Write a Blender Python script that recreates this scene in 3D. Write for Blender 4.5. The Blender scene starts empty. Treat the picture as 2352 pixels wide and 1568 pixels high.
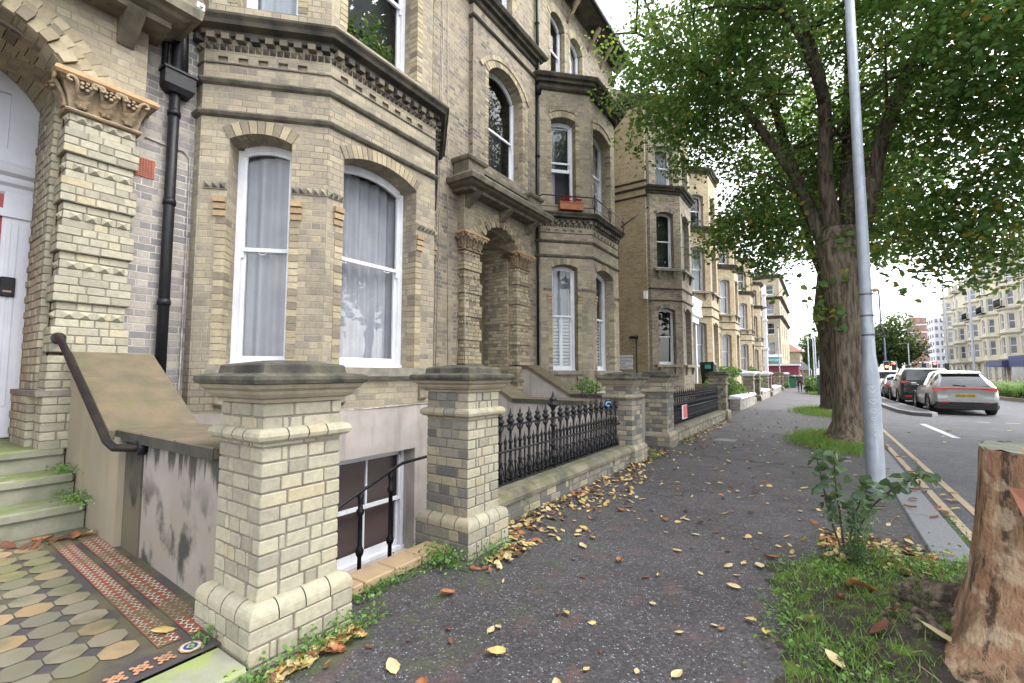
import bpy, math, random
import numpy as np
from mathutils import Vector, Matrix
R = math.radians
S = bpy.context.scene
COL = S.collection
rnd = random.Random(7)

# ---------------------------------------------------------------- camera, sky, sun, exposure
cam = bpy.data.cameras.new('camera')
cam.sensor_width = 36.0
cam.lens = 1048.0 / 2352.0 * 36.0
cam.clip_start = 0.05
cam.clip_end = 1500
camo = bpy.data.objects.new('camera', cam)
COL.objects.link(camo)
camo.location = (0, 0, 1.42)
camo.rotation_euler = (R(90 + 4.039), 0, R(34.013))
S.camera = camo

SUN_EL, SUN_AZ = 50.0, 62.0          # azimuth measured from +Y towards +X
w = bpy.data.worlds.new('World')
S.world = w
w.use_nodes = True
wn = w.node_tree
wn.nodes.clear()
sky = wn.nodes.new('ShaderNodeTexSky')
sky.sky_type = 'NISHITA'
sky.sun_disc = False
sky.sun_elevation = R(SUN_EL)
sky.sun_rotation = R(SUN_AZ)
sky.air_density = 1.2
sky.dust_density = 2.0
hs = wn.nodes.new('ShaderNodeHueSaturation')
hs.inputs['Saturation'].default_value = 0.16
bg = wn.nodes.new('ShaderNodeBackground')
bg.inputs['Strength'].default_value = 0.15
wo = wn.nodes.new('ShaderNodeOutputWorld')
wn.links.new(sky.outputs[0], hs.inputs['Color'])
wn.links.new(hs.outputs[0], bg.inputs['Color'])
wn.links.new(bg.outputs[0], wo.inputs['Surface'])
sl = bpy.data.lights.new('sun', 'SUN')
sl.energy = 0.7
sl.angle = R(40)
sl.color = (1.0, 0.965, 0.91)
so = bpy.data.objects.new('sun', sl)
COL.objects.link(so)
sd = Vector((math.sin(R(SUN_AZ)) * math.cos(R(SUN_EL)), math.cos(R(SUN_AZ)) * math.cos(R(SUN_EL)), math.sin(R(SUN_EL))))
so.rotation_euler = sd.to_track_quat('Z', 'Y').to_euler()
so.location = (20, 10, 40)
S.view_settings.view_transform = 'Standard'
S.view_settings.look = 'None'
S.view_settings.exposure = 2.38
S.view_settings.gamma = 1.0
S.view_settings.use_curve_mapping = False
S.cycles.max_bounces = 6
S.cycles.diffuse_bounces = 3
S.cycles.glossy_bounces = 3
S.cycles.transparent_max_bounces = 8
S.cycles.transmission_bounces = 3

# ---------------------------------------------------------------- helpers: things and meshes
OFF = {}

def link(name, data, parent=None, loc=None):
    o = bpy.data.objects.new(name, data)
    COL.objects.link(o)
    if parent is not None:
        o.parent = parent
    if loc is not None:
        o.location = loc
    return o

def tag(o, label, cat, group=None, kind=None):
    if label: o['label'] = label
    if cat: o['category'] = cat
    if group: o['group'] = group
    if kind: o['kind'] = kind
    return o

def thing(name, label, cat, loc=(0, 0, 0), group=None):
    o = link(name, None)
    o.empty_display_size = 0.2
    o.location = loc
    OFF[o.name] = Vector(loc)
    return tag(o, label, cat, group)

def dup(root, loc, rotz=None, label=None, scale=None):
    r = root.copy(); COL.objects.link(r); r.location = loc
    if rotz is not None: r.rotation_euler = (0, 0, rotz)
    if scale is not None: r.scale = (scale,) * 3
    if label: r['label'] = label
    for ch in list(root.children):
        c = ch.copy(); COL.objects.link(c); c.parent = r
        for g in ch.children:
            d = g.copy(); COL.objects.link(d); d.parent = c
    return r

class MB:
    def __init__(s):
        s.v = []; s.f = []; s.m = []; s.s = []; s.c = []; s.mi = 0; s.col = 0.5
    def add(s, pts):
        b = len(s.v)
        s.v.extend([(float(p[0]), float(p[1]), float(p[2])) for p in pts])
        return b
    def face(s, idx, smooth=False):
        s.f.append(tuple(idx)); s.m.append(s.mi); s.s.append(smooth); s.c.append(s.col)
    def poly(s, pts, smooth=False):
        b = s.add(pts); s.face(range(b, b + len(pts)), smooth)
    def hexa(s, p):                      # p: 4 bottom (ccw from above), 4 top
        b = s.add(p)
        for q in ((3, 2, 1, 0), (4, 5, 6, 7), (0, 1, 5, 4), (1, 2, 6, 5), (2, 3, 7, 6), (3, 0, 4, 7)):
            s.face([b + i for i in q])
    def box(s, x0, x1, y0, y1, z0, z1):
        s.hexa([(x0, y0, z0), (x1, y0, z0), (x1, y1, z0), (x0, y1, z0), (x0, y0, z1), (x1, y0, z1), (x1, y1, z1), (x0, y1, z1)])
    def cbox(s, x0, x1, y0, y1, z0, z1, c=0.004):   # box with small chamfers
        X = (x0, x1); Y = (y0, y1); Z = (z0, z1); idx = {}
        pts = []
        for i in (0, 1):
            for j in (0, 1):
                for k in (0, 1):
                    a = (X[i], Y[j], Z[k]); d = (c if i == 0 else -c, c if j == 0 else -c, c if k == 0 else -c)
                    for ax in range(3):
                        p = [a[t] + (0 if t == ax else d[t]) for t in range(3)]
                        idx[(i, j, k, ax)] = len(pts); pts.append(p)
        b = s.add(pts)
        g = lambda i, j, k, ax: b + idx[(i, j, k, ax)]
        s.face([g(0, 0, 0, 0), g(0, 0, 1, 0), g(0, 1, 1, 0), g(0, 1, 0, 0)])
        s.face([g(1, 0, 0, 0), g(1, 1, 0, 0), g(1, 1, 1, 0), g(1, 0, 1, 0)])
        s.face([g(0, 0, 0, 1), g(1, 0, 0, 1), g(1, 0, 1, 1), g(0, 0, 1, 1)])
        s.face([g(0, 1, 0, 1), g(0, 1, 1, 1), g(1, 1, 1, 1), g(1, 1, 0, 1)])
        s.face([g(0, 0, 0, 2), g(0, 1, 0, 2), g(1, 1, 0, 2), g(1, 0, 0, 2)])
        s.face([g(0, 0, 1, 2), g(1, 0, 1, 2), g(1, 1, 1, 2), g(0, 1, 1, 2)])
        for i in (0, 1):
            for j in (0, 1):
                q = [g(i, j, 0, 0), g(i, j, 0, 1), g(i, j, 1, 1), g(i, j, 1, 0)]
                s.face(q if i == j else q[::-1])
                q = [g(i, 0, j, 0), g(i, 1, j, 0), g(i, 1, j, 2), g(i, 0, j, 2)]
                s.face(q if i == j else q[::-1])
                q = [g(0, i, j, 1), g(0, i, j, 2), g(1, i, j, 2), g(1, i, j, 1)]
                s.face(q if i == j else q[::-1])
    def obox(s, o, ex, ey, ez):          # box from corner o and three edge vectors
        o = Vector(o); ex = Vector(ex); ey = Vector(ey); ez = Vector(ez)
        s.hexa([o, o + ex, o + ex + ey, o + ey, o + ez, o + ex + ez, o + ex + ey + ez, o + ey + ez])
    def tube(s, pts, r, n=8, caps=True, smooth=True):
        pts = [Vector(p) for p in pts]
        if not hasattr(r, '__len__'): r = [r] * len(pts)
        up = None; rings = []
        for i, p in enumerate(pts):
            t = (pts[min(i + 1, len(pts) - 1)] - pts[max(i - 1, 0)])
            if t.length < 1e-9: t = Vector((0, 0, 1))
            t.normalize()
            if up is None:
                a = Vector((0, 0, 1)) if abs(t.z) < 0.9 else Vector((1, 0, 0))
                up = (a - t * a.dot(t)).normalized()
            else:
                up = (up - t * up.dot(t))
                up = up.normalized() if up.length > 1e-6 else t.orthogonal().normalized()
            sd_ = t.cross(up)
            rings.append(s.add([p + (up * math.cos(2 * math.pi * k / n) + sd_ * math.sin(2 * math.pi * k / n)) * r[i] for k in range(n)]))
        for i in range(len(pts) - 1):
            a, b = rings[i], rings[i + 1]
            for k in range(n):
                s.face([a + k, a + (k + 1) % n, b + (k + 1) % n, b + k], smooth)
        if caps:
            s.face([rings[0] + k for k in range(n)][::-1]); s.face([rings[-1] + k for k in range(n)])
    def lathe(s, prof, cx=0, cy=0, n=12, smooth=True, caps=True):
        rings = [s.add([(cx + r * math.cos(2 * math.pi * k / n), cy + r * math.sin(2 * math.pi * k / n), z) for k in range(n)]) for r, z in prof]
        for i in range(len(prof) - 1):
            a, b = rings[i], rings[i + 1]
            for k in range(n):
                s.face([a + k, a + (k + 1) % n, b + (k + 1) % n, b + k], smooth)
        if caps:
            s.face([rings[0] + k for k in range(n)][::-1]); s.face([rings[-1] + k for k in range(n)])
    def sweep(s, prof, path, closed=False, caps=True):   # prof: (out, z); outward = right of travel
        P = [Vector((p[0], p[1])) for p in path]; n = len(P); offs = []
        for i in range(n):
            def nr(a, b):
                d = (P[b] - P[a]).normalized(); return Vector((d.y, -d.x))
            if closed or 0 < i < n - 1:
                n1 = nr((i - 1) % n, i); n2 = nr(i, (i + 1) % n)
                m = (n1 + n2); m = m / max(0.2, (1 + n1.dot(n2)))
            else:
                m = nr(0, 1) if i == 0 else nr(n - 2, n - 1)
            offs.append(m)
        rings = [s.add([(P[i].x + offs[i].x * o, P[i].y + offs[i].y * o, z) for o, z in prof]) for i in range(n)]
        k = len(prof)
        for i in range(n if closed else n - 1):
            a, b = rings[i], rings[(i + 1) % n]
            for j in range(k - 1):
                s.face([a + j, b + j, b + j + 1, a + j + 1])
        if not closed and caps:
            s.face([rings[0] + j for j in range(k)]); s.face([rings[-1] + j for j in range(k)][::-1])
    def build(s, name, mats, parent=None, root=None):
        if not isinstance(mats, (list, tuple)): mats = [mats]
        me = bpy.data.meshes.new(name)
        V = np.array(s.v, dtype=np.float64) if s.v else np.zeros((0, 3))
        off = OFF.get(parent.name, Vector((0, 0, 0))) if parent is not None else Vector((0, 0, 0))
        me.from_pydata((V - np.array(off)).tolist(), [], s.f)
        for m in mats: me.materials.append(m)
        me.polygons.foreach_set('material_index', s.m)
        me.polygons.foreach_set('use_smooth', s.s)
        a = me.attributes.new('bc', 'FLOAT', 'FACE'); a.data.foreach_set('value', s.c)
        me.update()
        nP = len(me.polygons); nL = len(me.loops)
        if nL:
            nr = np.zeros(nP * 3); me.polygons.foreach_get('normal', nr); nr = nr.reshape(-1, 3)
            lt = np.zeros(nP, dtype=np.int64); me.polygons.foreach_get('loop_total', lt)
            vi = np.zeros(nL, dtype=np.int64); me.loops.foreach_get('vertex_index', vi)
            LN = np.repeat(nr, lt, axis=0); P = V[vi]
            flat = np.abs(LN[:, 2]) > 0.75
            t = np.stack([-LN[:, 1], LN[:, 0]], 1); l = np.maximum(np.linalg.norm(t, axis=1, keepdims=True), 1e-9); t = t / l
            uv = np.where(flat[:, None], P[:, :2], np.stack([(P[:, :2] * t).sum(1), P[:, 2]], 1))
            ul = me.uv_layers.new(name='UVMap'); ul.data.foreach_set('uv', uv.astype(np.float32).ravel())
        o = link(name, me, parent)
        OFF[o.name] = off
        return o

# ---------------------------------------------------------------- materials
class NG:
    def __init__(s, name):
        s.mat = bpy.data.materials.new(name); s.mat.use_nodes = True
        s.t = s.mat.node_tree; s.t.nodes.clear()
        s.out = s.t.nodes.new('ShaderNodeOutputMaterial')
    def n(s, typ, ins=None, **kw):
        x = s.t.nodes.new('ShaderNode' + typ)
        for k, v in kw.items(): setattr(x, k, v)
        for k, v in (ins or {}).items(): s.set(x.inputs[k], v)
        return x
    def set(s, sock, v):
        if isinstance(v, bpy.types.NodeSocket): s.t.links.new(v, sock)
        elif isinstance(v, (tuple, list)) and len(v) == 3 and sock.type == 'RGBA': sock.default_value = (*v, 1)
        else: sock.default_value = v
    def m(s, op, a, b=0.0, c=None, clamp=False):
        x = s.n('Math', operation=op, use_clamp=clamp)
        s.set(x.inputs[0], a); s.set(x.inputs[1], b)
        if c is not None: s.set(x.inputs[2], c)
        return x.outputs[0]
    def noise(s, vec, scale, detail=4, rough=0.55, dim='3D'):
        return s.n('TexNoise', {'Vector': vec, 'Scale': scale, 'Detail': detail, 'Roughness': rough}, noise_dimensions=dim).outputs['Fac']
    def ramp(s, fac, stops, interp='LINEAR'):
        x = s.n('ValToRGB'); x.color_ramp.interpolation = interp; e = x.color_ramp.elements
        while len(e) > 1: e.remove(e[-1])
        e[0].position, e[0].color = stops[0][0], (*stops[0][1], 1)
        for p, c in stops[1:]:
            q = e.new(p); q.color = (*c, 1)
        s.set(x.inputs[0], fac); return x.outputs[0]
    def mix(s, fac, a, b, blend='MIX'):
        x = s.n('Mix', data_type='RGBA', blend_type=blend)
        s.set(x.inputs[0], fac); s.set(x.inputs[6], a); s.set(x.inputs[7], b); return x.outputs[2]
    def sm(s, v, a, b):
        return s.n('MapRange', {'Value': v, 'From Min': a, 'From Max': b}, interpolation_type='SMOOTHSTEP').outputs[0]
    def stretch(s, vec, sc):
        return s.n('Mapping', {'Vector': vec, 'Scale': sc}).outputs[0]
    def obj(s):
        return s.n('TexCoord').outputs['Object']
    def pos(s):
        return s.n('NewGeometry').outputs['Position']
    def done(s, col, rough=0.8, bump=None, bstr=0.3, bdist=0.01, metal=0.0, spec=0.4, extra=None):
        p = s.n('BsdfPrincipled', {'Base Color': col, 'Roughness': rough, 'Metallic': metal, 'Specular IOR Level': spec})
        for k, v in (extra or {}).items(): s.set(p.inputs[k], v)
        if bump is not None:
            b = s.n('Bump', {'Height': bump, 'Strength': bstr, 'Distance': bdist}); s.t.links.new(b.outputs[0], p.inputs['Normal'])
        s.t.links.new(p.outputs[0], s.out.inputs['Surface'])
        return s.mat

def mat(name, c1, c2=None, rough=0.7, scale=6.0, bump=0.15, bscale=40.0, bdist=0.01, metal=0.0, spec=0.4, detail=5, moss=None, streak=None, extra=None):
    g = NG(name); P = g.pos()
    f = g.noise(P, scale, detail)
    col = g.mix(g.sm(f, 0.3, 0.7), c1, c2 or c1)
    if streak:                            # (colour, amount, horizontal scale)
        q = g.noise(g.stretch(P, (streak[2], streak[2], streak[2] * 0.12)), 1.0, 5)
        col = g.mix(g.m('MULTIPLY', g.sm(q, 0.52, 0.72), streak[1]), col, streak[0])
    if moss:                              # (colour, amount)
        nz = g.n('SeparateXYZ', {0: g.n('NewGeometry').outputs['Normal']}).outputs[2]
        q = g.m('MULTIPLY', g.sm(nz, 0.1, 0.8), g.sm(g.noise(P, 7.0, 5), 0.62 - 0.3 * moss[1], 0.75 - 0.2 * moss[1]))
        col = g.mix(g.m('MULTIPLY', q, 0.85), col, moss[0])
    h = g.noise(P, bscale, 4)
    return g.done(col, rough, h, bump, bdist, metal, spec, extra)

def brick_mat(name, ramp, mortar=(0.36, 0.31, 0.25), seed=0.0, grime=0.35, attr=False, dark=(0.07, 0.062, 0.055), course=0.0776, period=0.30, gr_scale=0.8):
    g = NG(name); P = g.pos()
    uvn = g.n('UVMap').outputs[0]
    if attr:
        bc = g.n('Attribute', attribute_name='bc').outputs['Fac']
        rv = bc; mask = 0.0
        h = g.noise(P, 55, 4)
    else:
        wob = g.n('Combine' + 'XYZ', {0: g.m('MULTIPLY', g.m('SUBTRACT', g.noise(uvn, 2.3, 2), 0.5), 0.02), 1: g.m('MULTIPLY', g.m('SUBTRACT', g.noise(uvn, 1.7, 2), 0.5), 0.012)}).outputs[0]
        uv2 = g.n('VectorMath', {0: uvn, 1: wob}, operation='ADD').outputs[0]
        sp = g.n('SeparateXYZ', {0: uv2}); u, v = sp.outputs[0], sp.outputs[1]
        vr = g.m('DIVIDE', v, course); row = g.m('FLOOR', vr); fv = g.m('FRACT', vr)
        ur = g.m('ADD', g.m('DIVIDE', u, period), g.m('MULTIPLY', g.m('MODULO', g.m('ABSOLUTE', row), 2.0), 0.5))
        cell = g.m('FLOOR', ur); fu = g.m('FRACT', ur)
        sfr = 0.667; isH = g.m('GREATER_THAN', fu, sfr)
        lo = g.m('MULTIPLY', isH, sfr); hi = g.m('ADD', sfr, g.m('MULTIPLY', isH, 1 - sfr))
        du = g.m('MULTIPLY', g.m('MINIMUM', g.m('SUBTRACT', fu, lo), g.m('SUBTRACT', hi, fu)), period)
        dv = g.m('MULTIPLY', g.m('MINIMUM', fv, g.m('SUBTRACT', 1.0, fv)), course)
        d = g.m('ADD', g.m('MINIMUM', du, dv), g.m('MULTIPLY', g.m('SUBTRACT', g.noise(uvn, 60, 3), 0.5), 0.006))
        body = g.sm(d, 0.0035, 0.0075); mask = g.m('SUBTRACT', 1.0, body)
        idv = g.n('CombineXYZ', {0: g.m('ADD', cell, g.m('MULTIPLY', isH, 0.5)), 1: row, 2: seed})
        rv = g.n('TexWhiteNoise', {'Vector': idv.outputs[0]}, noise_dimensions='3D').outputs['Value']
        patch = g.noise(P, 0.9, 3)
        rv = g.m('ADD', g.m('MULTIPLY', rv, 0.75), g.m('MULTIPLY', g.sm(patch, 0.3, 0.7), 0.25))
        h = g.m('ADD', body, g.m('MULTIPLY', g.noise(P, 60, 4), 0.35))
    col = g.ramp(rv, ramp)
    col = g.mix(g.m('MULTIPLY', g.sm(g.noise(P, 28, 5), 0.3, 0.75), 0.45), col, g.mix(0.55, col, dark))
    gr = g.m('MULTIPLY', g.sm(g.noise(g.stretch(P, (1, 1, 0.55)), gr_scale * 1.6, 6, 0.62), 0.48, 0.72), grime)
    if not attr:
        mcol = g.mix(g.sm(g.noise(P, 1.6, 3), 0.4, 0.65), mortar, tuple(x * 0.62 for x in mortar))
        col = g.mix(mask, col, mcol)
    col = g.mix(gr, col, dark)
    return g.done(col, 0.88, h, 0.55 if not attr else 0.35, 0.008, spec=0.25)

def glass_mat(name, tint=(0.88, 0.91, 0.93), dark=0.0):
    g = NG(name)
    ge = g.n('NewGeometry'); cs = g.m('ABSOLUTE', g.n('VectorMath', {0: ge.outputs['Normal'], 1: ge.outputs['Incoming']}, operation='DOT_PRODUCT').outputs['Value'])
    fr = g.m('ADD', 0.042, g.m('MULTIPLY', 0.958, g.m('POWER', g.m('SUBTRACT', 1.0, cs), 5.0)))
    wv = g.n('Bump', {'Height': g.noise(g.pos(), 1.6, 2), 'Strength': 0.05, 'Distance': 0.05}).outputs[0]
    gl = g.n('BsdfGlossy', {'Color': (1, 1, 1), 'Roughness': 0.015, 'Normal': wv})
    tr = g.n('BsdfTransparent', {'Color': tint}) if dark == 0 else g.n('BsdfDiffuse', {'Color': (dark, dark, dark * 1.15)})
    k = g.m('MULTIPLY', fr, 1.0, clamp=True)
    mx = g.n('MixShader', {0: k, 1: tr.outputs[0], 2: gl.outputs[0]})
    g.t.links.new(mx.outputs[0], g.out.inputs['Surface'])
    return g.mat

def leaf_mat(name, ramp, trans=0.45, rough=0.5):
    g = NG(name)
    c = g.ramp(g.n('Attribute', attribute_name='bc').outputs['Fac'], ramp)
    c = g.mix(g.m('MULTIPLY', g.noise(g.pos(), 30, 2), 0.4), c, g.mix(0.5, c, (0.02, 0.03, 0.01)))
    p = g.n('BsdfPrincipled', {'Base Color': c, 'Roughness': rough, 'Specular IOR Level': 0.35})
    t = g.n('BsdfTranslucent', {'Color': g.mix(0.35, c, (0.30, 0.42, 0.05), 'MIX')})
    mx = g.n('MixShader', {0: trans, 1: p.outputs[0], 2: t.outputs[0]})
    g.t.links.new(mx.outputs[0], g.out.inputs['Surface'])
    return g.mat

def emit_mat(name, col, s):
    g = NG(name)
    e = g.n('Emission', {'Color': col, 'Strength': s}); g.t.links.new(e.outputs[0], g.out.inputs['Surface'])
    return g.mat

CREAM, BUFF, GREYB, DARKB, PINKB = (0.46, 0.415, 0.30), (0.355, 0.30, 0.19), (0.245, 0.22, 0.175), (0.085, 0.08, 0.078), (0.34, 0.24, 0.17)
M = {}
M['brick'] = brick_mat('stock_brick', [(0, (0.150, 0.133, 0.117)), (0.06, (0.210, 0.186, 0.152)), (0.18, (0.255, 0.226, 0.177)), (0.4, (0.295, 0.255, 0.187)), (0.68, (0.340, 0.292, 0.203)), (0.88, (0.375, 0.328, 0.238)), (1, (0.420, 0.375, 0.279))], mortar=(0.300, 0.259, 0.208), grime=0.5)
M['brick_dark'] = brick_mat('weathered_stock_brick', [(0, (0.096, 0.087, 0.083)), (0.12, (0.147, 0.129, 0.115)), (0.35, (0.220, 0.189, 0.149)), (0.7, (0.294, 0.248, 0.177)), (1, (0.379, 0.318, 0.218))], seed=3.0, grime=0.5, gr_scale=0.45)
M['brick_grey'] = brick_mat('grey_brick', [(0, (0.17, 0.165, 0.166)), (0.3, (0.210, 0.197, 0.193)), (0.7, (0.310, 0.281, 0.244)), (1, (0.400, 0.366, 0.314))], mortar=(0.440, 0.415, 0.406), seed=5.0, grime=0.3)
M['brick_flank'] = brick_mat('yellow_flank_brick', [(0, (0.240, 0.188, 0.122)), (0.35, (0.310, 0.247, 0.152)), (0.75, (0.355, 0.287, 0.177)), (1, (0.400, 0.326, 0.213))], mortar=(0.370, 0.297, 0.193), seed=9.0, grime=0.25)
M['brick_pale'] = brick_mat('pale_buff_brick', [(0, (0.330, 0.281, 0.203)), (0.5, (0.420, 0.361, 0.258)), (1, (0.500, 0.435, 0.325))], mortar=(0.420, 0.366, 0.284), seed=15.0, grime=0.25)
M['brick_far'] = brick_mat('buff_terrace_brick', [(0, (0.220, 0.178, 0.127)), (0.15, (0.300, 0.242, 0.162)), (0.6, (0.385, 0.311, 0.203)), (1, (0.460, 0.380, 0.263))], mortar=(0.420, 0.345, 0.244), seed=12.0, grime=0.3)
M['gault'] = brick_mat('cream_pillar_brick', [(0, (0.235, 0.220, 0.171)), (0.2, (0.295, 0.278, 0.212)), (0.6, (0.335, 0.314, 0.237)), (0.85, (0.365, 0.340, 0.253)), (1, (0.355, 0.310, 0.203))], attr=True, grime=0.22)
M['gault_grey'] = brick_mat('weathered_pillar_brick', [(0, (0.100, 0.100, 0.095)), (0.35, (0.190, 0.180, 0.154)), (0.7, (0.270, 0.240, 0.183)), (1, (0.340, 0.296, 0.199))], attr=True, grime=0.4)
M['dark_brick'] = brick_mat('sooty_brick', [(0, (0.055, 0.052, 0.051)), (0.6, (0.120, 0.104, 0.086)), (1, (0.200, 0.168, 0.122))], attr=True, grime=0.3)
M['buff'] = brick_mat('buff_detail_brick', [(0, (0.190, 0.163, 0.127)), (0.3, (0.300, 0.252, 0.168)), (0.65, (0.375, 0.316, 0.208)), (1, (0.430, 0.370, 0.254))], attr=True, grime=0.4)
M['orangeb'] = brick_mat('orange_corbel_brick', [(0, (0.300, 0.217, 0.132)), (1, (0.400, 0.287, 0.168))], attr=True, grime=0.3)
M['mortar'] = mat('lime_mortar', (0.215, 0.185, 0.155), (0.14, 0.12, 0.10), 0.95, 9, 0.4, 70)
M['mortar_dark'] = mat('sooty_mortar', (0.16, 0.14, 0.12), (0.10, 0.09, 0.08), 0.95, 9, 0.4, 70)
M['stone'] = mat('weathered_stone', (0.185, 0.165, 0.12), (0.10, 0.092, 0.072), 0.9, 5, 0.35, 60, moss=((0.095, 0.10, 0.035), 0.55), streak=((0.04, 0.037, 0.032), 0.6, 5))
M['capstone'] = mat('lichened_capstone', (0.26, 0.225, 0.165), (0.20, 0.165, 0.12), 0.9, 6, 0.35, 60, streak=((0.08, 0.075, 0.06), 0.45, 4))
M['captop'] = mat('blackened_capstone', (0.026, 0.025, 0.022), (0.085, 0.078, 0.058), 0.92, 7, 0.4, 60, moss=((0.12, 0.12, 0.05), 0.2))
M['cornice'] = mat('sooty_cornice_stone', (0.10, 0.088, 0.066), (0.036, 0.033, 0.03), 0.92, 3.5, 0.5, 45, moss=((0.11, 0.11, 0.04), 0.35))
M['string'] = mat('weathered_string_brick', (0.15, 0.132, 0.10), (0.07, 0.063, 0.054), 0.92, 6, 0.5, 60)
M['sillstone'] = mat('stone_sill', (0.24, 0.22, 0.18), (0.15, 0.14, 0.115), 0.9, 8, 0.3, 60, moss=((0.10, 0.12, 0.04), 0.3))
M['terracotta'] = mat('carved_terracotta', (0.38, 0.235, 0.12), (0.26, 0.17, 0.10), 0.85, 9, 0.35, 50)
M['carved'] = mat('carved_buff_stone', (0.34, 0.25, 0.15), (0.20, 0.16, 0.115), 0.88, 12, 0.35, 50)
M['redvent'] = mat('red_airbrick', (0.30, 0.088, 0.05), (0.24, 0.075, 0.045), 0.85, 12, 0.3, 60)
M['render'] = mat('stained_render', (0.40, 0.355, 0.33), (0.30, 0.27, 0.245), 0.85, 2.5, 0.12, 90, streak=((0.16, 0.14, 0.125), 0.55, 7))
M['white'] = mat('white_paint', (0.72, 0.73, 0.77), (0.63, 0.64, 0.69), 0.4, 5, 0.08, 60, streak=((0.46, 0.45, 0.43), 0.35, 16))
M['offwhite'] = mat('door_paint', (0.60, 0.61, 0.68), (0.53, 0.54, 0.60), 0.42, 3, 0.04, 60)
M['red'] = mat('red_door_paint', (0.36, 0.02, 0.02), (0.28, 0.018, 0.018), 0.35, 4, 0.05, 30)
M['blackiron'] = mat('black_iron_paint', (0.007, 0.0075, 0.010), (0.014, 0.014, 0.017), 0.42, 20, 0.25, 90, spec=0.25)
M['rust'] = mat('worn_black_rail', (0.008, 0.008, 0.010), (0.022, 0.015, 0.013), 0.5, 9, 0.2, 80, spec=0.2)
M['cable'] = mat('grey_cable', (0.45, 0.42, 0.40), (0.20, 0.18, 0.17), 0.6, 9)
M['brown'] = mat('brown_board', (0.13, 0.082, 0.078), (0.105, 0.068, 0.064), 0.45, 2, 0.05, 20)
M['planter'] = mat('terracotta_planter', (0.36, 0.13, 0.06), (0.28, 0.10, 0.05), 0.7, 9)
M['flower'] = mat('red_petals', (0.55, 0.03, 0.04), (0.42, 0.02, 0.03), 0.6, 30)
M['curtain'] = mat('grey_curtain', (0.36, 0.35, 0.375), (0.27, 0.265, 0.29), 0.9, 2.0, 0.1, 60)
M['net'] = mat('pale_net_curtain', (0.46, 0.475, 0.51), (0.40, 0.415, 0.45), 0.9, 3.0, 0.1, 60)
M['shutter'] = mat('white_shutter', (0.72, 0.73, 0.75), (0.66, 0.67, 0.69), 0.5, 3, 0.05)
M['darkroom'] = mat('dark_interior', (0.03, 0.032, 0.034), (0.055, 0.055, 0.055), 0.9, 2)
M['glass'] = glass_mat('window_glass')
M['slate'] = mat('roof_slate', (0.10, 0.105, 0.12), (0.15, 0.155, 0.17), 0.7, 9, 0.3, 20)
M['lead'] = mat('lead_sheet', (0.13, 0.13, 0.14), (0.19, 0.19, 0.20), 0.55, 5)
M['steel'] = mat('galvanised_steel', (0.30, 0.33, 0.375), (0.25, 0.275, 0.32), 0.55, 9, 0.08, 80, metal=0.45, streak=((0.46, 0.49, 0.53), 0.5, 14))
M['steeldark'] = mat('dark_steel', (0.10, 0.11, 0.12), (0.15, 0.155, 0.165), 0.5, 9, metal=0.5)
M['chalk'] = mat('chalk_line', (0.50, 0.525, 0.555), None, 0.95, 40, 0.0)
M['kerb'] = mat('granite_kerb', (0.15, 0.153, 0.165), (0.21, 0.213, 0.225), 0.8, 60, 0.4, 120)
M['line'] = mat('worn_white_line', (0.55, 0.55, 0.54), (0.38, 0.38, 0.38), 0.85, 14, 0.3, 100)
M['yellow'] = mat('faded_yellow_line', (0.44, 0.34, 0.22), (0.33, 0.265, 0.19), 0.85, 10, 0.3, 100)
# ---------------------------------------------------------------- ground materials
def asphalt(name, base, light, speck, patch=None, wet=0.45, moss=False, sc=1.0):
    g = NG(name); P = g.pos()
    vo = g.n('TexVoronoi', {'Vector': P, 'Scale': 75 * sc, 'Randomness': 1.0})
    vr = g.n('SeparateXYZ', {0: vo.outputs['Color']}).outputs[0]
    big = g.noise(P, 0.7, 5, 0.6)
    col = g.mix(g.sm(big, 0.35, 0.65), base, light)
    col = g.mix(g.m('MULTIPLY', g.sm(vr, 0.55, 0.98), 0.5), col, tuple(x * 1.9 for x in light))
    st = g.m('MULTIPLY', g.sm(vr, 0.86, 0.97), g.m('LESS_THAN', vo.outputs['Distance'], 0.33))
    col = g.mix(g.m('MULTIPLY', g.sm(vr, 0.35, 0.05), 0.6), col, tuple(x * 0.45 for x in base))
    col = g.mix(st, col, speck)
    if patch:
        q = g.m('MULTIPLY', g.sm(g.noise(P, 4.2, 7, 0.72), 0.545, 0.63), 0.6)
        col = g.mix(q, col, patch)
    if moss:
        sx = g.n('SeparateXYZ', {0: P})
        near = g.m('MULTIPLY', g.sm(sx.outputs[0], -1.1, -2.35), g.sm(sx.outputs[1], 6.5, 2.0))
        q = g.m('MULTIPLY', near, g.sm(g.noise(P, 4.0, 6, 0.7), 0.50, 0.62))
        col = g.mix(g.m('MULTIPLY', q, 0.75), col, (0.055, 0.075, 0.02))
        near2 = g.m('MULTIPLY', g.sm(sx.outputs[0], -0.4, 0.2), g.sm(sx.outputs[1], 9.5, 8.0))
        q = g.m('MULTIPLY', near2, g.sm(g.noise(P, 3.0, 6, 0.7), 0.52, 0.62))
        col = g.mix(g.m('MULTIPLY', q, 0.6), col, (0.06, 0.075, 0.025))
    col = g.mix(g.m('MULTIPLY', g.sm(g.noise(P, 9, 5), 0.45, 0.75), 0.4), col, tuple(x * 0.5 for x in base))
    rg = g.m('ADD', wet + 0.22, g.m('MULTIPLY', g.noise(P, 3.0, 4), 0.35))
    h = g.m('ADD', g.m('MULTIPLY', vo.outputs['Distance'], -1.0), g.noise(P, 30, 4))
    return g.done(col, rg, h, 0.5, 0.006, spec=0.4)
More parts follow.
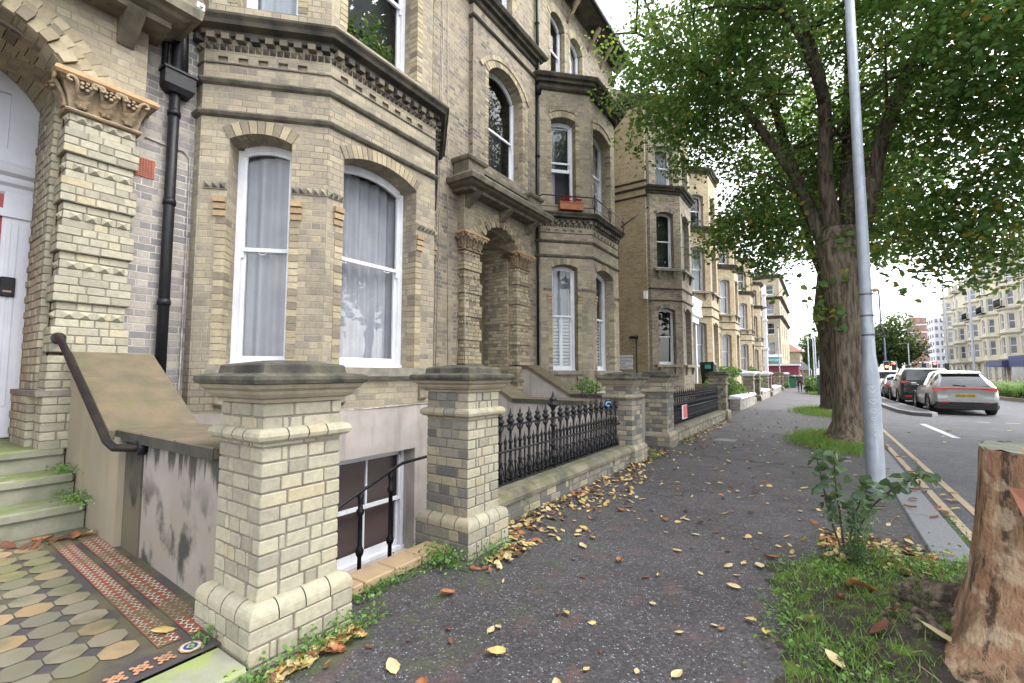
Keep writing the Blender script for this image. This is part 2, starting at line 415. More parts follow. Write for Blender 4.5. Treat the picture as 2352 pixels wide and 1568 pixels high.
M['pave'] = asphalt('worn_asphalt_pavement', (0.037, 0.033, 0.036), (0.060, 0.055, 0.060), (0.27, 0.335, 0.34), (0.088, 0.052, 0.046), 0.30, True, 1.15)
M['road'] = asphalt('asphalt_road', (0.058, 0.060, 0.069), (0.078, 0.080, 0.090), (0.22, 0.22, 0.23), (0.12, 0.105, 0.108), 0.42, sc=1.3)
M['trench'] = asphalt('darker_asphalt_patch', (0.045, 0.043, 0.045), (0.068, 0.064, 0.067), (0.25, 0.25, 0.26), (0.075, 0.048, 0.042), 0.35)
M['soil'] = mat('dark_soil', (0.045, 0.034, 0.026), (0.022, 0.018, 0.015), 0.95, 9, 1.0, 30, bdist=0.04, moss=((0.09, 0.15, 0.02), 0.35))
M['ground'] = mat('far_ground', (0.12, 0.12, 0.12), (0.16, 0.155, 0.15), 0.9, 0.4)
M['hole'] = mat('dark_lightwell', (0.10, 0.095, 0.09), (0.06, 0.055, 0.05), 0.95, 3)

# stained garden wall render and the beige stair side
def stained(name, c1, c2, black, amt):
    g = NG(name); P = g.pos(); sp = g.n('SeparateXYZ', {0: P})
    col = g.mix(g.sm(g.noise(P, 2.2, 5), 0.35, 0.65), c1, c2)
    drip = g.noise(g.stretch(P, (9, 9, 1.3)), 1.0, 6, 0.65)
    top = g.sm(sp.outputs[2], 0.52, 0.95)
    q = g.sm(g.m('ADD', g.m('MULTIPLY', drip, 0.75), g.m('MULTIPLY', top, 0.30)), 0.56, 0.70)
    blot = g.sm(g.noise(g.stretch(P, (3.2, 3.2, 2.2)), 1.0, 6, 0.6), 0.50, 0.62)
    low = g.sm(sp.outputs[2], 0.85, 0.45)
    blot = g.m('MULTIPLY', blot, low)
    col = g.mix(g.m('MULTIPLY', low, 0.35), col, (0.20, 0.165, 0.105))
    col = g.mix(g.m('MULTIPLY', g.m('MAXIMUM', q, blot), amt), col, black)
    return g.done(col, 0.85, g.noise(P, 60, 5), 0.15, 0.008, spec=0.3)
M['stain'] = stained('black_stained_render', (0.285, 0.258, 0.25), (0.24, 0.215, 0.2), (0.026, 0.025, 0.022), 0.88)
M['soot'] = stained('soot_black_render', (0.055, 0.055, 0.045), (0.035, 0.036, 0.03), (0.022, 0.022, 0.02), 0.9)
M['beige'] = mat('beige_render', (0.265, 0.228, 0.165), (0.215, 0.19, 0.145), 0.75, 1.8, 0.1, 70, streak=((0.20, 0.15, 0.08), 0.4, 5))
M['copingmoss'] = mat('mossy_coping', (0.135, 0.102, 0.064), (0.088, 0.076, 0.05), 0.9, 5, 0.4, 50, moss=((0.10, 0.095, 0.045), 0.3))
M['copedge'] = mat('black_coping_edge', (0.035, 0.034, 0.03), (0.06, 0.055, 0.045), 0.9, 9, 0.4, 50)
M['step'] = mat('mossy_step_stone', (0.235, 0.225, 0.175), (0.145, 0.15, 0.11), 0.85, 4, 0.3, 50, moss=((0.125, 0.165, 0.04), 0.95), streak=((0.09, 0.11, 0.04), 0.55, 5))
M['slabmoss'] = mat('mossy_doorstep', (0.25, 0.25, 0.20), (0.16, 0.18, 0.09), 0.85, 3, 0.3, 60, moss=((0.22, 0.27, 0.08), 0.5))
M['tile_oct'] = NG('octagon_tiles')
g = M['tile_oct']; c_ = g.ramp(g.n('Attribute', attribute_name='bc').outputs['Fac'], [(0, (0.13, 0.125, 0.095)), (0.35, (0.17, 0.155, 0.115)), (0.62, (0.21, 0.18, 0.13)), (0.8, (0.225, 0.165, 0.09)), (1, (0.30, 0.215, 0.125))])
c_ = g.mix(g.sm(g.noise(g.pos(), 5, 5), 0.42, 0.70), c_, (0.115, 0.115, 0.075))
c_ = g.mix(g.m('MULTIPLY', g.sm(g.noise(g.pos(), 1.6, 4), 0.5, 0.65), 0.55), c_, (0.13, 0.145, 0.05))
M['tile_oct'] = g.done(c_, 0.38, g.noise(g.pos(), 45, 4), 0.12, 0.005, spec=0.45)
def mtile(nm, c1):
    g = NG(nm); c_ = g.mix(g.m('MULTIPLY', g.sm(g.noise(g.pos(), 2.6, 4), 0.44, 0.58), 0.72), c1, (0.125, 0.115, 0.055))
    c_ = g.mix(g.m('MULTIPLY', g.noise(g.pos(), 40, 3), 0.4), c_, (0.06, 0.055, 0.05))
    return g.done(c_, 0.4, g.noise(g.pos(), 60, 3), 0.1, 0.004, spec=0.45)
M['t_dark'] = mtile('dark_tile', (0.055, 0.05, 0.055)); M['t_red'] = mtile('red_tile', (0.25, 0.065, 0.038)); M['t_white'] = mtile('white_tile', (0.60, 0.56, 0.45)); M['t_orange'] = mtile('orange_tile', (0.46, 0.235, 0.13)); M['t_blue'] = mtile('blue_tile', (0.03, 0.05, 0.23))
M['edgetile'] = mat('buff_quarry_tile', (0.34, 0.245, 0.15), (0.28, 0.20, 0.125), 0.75, 9, 0.2, 60)
M['grass'] = leaf_mat('grass_blades', [(0, (0.07, 0.15, 0.025)), (0.5, (0.13, 0.26, 0.04)), (0.85, (0.20, 0.34, 0.065)), (1, (0.30, 0.26, 0.11))], 0.35)
M['weed'] = leaf_mat('weed_leaf', [(0, (0.07, 0.15, 0.04)), (0.6, (0.13, 0.26, 0.06)), (1, (0.20, 0.33, 0.09))], 0.35)
M['leaf'] = leaf_mat('elm_leaf', [(0, (0.060, 0.128, 0.040)), (0.45, (0.105, 0.215, 0.060)), (0.78, (0.16, 0.30, 0.080)), (0.90, (0.25, 0.34, 0.08)), (0.95, (0.36, 0.29, 0.035)), (1, (0.42, 0.27, 0.03))], 0.5)
M['sapleaf'] = leaf_mat('sapling_leaf', [(0, (0.045, 0.085, 0.05)), (0.6, (0.085, 0.14, 0.085)), (1, (0.16, 0.24, 0.11))], 0.25)
M['fartree'] = leaf_mat('far_tree_leaf', [(0, (0.035, 0.07, 0.022)), (0.6, (0.065, 0.115, 0.035)), (1, (0.11, 0.16, 0.05))], 0.3)
M['bush'] = leaf_mat('bush_leaf', [(0, (0.04, 0.10, 0.025)), (0.6, (0.085, 0.17, 0.045)), (1, (0.15, 0.24, 0.06))], 0.3)
def fallen(nm, c1, c2):
    g = NG(nm); u = g.obj()
    c_ = g.mix(g.sm(g.noise(u, 14, 4), 0.4, 0.65), c1, c2)
    return g.done(c_, 0.6, g.noise(u, 90, 3), 0.2, 0.004, spec=0.3)
M['fy'] = fallen('yellow_leaf', (0.44, 0.335, 0.125), (0.34, 0.235, 0.08))
M['fp'] = fallen('pale_leaf', (0.42, 0.35, 0.20), (0.34, 0.255, 0.125))
M['fo'] = fallen('orange_leaf', (0.25, 0.105, 0.042), (0.18, 0.075, 0.035))
M['fb'] = fallen('brown_leaf', (0.125, 0.05, 0.03), (0.08, 0.036, 0.024))
def barkmat(nm, c1, c2, sc=1.0):
    g = NG(nm); P = g.pos()
    r_ = g.noise(g.stretch(P, (17 * sc, 17 * sc, 2.6 * sc)), 1.0, 6, 0.65)
    c_ = g.mix(g.sm(r_, 0.36, 0.62), c1, c2)
    c_ = g.mix(g.m('MULTIPLY', g.sm(g.noise(P, 2.0, 4), 0.5, 0.7), 0.4), c_, (0.075, 0.078, 0.045))
    return g.done(c_, 0.92, r_, 0.9, 0.03, spec=0.2)
M['bark'] = barkmat('furrowed_bark', (0.065, 0.05, 0.038), (0.21, 0.168, 0.13))
M['bark2'] = barkmat('dark_bark', (0.035, 0.028, 0.022), (0.13, 0.105, 0.08))
M['twig'] = mat('dark_twig', (0.055, 0.035, 0.026), (0.09, 0.06, 0.045), 0.9, 30)

def struct(name, mb, m):
    o = mb.build(name, m); o['kind'] = 'structure'; return o

# ---------------------------------------------------------------- the setting
mb = MB()
for (xa, xb, ya, yb) in ((-300, -5.9, -60, 700), (-2.62, 420, -60, 700), (-5.9, -2.62, -60, 1.3), (-5.9, -2.62, 15.35, 700)):
    mb.poly([(xa, ya, -0.125), (xb, ya, -0.125), (xb, yb, -0.125), (xa, yb, -0.125)])
struct('ground', mb, M['ground'])
mb = MB()                                   # road, one sheet
mb.poly([(0.94, -20, -0.10), (8.7, -20, -0.10), (8.7, 260, -0.10), (0.94, 260, -0.10)])
mb.poly([(8.7, -20, -0.10), (19.0, -20, -0.10), (19.0, 260, -0.10), (8.7, 260, -0.10)])
struct('road', mb, M['road'])
mb = MB()                                   # pavement, with a rectangular lightwell gap left open behind the pillar line
def pv(x0, x1, y0, y1, z=0.0):
    mb.hexa([(x0, y0, -0.12), (x1, y0, -0.12), (x1, y1, -0.12), (x0, y1, -0.12), (x0, y0, z), (x1, y0, z), (x1, y1, z), (x0, y1, z)])
pv(-2.56, 0.66, -6, 75)
struct('pavement', mb, M['pave'])
mb = MB()
mb.poly([(-2.2, 8.6, 0.004), (0.2, 8.3, 0.004), (0.2, 9.0, 0.004), (-2.2, 9.4, 0.004)])
for (a, b, w_) in (((-2.2, 5.55), (-.1, 5.35), .010), ((-1.9, 7.3), (.3, 7.05), .012), ((-.62, 1.2), (-.50, 3.3), .014), ((-.50, 3.3), (-.42, 5.4), .010), ((-1.1, 9.2), (-1.0, 16), .012), ((-2.3, 12.6), (.2, 12.3), .018), ((-2.3, 3.55), (-1.2, 3.2), .006)):
    a = Vector((*a, .0045)); b = Vector((*b, .0045)); d = (b - a) / 9; nn = Vector((d.y, -d.x, 0)).normalized()
    for k in range(9):
        o1 = nn * (.012 * math.sin(k * 2.3)); o2 = nn * (.012 * math.sin((k + 1) * 2.3)); h = nn * w_ / 2 * (0.6 + 0.4 * ((k * 7) % 3) / 2)
        mb.poly([a + d * k + o1 - h, a + d * k + o1 + h, a + d * (k + 1) + o2 + h, a + d * (k + 1) + o2 - h])
struct('pavement_patch', mb, M['trench'])
mb = MB(); mb.cbox(-1.95, -1.55, 10.6, 11.0, -.05, .004, .004); mb.cbox(-.15, .15, 13.6, 14.2, -.05, .004, .004); mb.cbox(.1, .36, 9.25, 9.4, -.05, .004, .004)
struct('pavement_covers', mb, M['kerb'])
mb = MB()                                   # wide granite kerb stones
y = -5.0; i = 0
while y < 74:
    L = 0.95 + 0.2 * rnd.random()
    if not 2.2 < y + L / 2 < 4.3: mb.cbox(0.665, 0.945, y, y + L - 0.012, -0.12, 0.012 + 0.004 * rnd.random(), 0.012)
    y += L
struct('kerb', mb, M['kerb'])
mb = MB()
for x in (1.10, 1.335):
    yy = 1.0
    while yy < 60:
        seg = 3 + 2 * rnd.random()
        mb.poly([(x - 0.038, yy, -0.094), (x + 0.038, yy, -0.094), (x + 0.042, yy + seg, -0.094), (x - 0.036, yy + seg, -0.094)]); yy += seg + (0.1 if rnd.random() < 0.3 else 0)
struct('yellow_lines', mb, M['yellow'])
mb = MB()
def dash(a, b, wd):
    a = Vector((*a, -0.094)); b = Vector((*b, -0.094)); d = (b - a).normalized(); n = Vector((d.y, -d.x, 0)) * wd / 2
    mb.poly([a - n, a + n, b + n, b - n])
dash((2.60, 14.9), (2.49, 18.5), 0.15)
for k in range(7): dash((4.0 + 0.65 * k, 20.2), (4.3 + 0.65 * k, 20.2), 0.09)
for k in range(8): dash((6.1, 30 + 6 * k), (6.1, 33 + 6 * k), 0.12)
dash((2.95, 36), (2.8, 30), 0.1)
struct('road_markings', mb, M['line'])
mb = MB()                                   # kerbed build-out between parking lane and road
isl = [(2.30, 60), (2.30, 26.5), (2.45, 23.4), (2.75, 22.1), (3.2, 21.75), (3.42, 22.2), (3.30, 24.5), (3.05, 30), (2.95, 60)]
b0 = mb.add([(x, y, -0.11) for x, y in isl]); b1 = mb.add([(x, y, 0.02) for x, y in isl]); n = len(isl)
mb.face([b1 + i for i in range(n)])
mb.mi = 1
for i in range(n): mb.face([b0 + i, b0 + (i + 1) % n, b1 + (i + 1) % n, b1 + i])
mb.sweep([(-0.13, 0.024), (0.004, 0.024), (0.004, -0.10)], isl, closed=True)
struct('traffic_island', mb, [M['road'], M['kerb']])

# ---- tiled path to the first door, sloping gently up to the steps
mb = MB()
pz = lambda x: 0.075 + (-2.55 - x) * 0.045
def tp(pts, dz=0.0, c=0.5, mi=0):
    mb.mi = mi; mb.col = c; mb.poly([(x, y, pz(x) + dz) for x, y in pts])
y0p, y1p = -0.50, 1.275
tp([(-5.2, y0p), (-2.545, y0p), (-2.545, y1p), (-5.2, y1p)], -0.004, mi=1)     # dark bed
pit = 0.155; k = pit * 0.29
xs = np.arange(-4.88, -2.74, pit)
for ix, x in enumerate(xs):
    for iy, y in enumerate(np.arange(0.925 - pit / 2, -0.45, -pit)):
        e = 0.003; a = pit / 2 - e; kk = k / 1.0
        c = rnd.random() ** 1.3
        tp([(x - a + kk, y - a), (x + a - kk, y - a), (x + a, y - a + kk), (x + a, y + a - kk), (x + a - kk, y + a), (x - a + kk, y + a), (x - a, y + a - kk), (x - a, y - a + kk)], 0.0, c, 0)
def star_strip(ya, yb, x0, x1):               # mosaic border: red ground, white stars, dark lozenges
    wdt = (yb - ya); n = int((x1 - x0) / (wdt / 2)); st = (x1 - x0) / n
    tp([(x0, ya), (x1, ya), (x1, yb), (x0, yb)], 0.0, mi=2)
    ym = (ya + yb) / 2
    for i in range(n):
        xa, xb = x0 + i * st, x0 + (i + 1) * st; xm = (xa + xb) / 2
        q = 0.30 * wdt
        for sgn in (-1, 1):
            yc = ym + sgn * wdt * 0.25
            for (dx, dy) in ((1, 0), (-1, 0), (0, 1), (0, -1)):
                r1 = st * 0.48
                p = (xm + dx * r1, yc + dy * wdt * 0.24)
                sx, sy = (0, wdt * 0.10) if dx else (st * 0.2, 0)
                cx_, cy_ = xm + dx * r1 * 0.35, yc + dy * wdt * 0.085
                t = [(p[0], p[1]), (cx_ - sx, cy_ - sy), (cx_ + sx, cy_ + sy)]
                ar = (t[1][0] - t[0][0]) * (t[2][1] - t[0][1]) - (t[2][0] - t[0][0]) * (t[1][1] - t[0][1])
                tp(t if ar > 0 else t[::-1], 0.0025, mi=3)
            tp([(xm - st * .17, yc), (xm, yc - wdt * .09), (xm + st * .17, yc), (xm, yc + wdt * .09)], 0.004, mi=1)
star_strip(0.962, 1.062, -4.9, -2.735); star_strip(1.10, 1.215, -4.9, -2.735)
for j in range(14):                            # orange quatrefoil tiles along the pavement edge
    yc = 0.955 - 0.092 * j; xc = -2.625
    for a in range(4):
        for r_, s_ in ((0.018, 0.0115), (0.039, 0.0105)):
            cx_, cy_ = xc + r_ * math.cos(a * math.pi / 2 + math.pi / 4), yc + r_ * math.sin(a * math.pi / 2 + math.pi / 4)
            tp([(cx_ + s_ * math.cos(t), cy_ + s_ * math.sin(t)) for t in np.arange(0, 6.2, 0.9)], 0.002, mi=4)
        cx_, cy_ = xc + 0.024 * math.cos(a * math.pi / 2), yc + 0.024 * math.sin(a * math.pi / 2)
        tp([(cx_ + 0.008 * math.cos(t), cy_ + 0.008 * math.sin(t)) for t in np.arange(0, 6.2, 0.9)], 0.002, mi=4)
    tp([(xc - .006, yc - .006), (xc + .006, yc - .006), (xc + .006, yc + .006), (xc - .006, yc + .006)], 0.004, mi=4)
xc, yc = -2.625, 1.06                          # blue star tile at the corner
def ng(r, n, ph=0.0): return [(xc + r * math.cos(2 * math.pi * i / n + ph), yc + r * math.sin(2 * math.pi * i / n + ph)) for i in range(n)]
tp(ng(0.052, 8, .39), 0.002, mi=4); tp(ng(0.045, 8), 0.003, mi=3); tp(ng(0.032, 8, .39), 0.004, mi=5); tp(ng(0.019, 4), 0.005, mi=3); tp(ng(0.010, 4), 0.006, mi=1)
struct('tiled_path', mb, [M['tile_oct'], M['t_dark'], M['t_red'], M['t_white'], M['t_orange'], M['t_blue']])
mb = MB(); mb.cbox(-2.54, -2.24, -0.55, 1.155, -0.1, 0.068, 0.015)
struct('path_threshold', mb, M['slabmoss'])
mb = MB()                                     # front areas: earth behind the dwarf walls, sunk lightwell by the bay
mb.box(-5.9, -2.60, -6, -0.52, -0.6, -0.02)
mb.box(-2.75, -2.60, 6.9, 60, -0.6, -0.012)
mb.box(-5.9, -2.75, 7.65, 8.75, -0.6, 0.03)
mb.box(-9.9, -2.75, 15.35, 18.7, -0.6, -0.01)
mb.box(-5.9, -2.75, 18.7, 60, -0.6, 0.0)
mb.box(-5.9, -2.70, 1.3, 15.35, -1.6, -1.45)
struct('front_yards', mb, M['hole'])
# ---------------------------------------------------------------- masonry helpers
def lay_bricks(mb, x0, x1, y0, y1, z0, z1, cham=True, depth=0.10, joint=0.010, course=0.0776, faces='xXyY', jit=0.0025, cmin=0.0, cmax=1.0, start=0):
    """four faces of a pier laid as separate bricks over a mortar core; materials 0 brick, 1 mortar"""
    mb.mi = 1; e = 0.007; mb.box(x0 + e, x1 - e, y0 + e, y1 - e, z0, z1); mb.mi = 0
    n = max(1, round((z1 - z0) / course)); ch = (z1 - z0) / n
    B = mb.cbox if cham else mb.box
    def run(L, row, head):
        out = []; t = 0.0
        seq = [0.1125, 0.225] if head else [0.225, 0.225]
        if (row + start) % 2 and not head: seq = [0.225, 0.225]
        k = 0
        while t < L - 1e-4:
            l = rnd.choice((0.222, 0.222, 0.165, 0.11, 0.11, 0.14, 0.075)) if k else rnd.choice((0.222, 0.14, 0.11, 0.165))
            if L - t - l < 0.06: l = L - t
            out.append((t, min(L, t + l))); t += l; k += 1
        return out
    for r_ in range(n):
        za, zb = z0 + r_ * ch + joint / 2, z0 + (r_ + 1) * ch - joint / 2
        for fc in faces:
            L = (y1 - y0) if fc in 'xX' else (x1 - x0)
            own = (r_ % 2 == 0) == (fc in 'xX')          # which face owns the corner in this course
            lst = run(L, r_ + (0 if fc in 'xX' else 1), r_ % 2)
            for (a, b) in lst:
                mb.col = min(1, max(0, cmin + (cmax - cmin) * rnd.random()))
                j = jit * (rnd.random() - 0.5) * 2; jl = joint / 2
                a2 = a + (0.0 if a < 1e-6 else jl); b2 = b - (0.0 if b > L - 1e-6 else jl)
                if not own:
                    if a < 1e-6: a2 = max(a2, depth + jl) if b > depth + 0.03 else None
                    if a2 is None: continue
                    if b > L - 1e-6: b2 = min(b2, L - depth - jl)
                    if b2 - a2 < 0.02: continue
                dz = 0.0012 * (rnd.random() - .5)
                if fc == 'X': B(x1 - depth, x1 + j, y0 + a2, y0 + b2, za + dz, zb + dz)
                elif fc == 'x': B(x0 + j, x0 + depth, y0 + a2, y0 + b2, za + dz, zb + dz)
                elif fc == 'y': B(x0 + a2, x0 + b2, y0 + j, y0 + depth, za + dz, zb + dz)
                else: B(x0 + a2, x0 + b2, y1 - depth, y1 + j, za + dz, zb + dz)

def rect(x0, x1, y0, y1):
    return [(x0, y0), (x1, y0), (x1, y1), (x0, y1)]

class Fac:                                   # a facet: origin, direction, outward normal (right of travel)
    def __init__(s, a, b):
        s.o = Vector((a[0], a[1], 0)); d = Vector((b[0] - a[0], b[1] - a[1], 0)); s.W = d.length
        s.e = d.normalized(); s.n = Vector((s.e.y, -s.e.x, 0))
    def p(s, u, z, d=0.0):
        q = s.o + s.e * u + s.n * d; return (q.x, q.y, z)

def arc(op, u):
    r = op.get('rise', 0)
    if r <= 0: return op['zt']
    a = (op['u1'] - op['u0']) / 2; c = (op['u0'] + op['u1']) / 2; Rr = (a * a + r * r) / (2 * r)
    return op['zt'] + r - Rr + math.sqrt(max(0, Rr * Rr - (u - c) ** 2))

def wall_panel(mb, F, z0, z1, ops=(), depth=0.11, rmi=None, u0=0.0, u1=None, d=0.0, nseg=8):
    u1 = F.W if u1 is None else u1
    U = {round(u0, 5), round(u1, 5)}
    for o in ops:
        U |= {round(o['u0'], 5), round(o['u1'], 5)}
        if o.get('rise', 0) > 0: U |= {round(o['u0'] + (o['u1'] - o['u0']) * i / nseg, 5) for i in range(nseg + 1)}
    U = sorted(u for u in U if u0 - 1e-4 <= u <= u1 + 1e-4)
    mi = mb.mi
    for a, b in zip(U, U[1:]):
        if b - a < 1e-4: continue
        m = (a + b) / 2; za = zb = z0
        for o in sorted([o for o in ops if o['u0'] < m < o['u1']], key=lambda o: o['z0']):
            if o['z0'] > max(za, zb) + 1e-5:
                mb.poly([F.p(a, za, d), F.p(b, zb, d), F.p(b, o['z0'], d), F.p(a, o['z0'], d)])
            za, zb = arc(o, a), arc(o, b)
        if z1 > max(za, zb) + 1e-5: mb.poly([F.p(a, za, d), F.p(b, zb, d), F.p(b, z1, d), F.p(a, z1, d)])
    for o in ops:
        mb.mi = rmi if rmi is not None else mi
        dd = o.get('depth', depth); i = d - dd
        for (u, s_) in ((o['u0'], 1), (o['u1'], -1)):
            q = [F.p(u, o['z0'], d), F.p(u, o['zt'], d), F.p(u, o['zt'], i), F.p(u, o['z0'], i)]
            mb.poly(q if s_ > 0 else q[::-1])
        mb.poly([F.p(o['u0'], o['z0'], d), F.p(o['u0'], o['z0'], i), F.p(o['u1'], o['z0'], i), F.p(o['u1'], o['z0'], d)])
        k = nseg if o.get('rise', 0) > 0 else 1
        for j in range(k):
            a = o['u0'] + (o['u1'] - o['u0']) * j / k; b = o['u0'] + (o['u1'] - o['u0']) * (j + 1) / k
            mb.poly([F.p(a, arc(o, a), d), F.p(b, arc(o, b), d), F.p(b, arc(o, b), i), F.p(a, arc(o, a), i)])
        if o.get('back'):
            mb.poly([F.p(o['u0'], o['z0'], i), F.p(o['u1'], o['z0'], i), F.p(o['u1'], o['zt'], i), F.p(o['u0'], o['zt'], i)])
        mb.mi = mi

def fbox(mb, F, u0, u1, z0, z1, d0, d1):
    mb.hexa([F.p(u0, z0, d1), F.p(u1, z0, d1), F.p(u1, z0, d0), F.p(u0, z0, d0), F.p(u0, z1, d1), F.p(u1, z1, d1), F.p(u1, z1, d0), F.p(u0, z1, d0)])

def arch_ring(mb, F, op, th, d0, d1, n, gap=0.008, spread=0.0, dent=0.0):
    """radial bricks round a segmental head"""
    a = (op['u1'] - op['u0']) / 2 + spread; c = (op['u0'] + op['u1']) / 2; r = op.get('rise', 0.12) * (a / (a - spread))
    Rr = (a * a + r * r) / (2 * r); zc = op['zt'] + r - Rr; A = math.asin(a / Rr)
    for i in range(n):
        t0 = -A + 2 * A * i / n; t1 = -A + 2 * A * (i + 1) / n; g = gap / 2 / Rr
        t0 += g; t1 -= g; mb.col = rnd.random()
        dd = d1 + (dent if i % 2 else 0) + 0.003 * rnd.random()
        q = []
        for dep in (d0, dd):
            for (rr, t) in ((Rr, t0), (Rr, t1), (Rr + th, t1), (Rr + th, t0)):
                q.append(F.p(c + rr * math.sin(t), zc + rr * math.cos(t), dep))
        mb.hexa(q)

def window(parent, F, op, back, style='sash', curtain='curtain', open_=0.0, sill=True, meet=None, sub=None, name='window', fw=0.055):
    """box sash window set `back` behind the facet face: frame > panes, curtain"""
    u0, u1, z0, zt, rise = op['u0'], op['u1'], op['z0'], op['zt'], op.get('rise', 0)
    mb = MB(); d1 = -back; d0 = d1 - 0.09
    top = lambda u: arc(op, u)
    def head(a, b, th, da, db, ofs=0.0):
        n = 8 if rise > 0 else 1
        for j in range(n):
            p0 = a + (b - a) * j / n; p1 = a + (b - a) * (j + 1) / n
            zt0, zt1 = top(p0) - ofs, top(p1) - ofs
            q = []
            for dep in (db, da):
                pass
            mb.hexa([F.p(p0, zt0 - th, db), F.p(p1, zt1 - th, db), F.p(p1, zt1 - th, da), F.p(p0, zt0 - th, da),
                     F.p(p0, zt0, db), F.p(p1, zt1, db), F.p(p1, zt1, da), F.p(p0, zt0, da)])
    ea = 0.002
    fbox(mb, F, u0 + ea, u0 + fw, z0, zt - 0.002, d0, d1); fbox(mb, F, u1 - fw, u1 - ea, z0, zt - 0.002, d0, d1)
    head(u0 + fw, u1 - fw, fw, d0, d1 - 0.001, 0.003)
    if sill: fbox(mb, F, u0 - 0.01 if False else u0 + ea, u1 - ea, z0 - 0.001, z0 + 0.045, d0, d1 + 0.03)
    zm = meet if meet is not None else (z0 + zt + rise) / 2
    sw = 0.042
    # upper sash (outer)
    a, b = u0 + fw, u1 - fw; dU1 = d1 - 0.012; dU0 = dU1 - 0.035; dL1 = dU0 - 0.003; dL0 = dL1 - 0.035
    fbox(mb, F, a, a + sw * 0.8, zm, zt - fw * .8, dU0, dU1); fbox(mb, F, b - sw * 0.8, b, zm, zt - fw * .8, dU0, dU1)
    fbox(mb, F, a + .001, b - .001, zm - 0.025, zm + 0.022, dU0, dU1 + 0.004)
    head(a, b, sw, dU0, dU1, fw)
    zl = z0 + 0.045 + open_; zlt = zm + open_ + (0.03 if open_ > 0 else 0.0)
    fbox(mb, F, a, a + sw, zl, zlt, dL0, dL1); fbox(mb, F, b - sw, b, zl, zlt, dL0, dL1)
    fbox(mb, F, a + .001, b - .001, zl, zl + 0.085, dL0, dL1 + 0.002)
    if open_ > 0: fbox(mb, F, a + .001, b - .001, zlt - 0.04, zlt, dL0, dL1 + 0.001)
    if style == 'sash':
        for (s_, e_) in ((a, a + 0.03), (b - 0.03, b)):
            fbox(mb, F, s_, e_, zm - 0.10, zm - 0.025, dU0 + 0.002, dU1 - 0.002)
    if style == 'bars':
        c = (a + b) / 2; fbox(mb, F, c - 0.012, c + 0.012, zm, zt - 0.06, dU0 + .004, dU1 - .003); fbox(mb, F, c - 0.012, c + 0.012, zl + .08, zm, dL0 + .004, dL1 - .003)
    fr = mb.build(name, M['white'], parent)
    if style == 'sash':
        pass
    mb = MB(); dg = dU1 - 0.02
    n = 8 if rise > 0 else 1
    for j in range(n):
        p0 = a + (b - a) * j / n; p1 = a + (b - a) * (j + 1) / n
        mb.poly([F.p(p0, zm, dg), F.p(p1, zm, dg), F.p(p1, top(p1) - fw - .01, dg), F.p(p0, top(p0) - fw - .01, dg)])
    dg = dL1 - 0.02
    mb.poly([F.p(a, zl, dg), F.p(b, zl, dg), F.p(b, zlt - .001, dg), F.p(a, zlt - .001, dg)])
    mb.build('pane', M['glass'], fr)
    if curtain in ('curtain', 'net', 'half'):
        mb = MB(); N = 60; base = d0 - 0.07
        zt_ = zt + rise * 0.4
        rr = random.Random(int(u0 * 1000 + z0 * 77))
        ph = rr.random() * 6
        ga = (a + b) / 2 if curtain != 'half' else a + 0.35 * (b - a)
        prev = None
        for i in range(N + 1):
            t = i / N; u = u0 + (u1 - u0) * t
            if curtain == 'half' and t > 0.36: break
            dep = base + 0.022 * math.sin(ph + t * 38 * (u1 - u0)) + 0.014 * math.sin(1.7 * ph + t * 17)
            q = (F.p(u, z0, dep), F.p(u, zt_, dep))
            if prev: mb.poly([prev[0], q[0], q[1], prev[1]], True)
            prev = q
        mb.build('curtain', M['net'] if curtain == 'net' else M['curtain'], fr)
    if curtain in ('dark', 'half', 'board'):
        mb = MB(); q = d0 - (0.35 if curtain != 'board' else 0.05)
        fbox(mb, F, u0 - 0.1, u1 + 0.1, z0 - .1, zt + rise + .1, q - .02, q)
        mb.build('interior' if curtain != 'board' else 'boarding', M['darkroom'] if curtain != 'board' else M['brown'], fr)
    if curtain == 'shutter':
        mb = MB(); q = d0 - 0.03; c = (a + b) / 2; zs = zm
        for (s_, e_) in ((a, c - .004), (c + .004, b)):
            fbox(mb, F, s_, s_ + .04, z0 + .04, zs, q - .03, q); fbox(mb, F, e_ - .04, e_, z0 + .04, zs, q - .03, q)
            k = 15
            for i in range(k):
                za = z0 + .06 + (zs - z0 - .1) * i / k
                mb.hexa([F.p(s_ + .04, za, q - .028), F.p(e_ - .04, za, q - .028), F.p(e_ - .04, za + .012, q - .030), F.p(s_ + .04, za + .012, q - .030),
                         F.p(s_ + .04, za + .045, q - .002), F.p(e_ - .04, za + .045, q - .002), F.p(e_ - .04, za + .055, q - .006), F.p(s_ + .04, za + .055, q - .006)][::1])
        mb.build('shutter', M['shutter'], fr)
        mb = MB(); fbox(mb, F, u0 - 0.1, u1 + 0.1, z0 - .1, zt + rise + .1, q - .4, q - .38); mb.build('reflection_panel', M['net'], fr)  # pale panel stands in for bright reflections on the panes above the shutters
    return fr

def pulls(fr, F, us, z, back):                # white D handles hanging under the meeting rail
    mb = MB()
    for u in us:
        c = []
        for i in range(9):
            t = math.pi * i / 8; c.append(F.p(u - 0.045 * math.cos(t), z - 0.035 * math.sin(t), -back - 0.03 + 0.03 * math.sin(t)))
        mb.tube(c, 0.005, 6)
    mb.build('sash_pull', M['white'], fr)

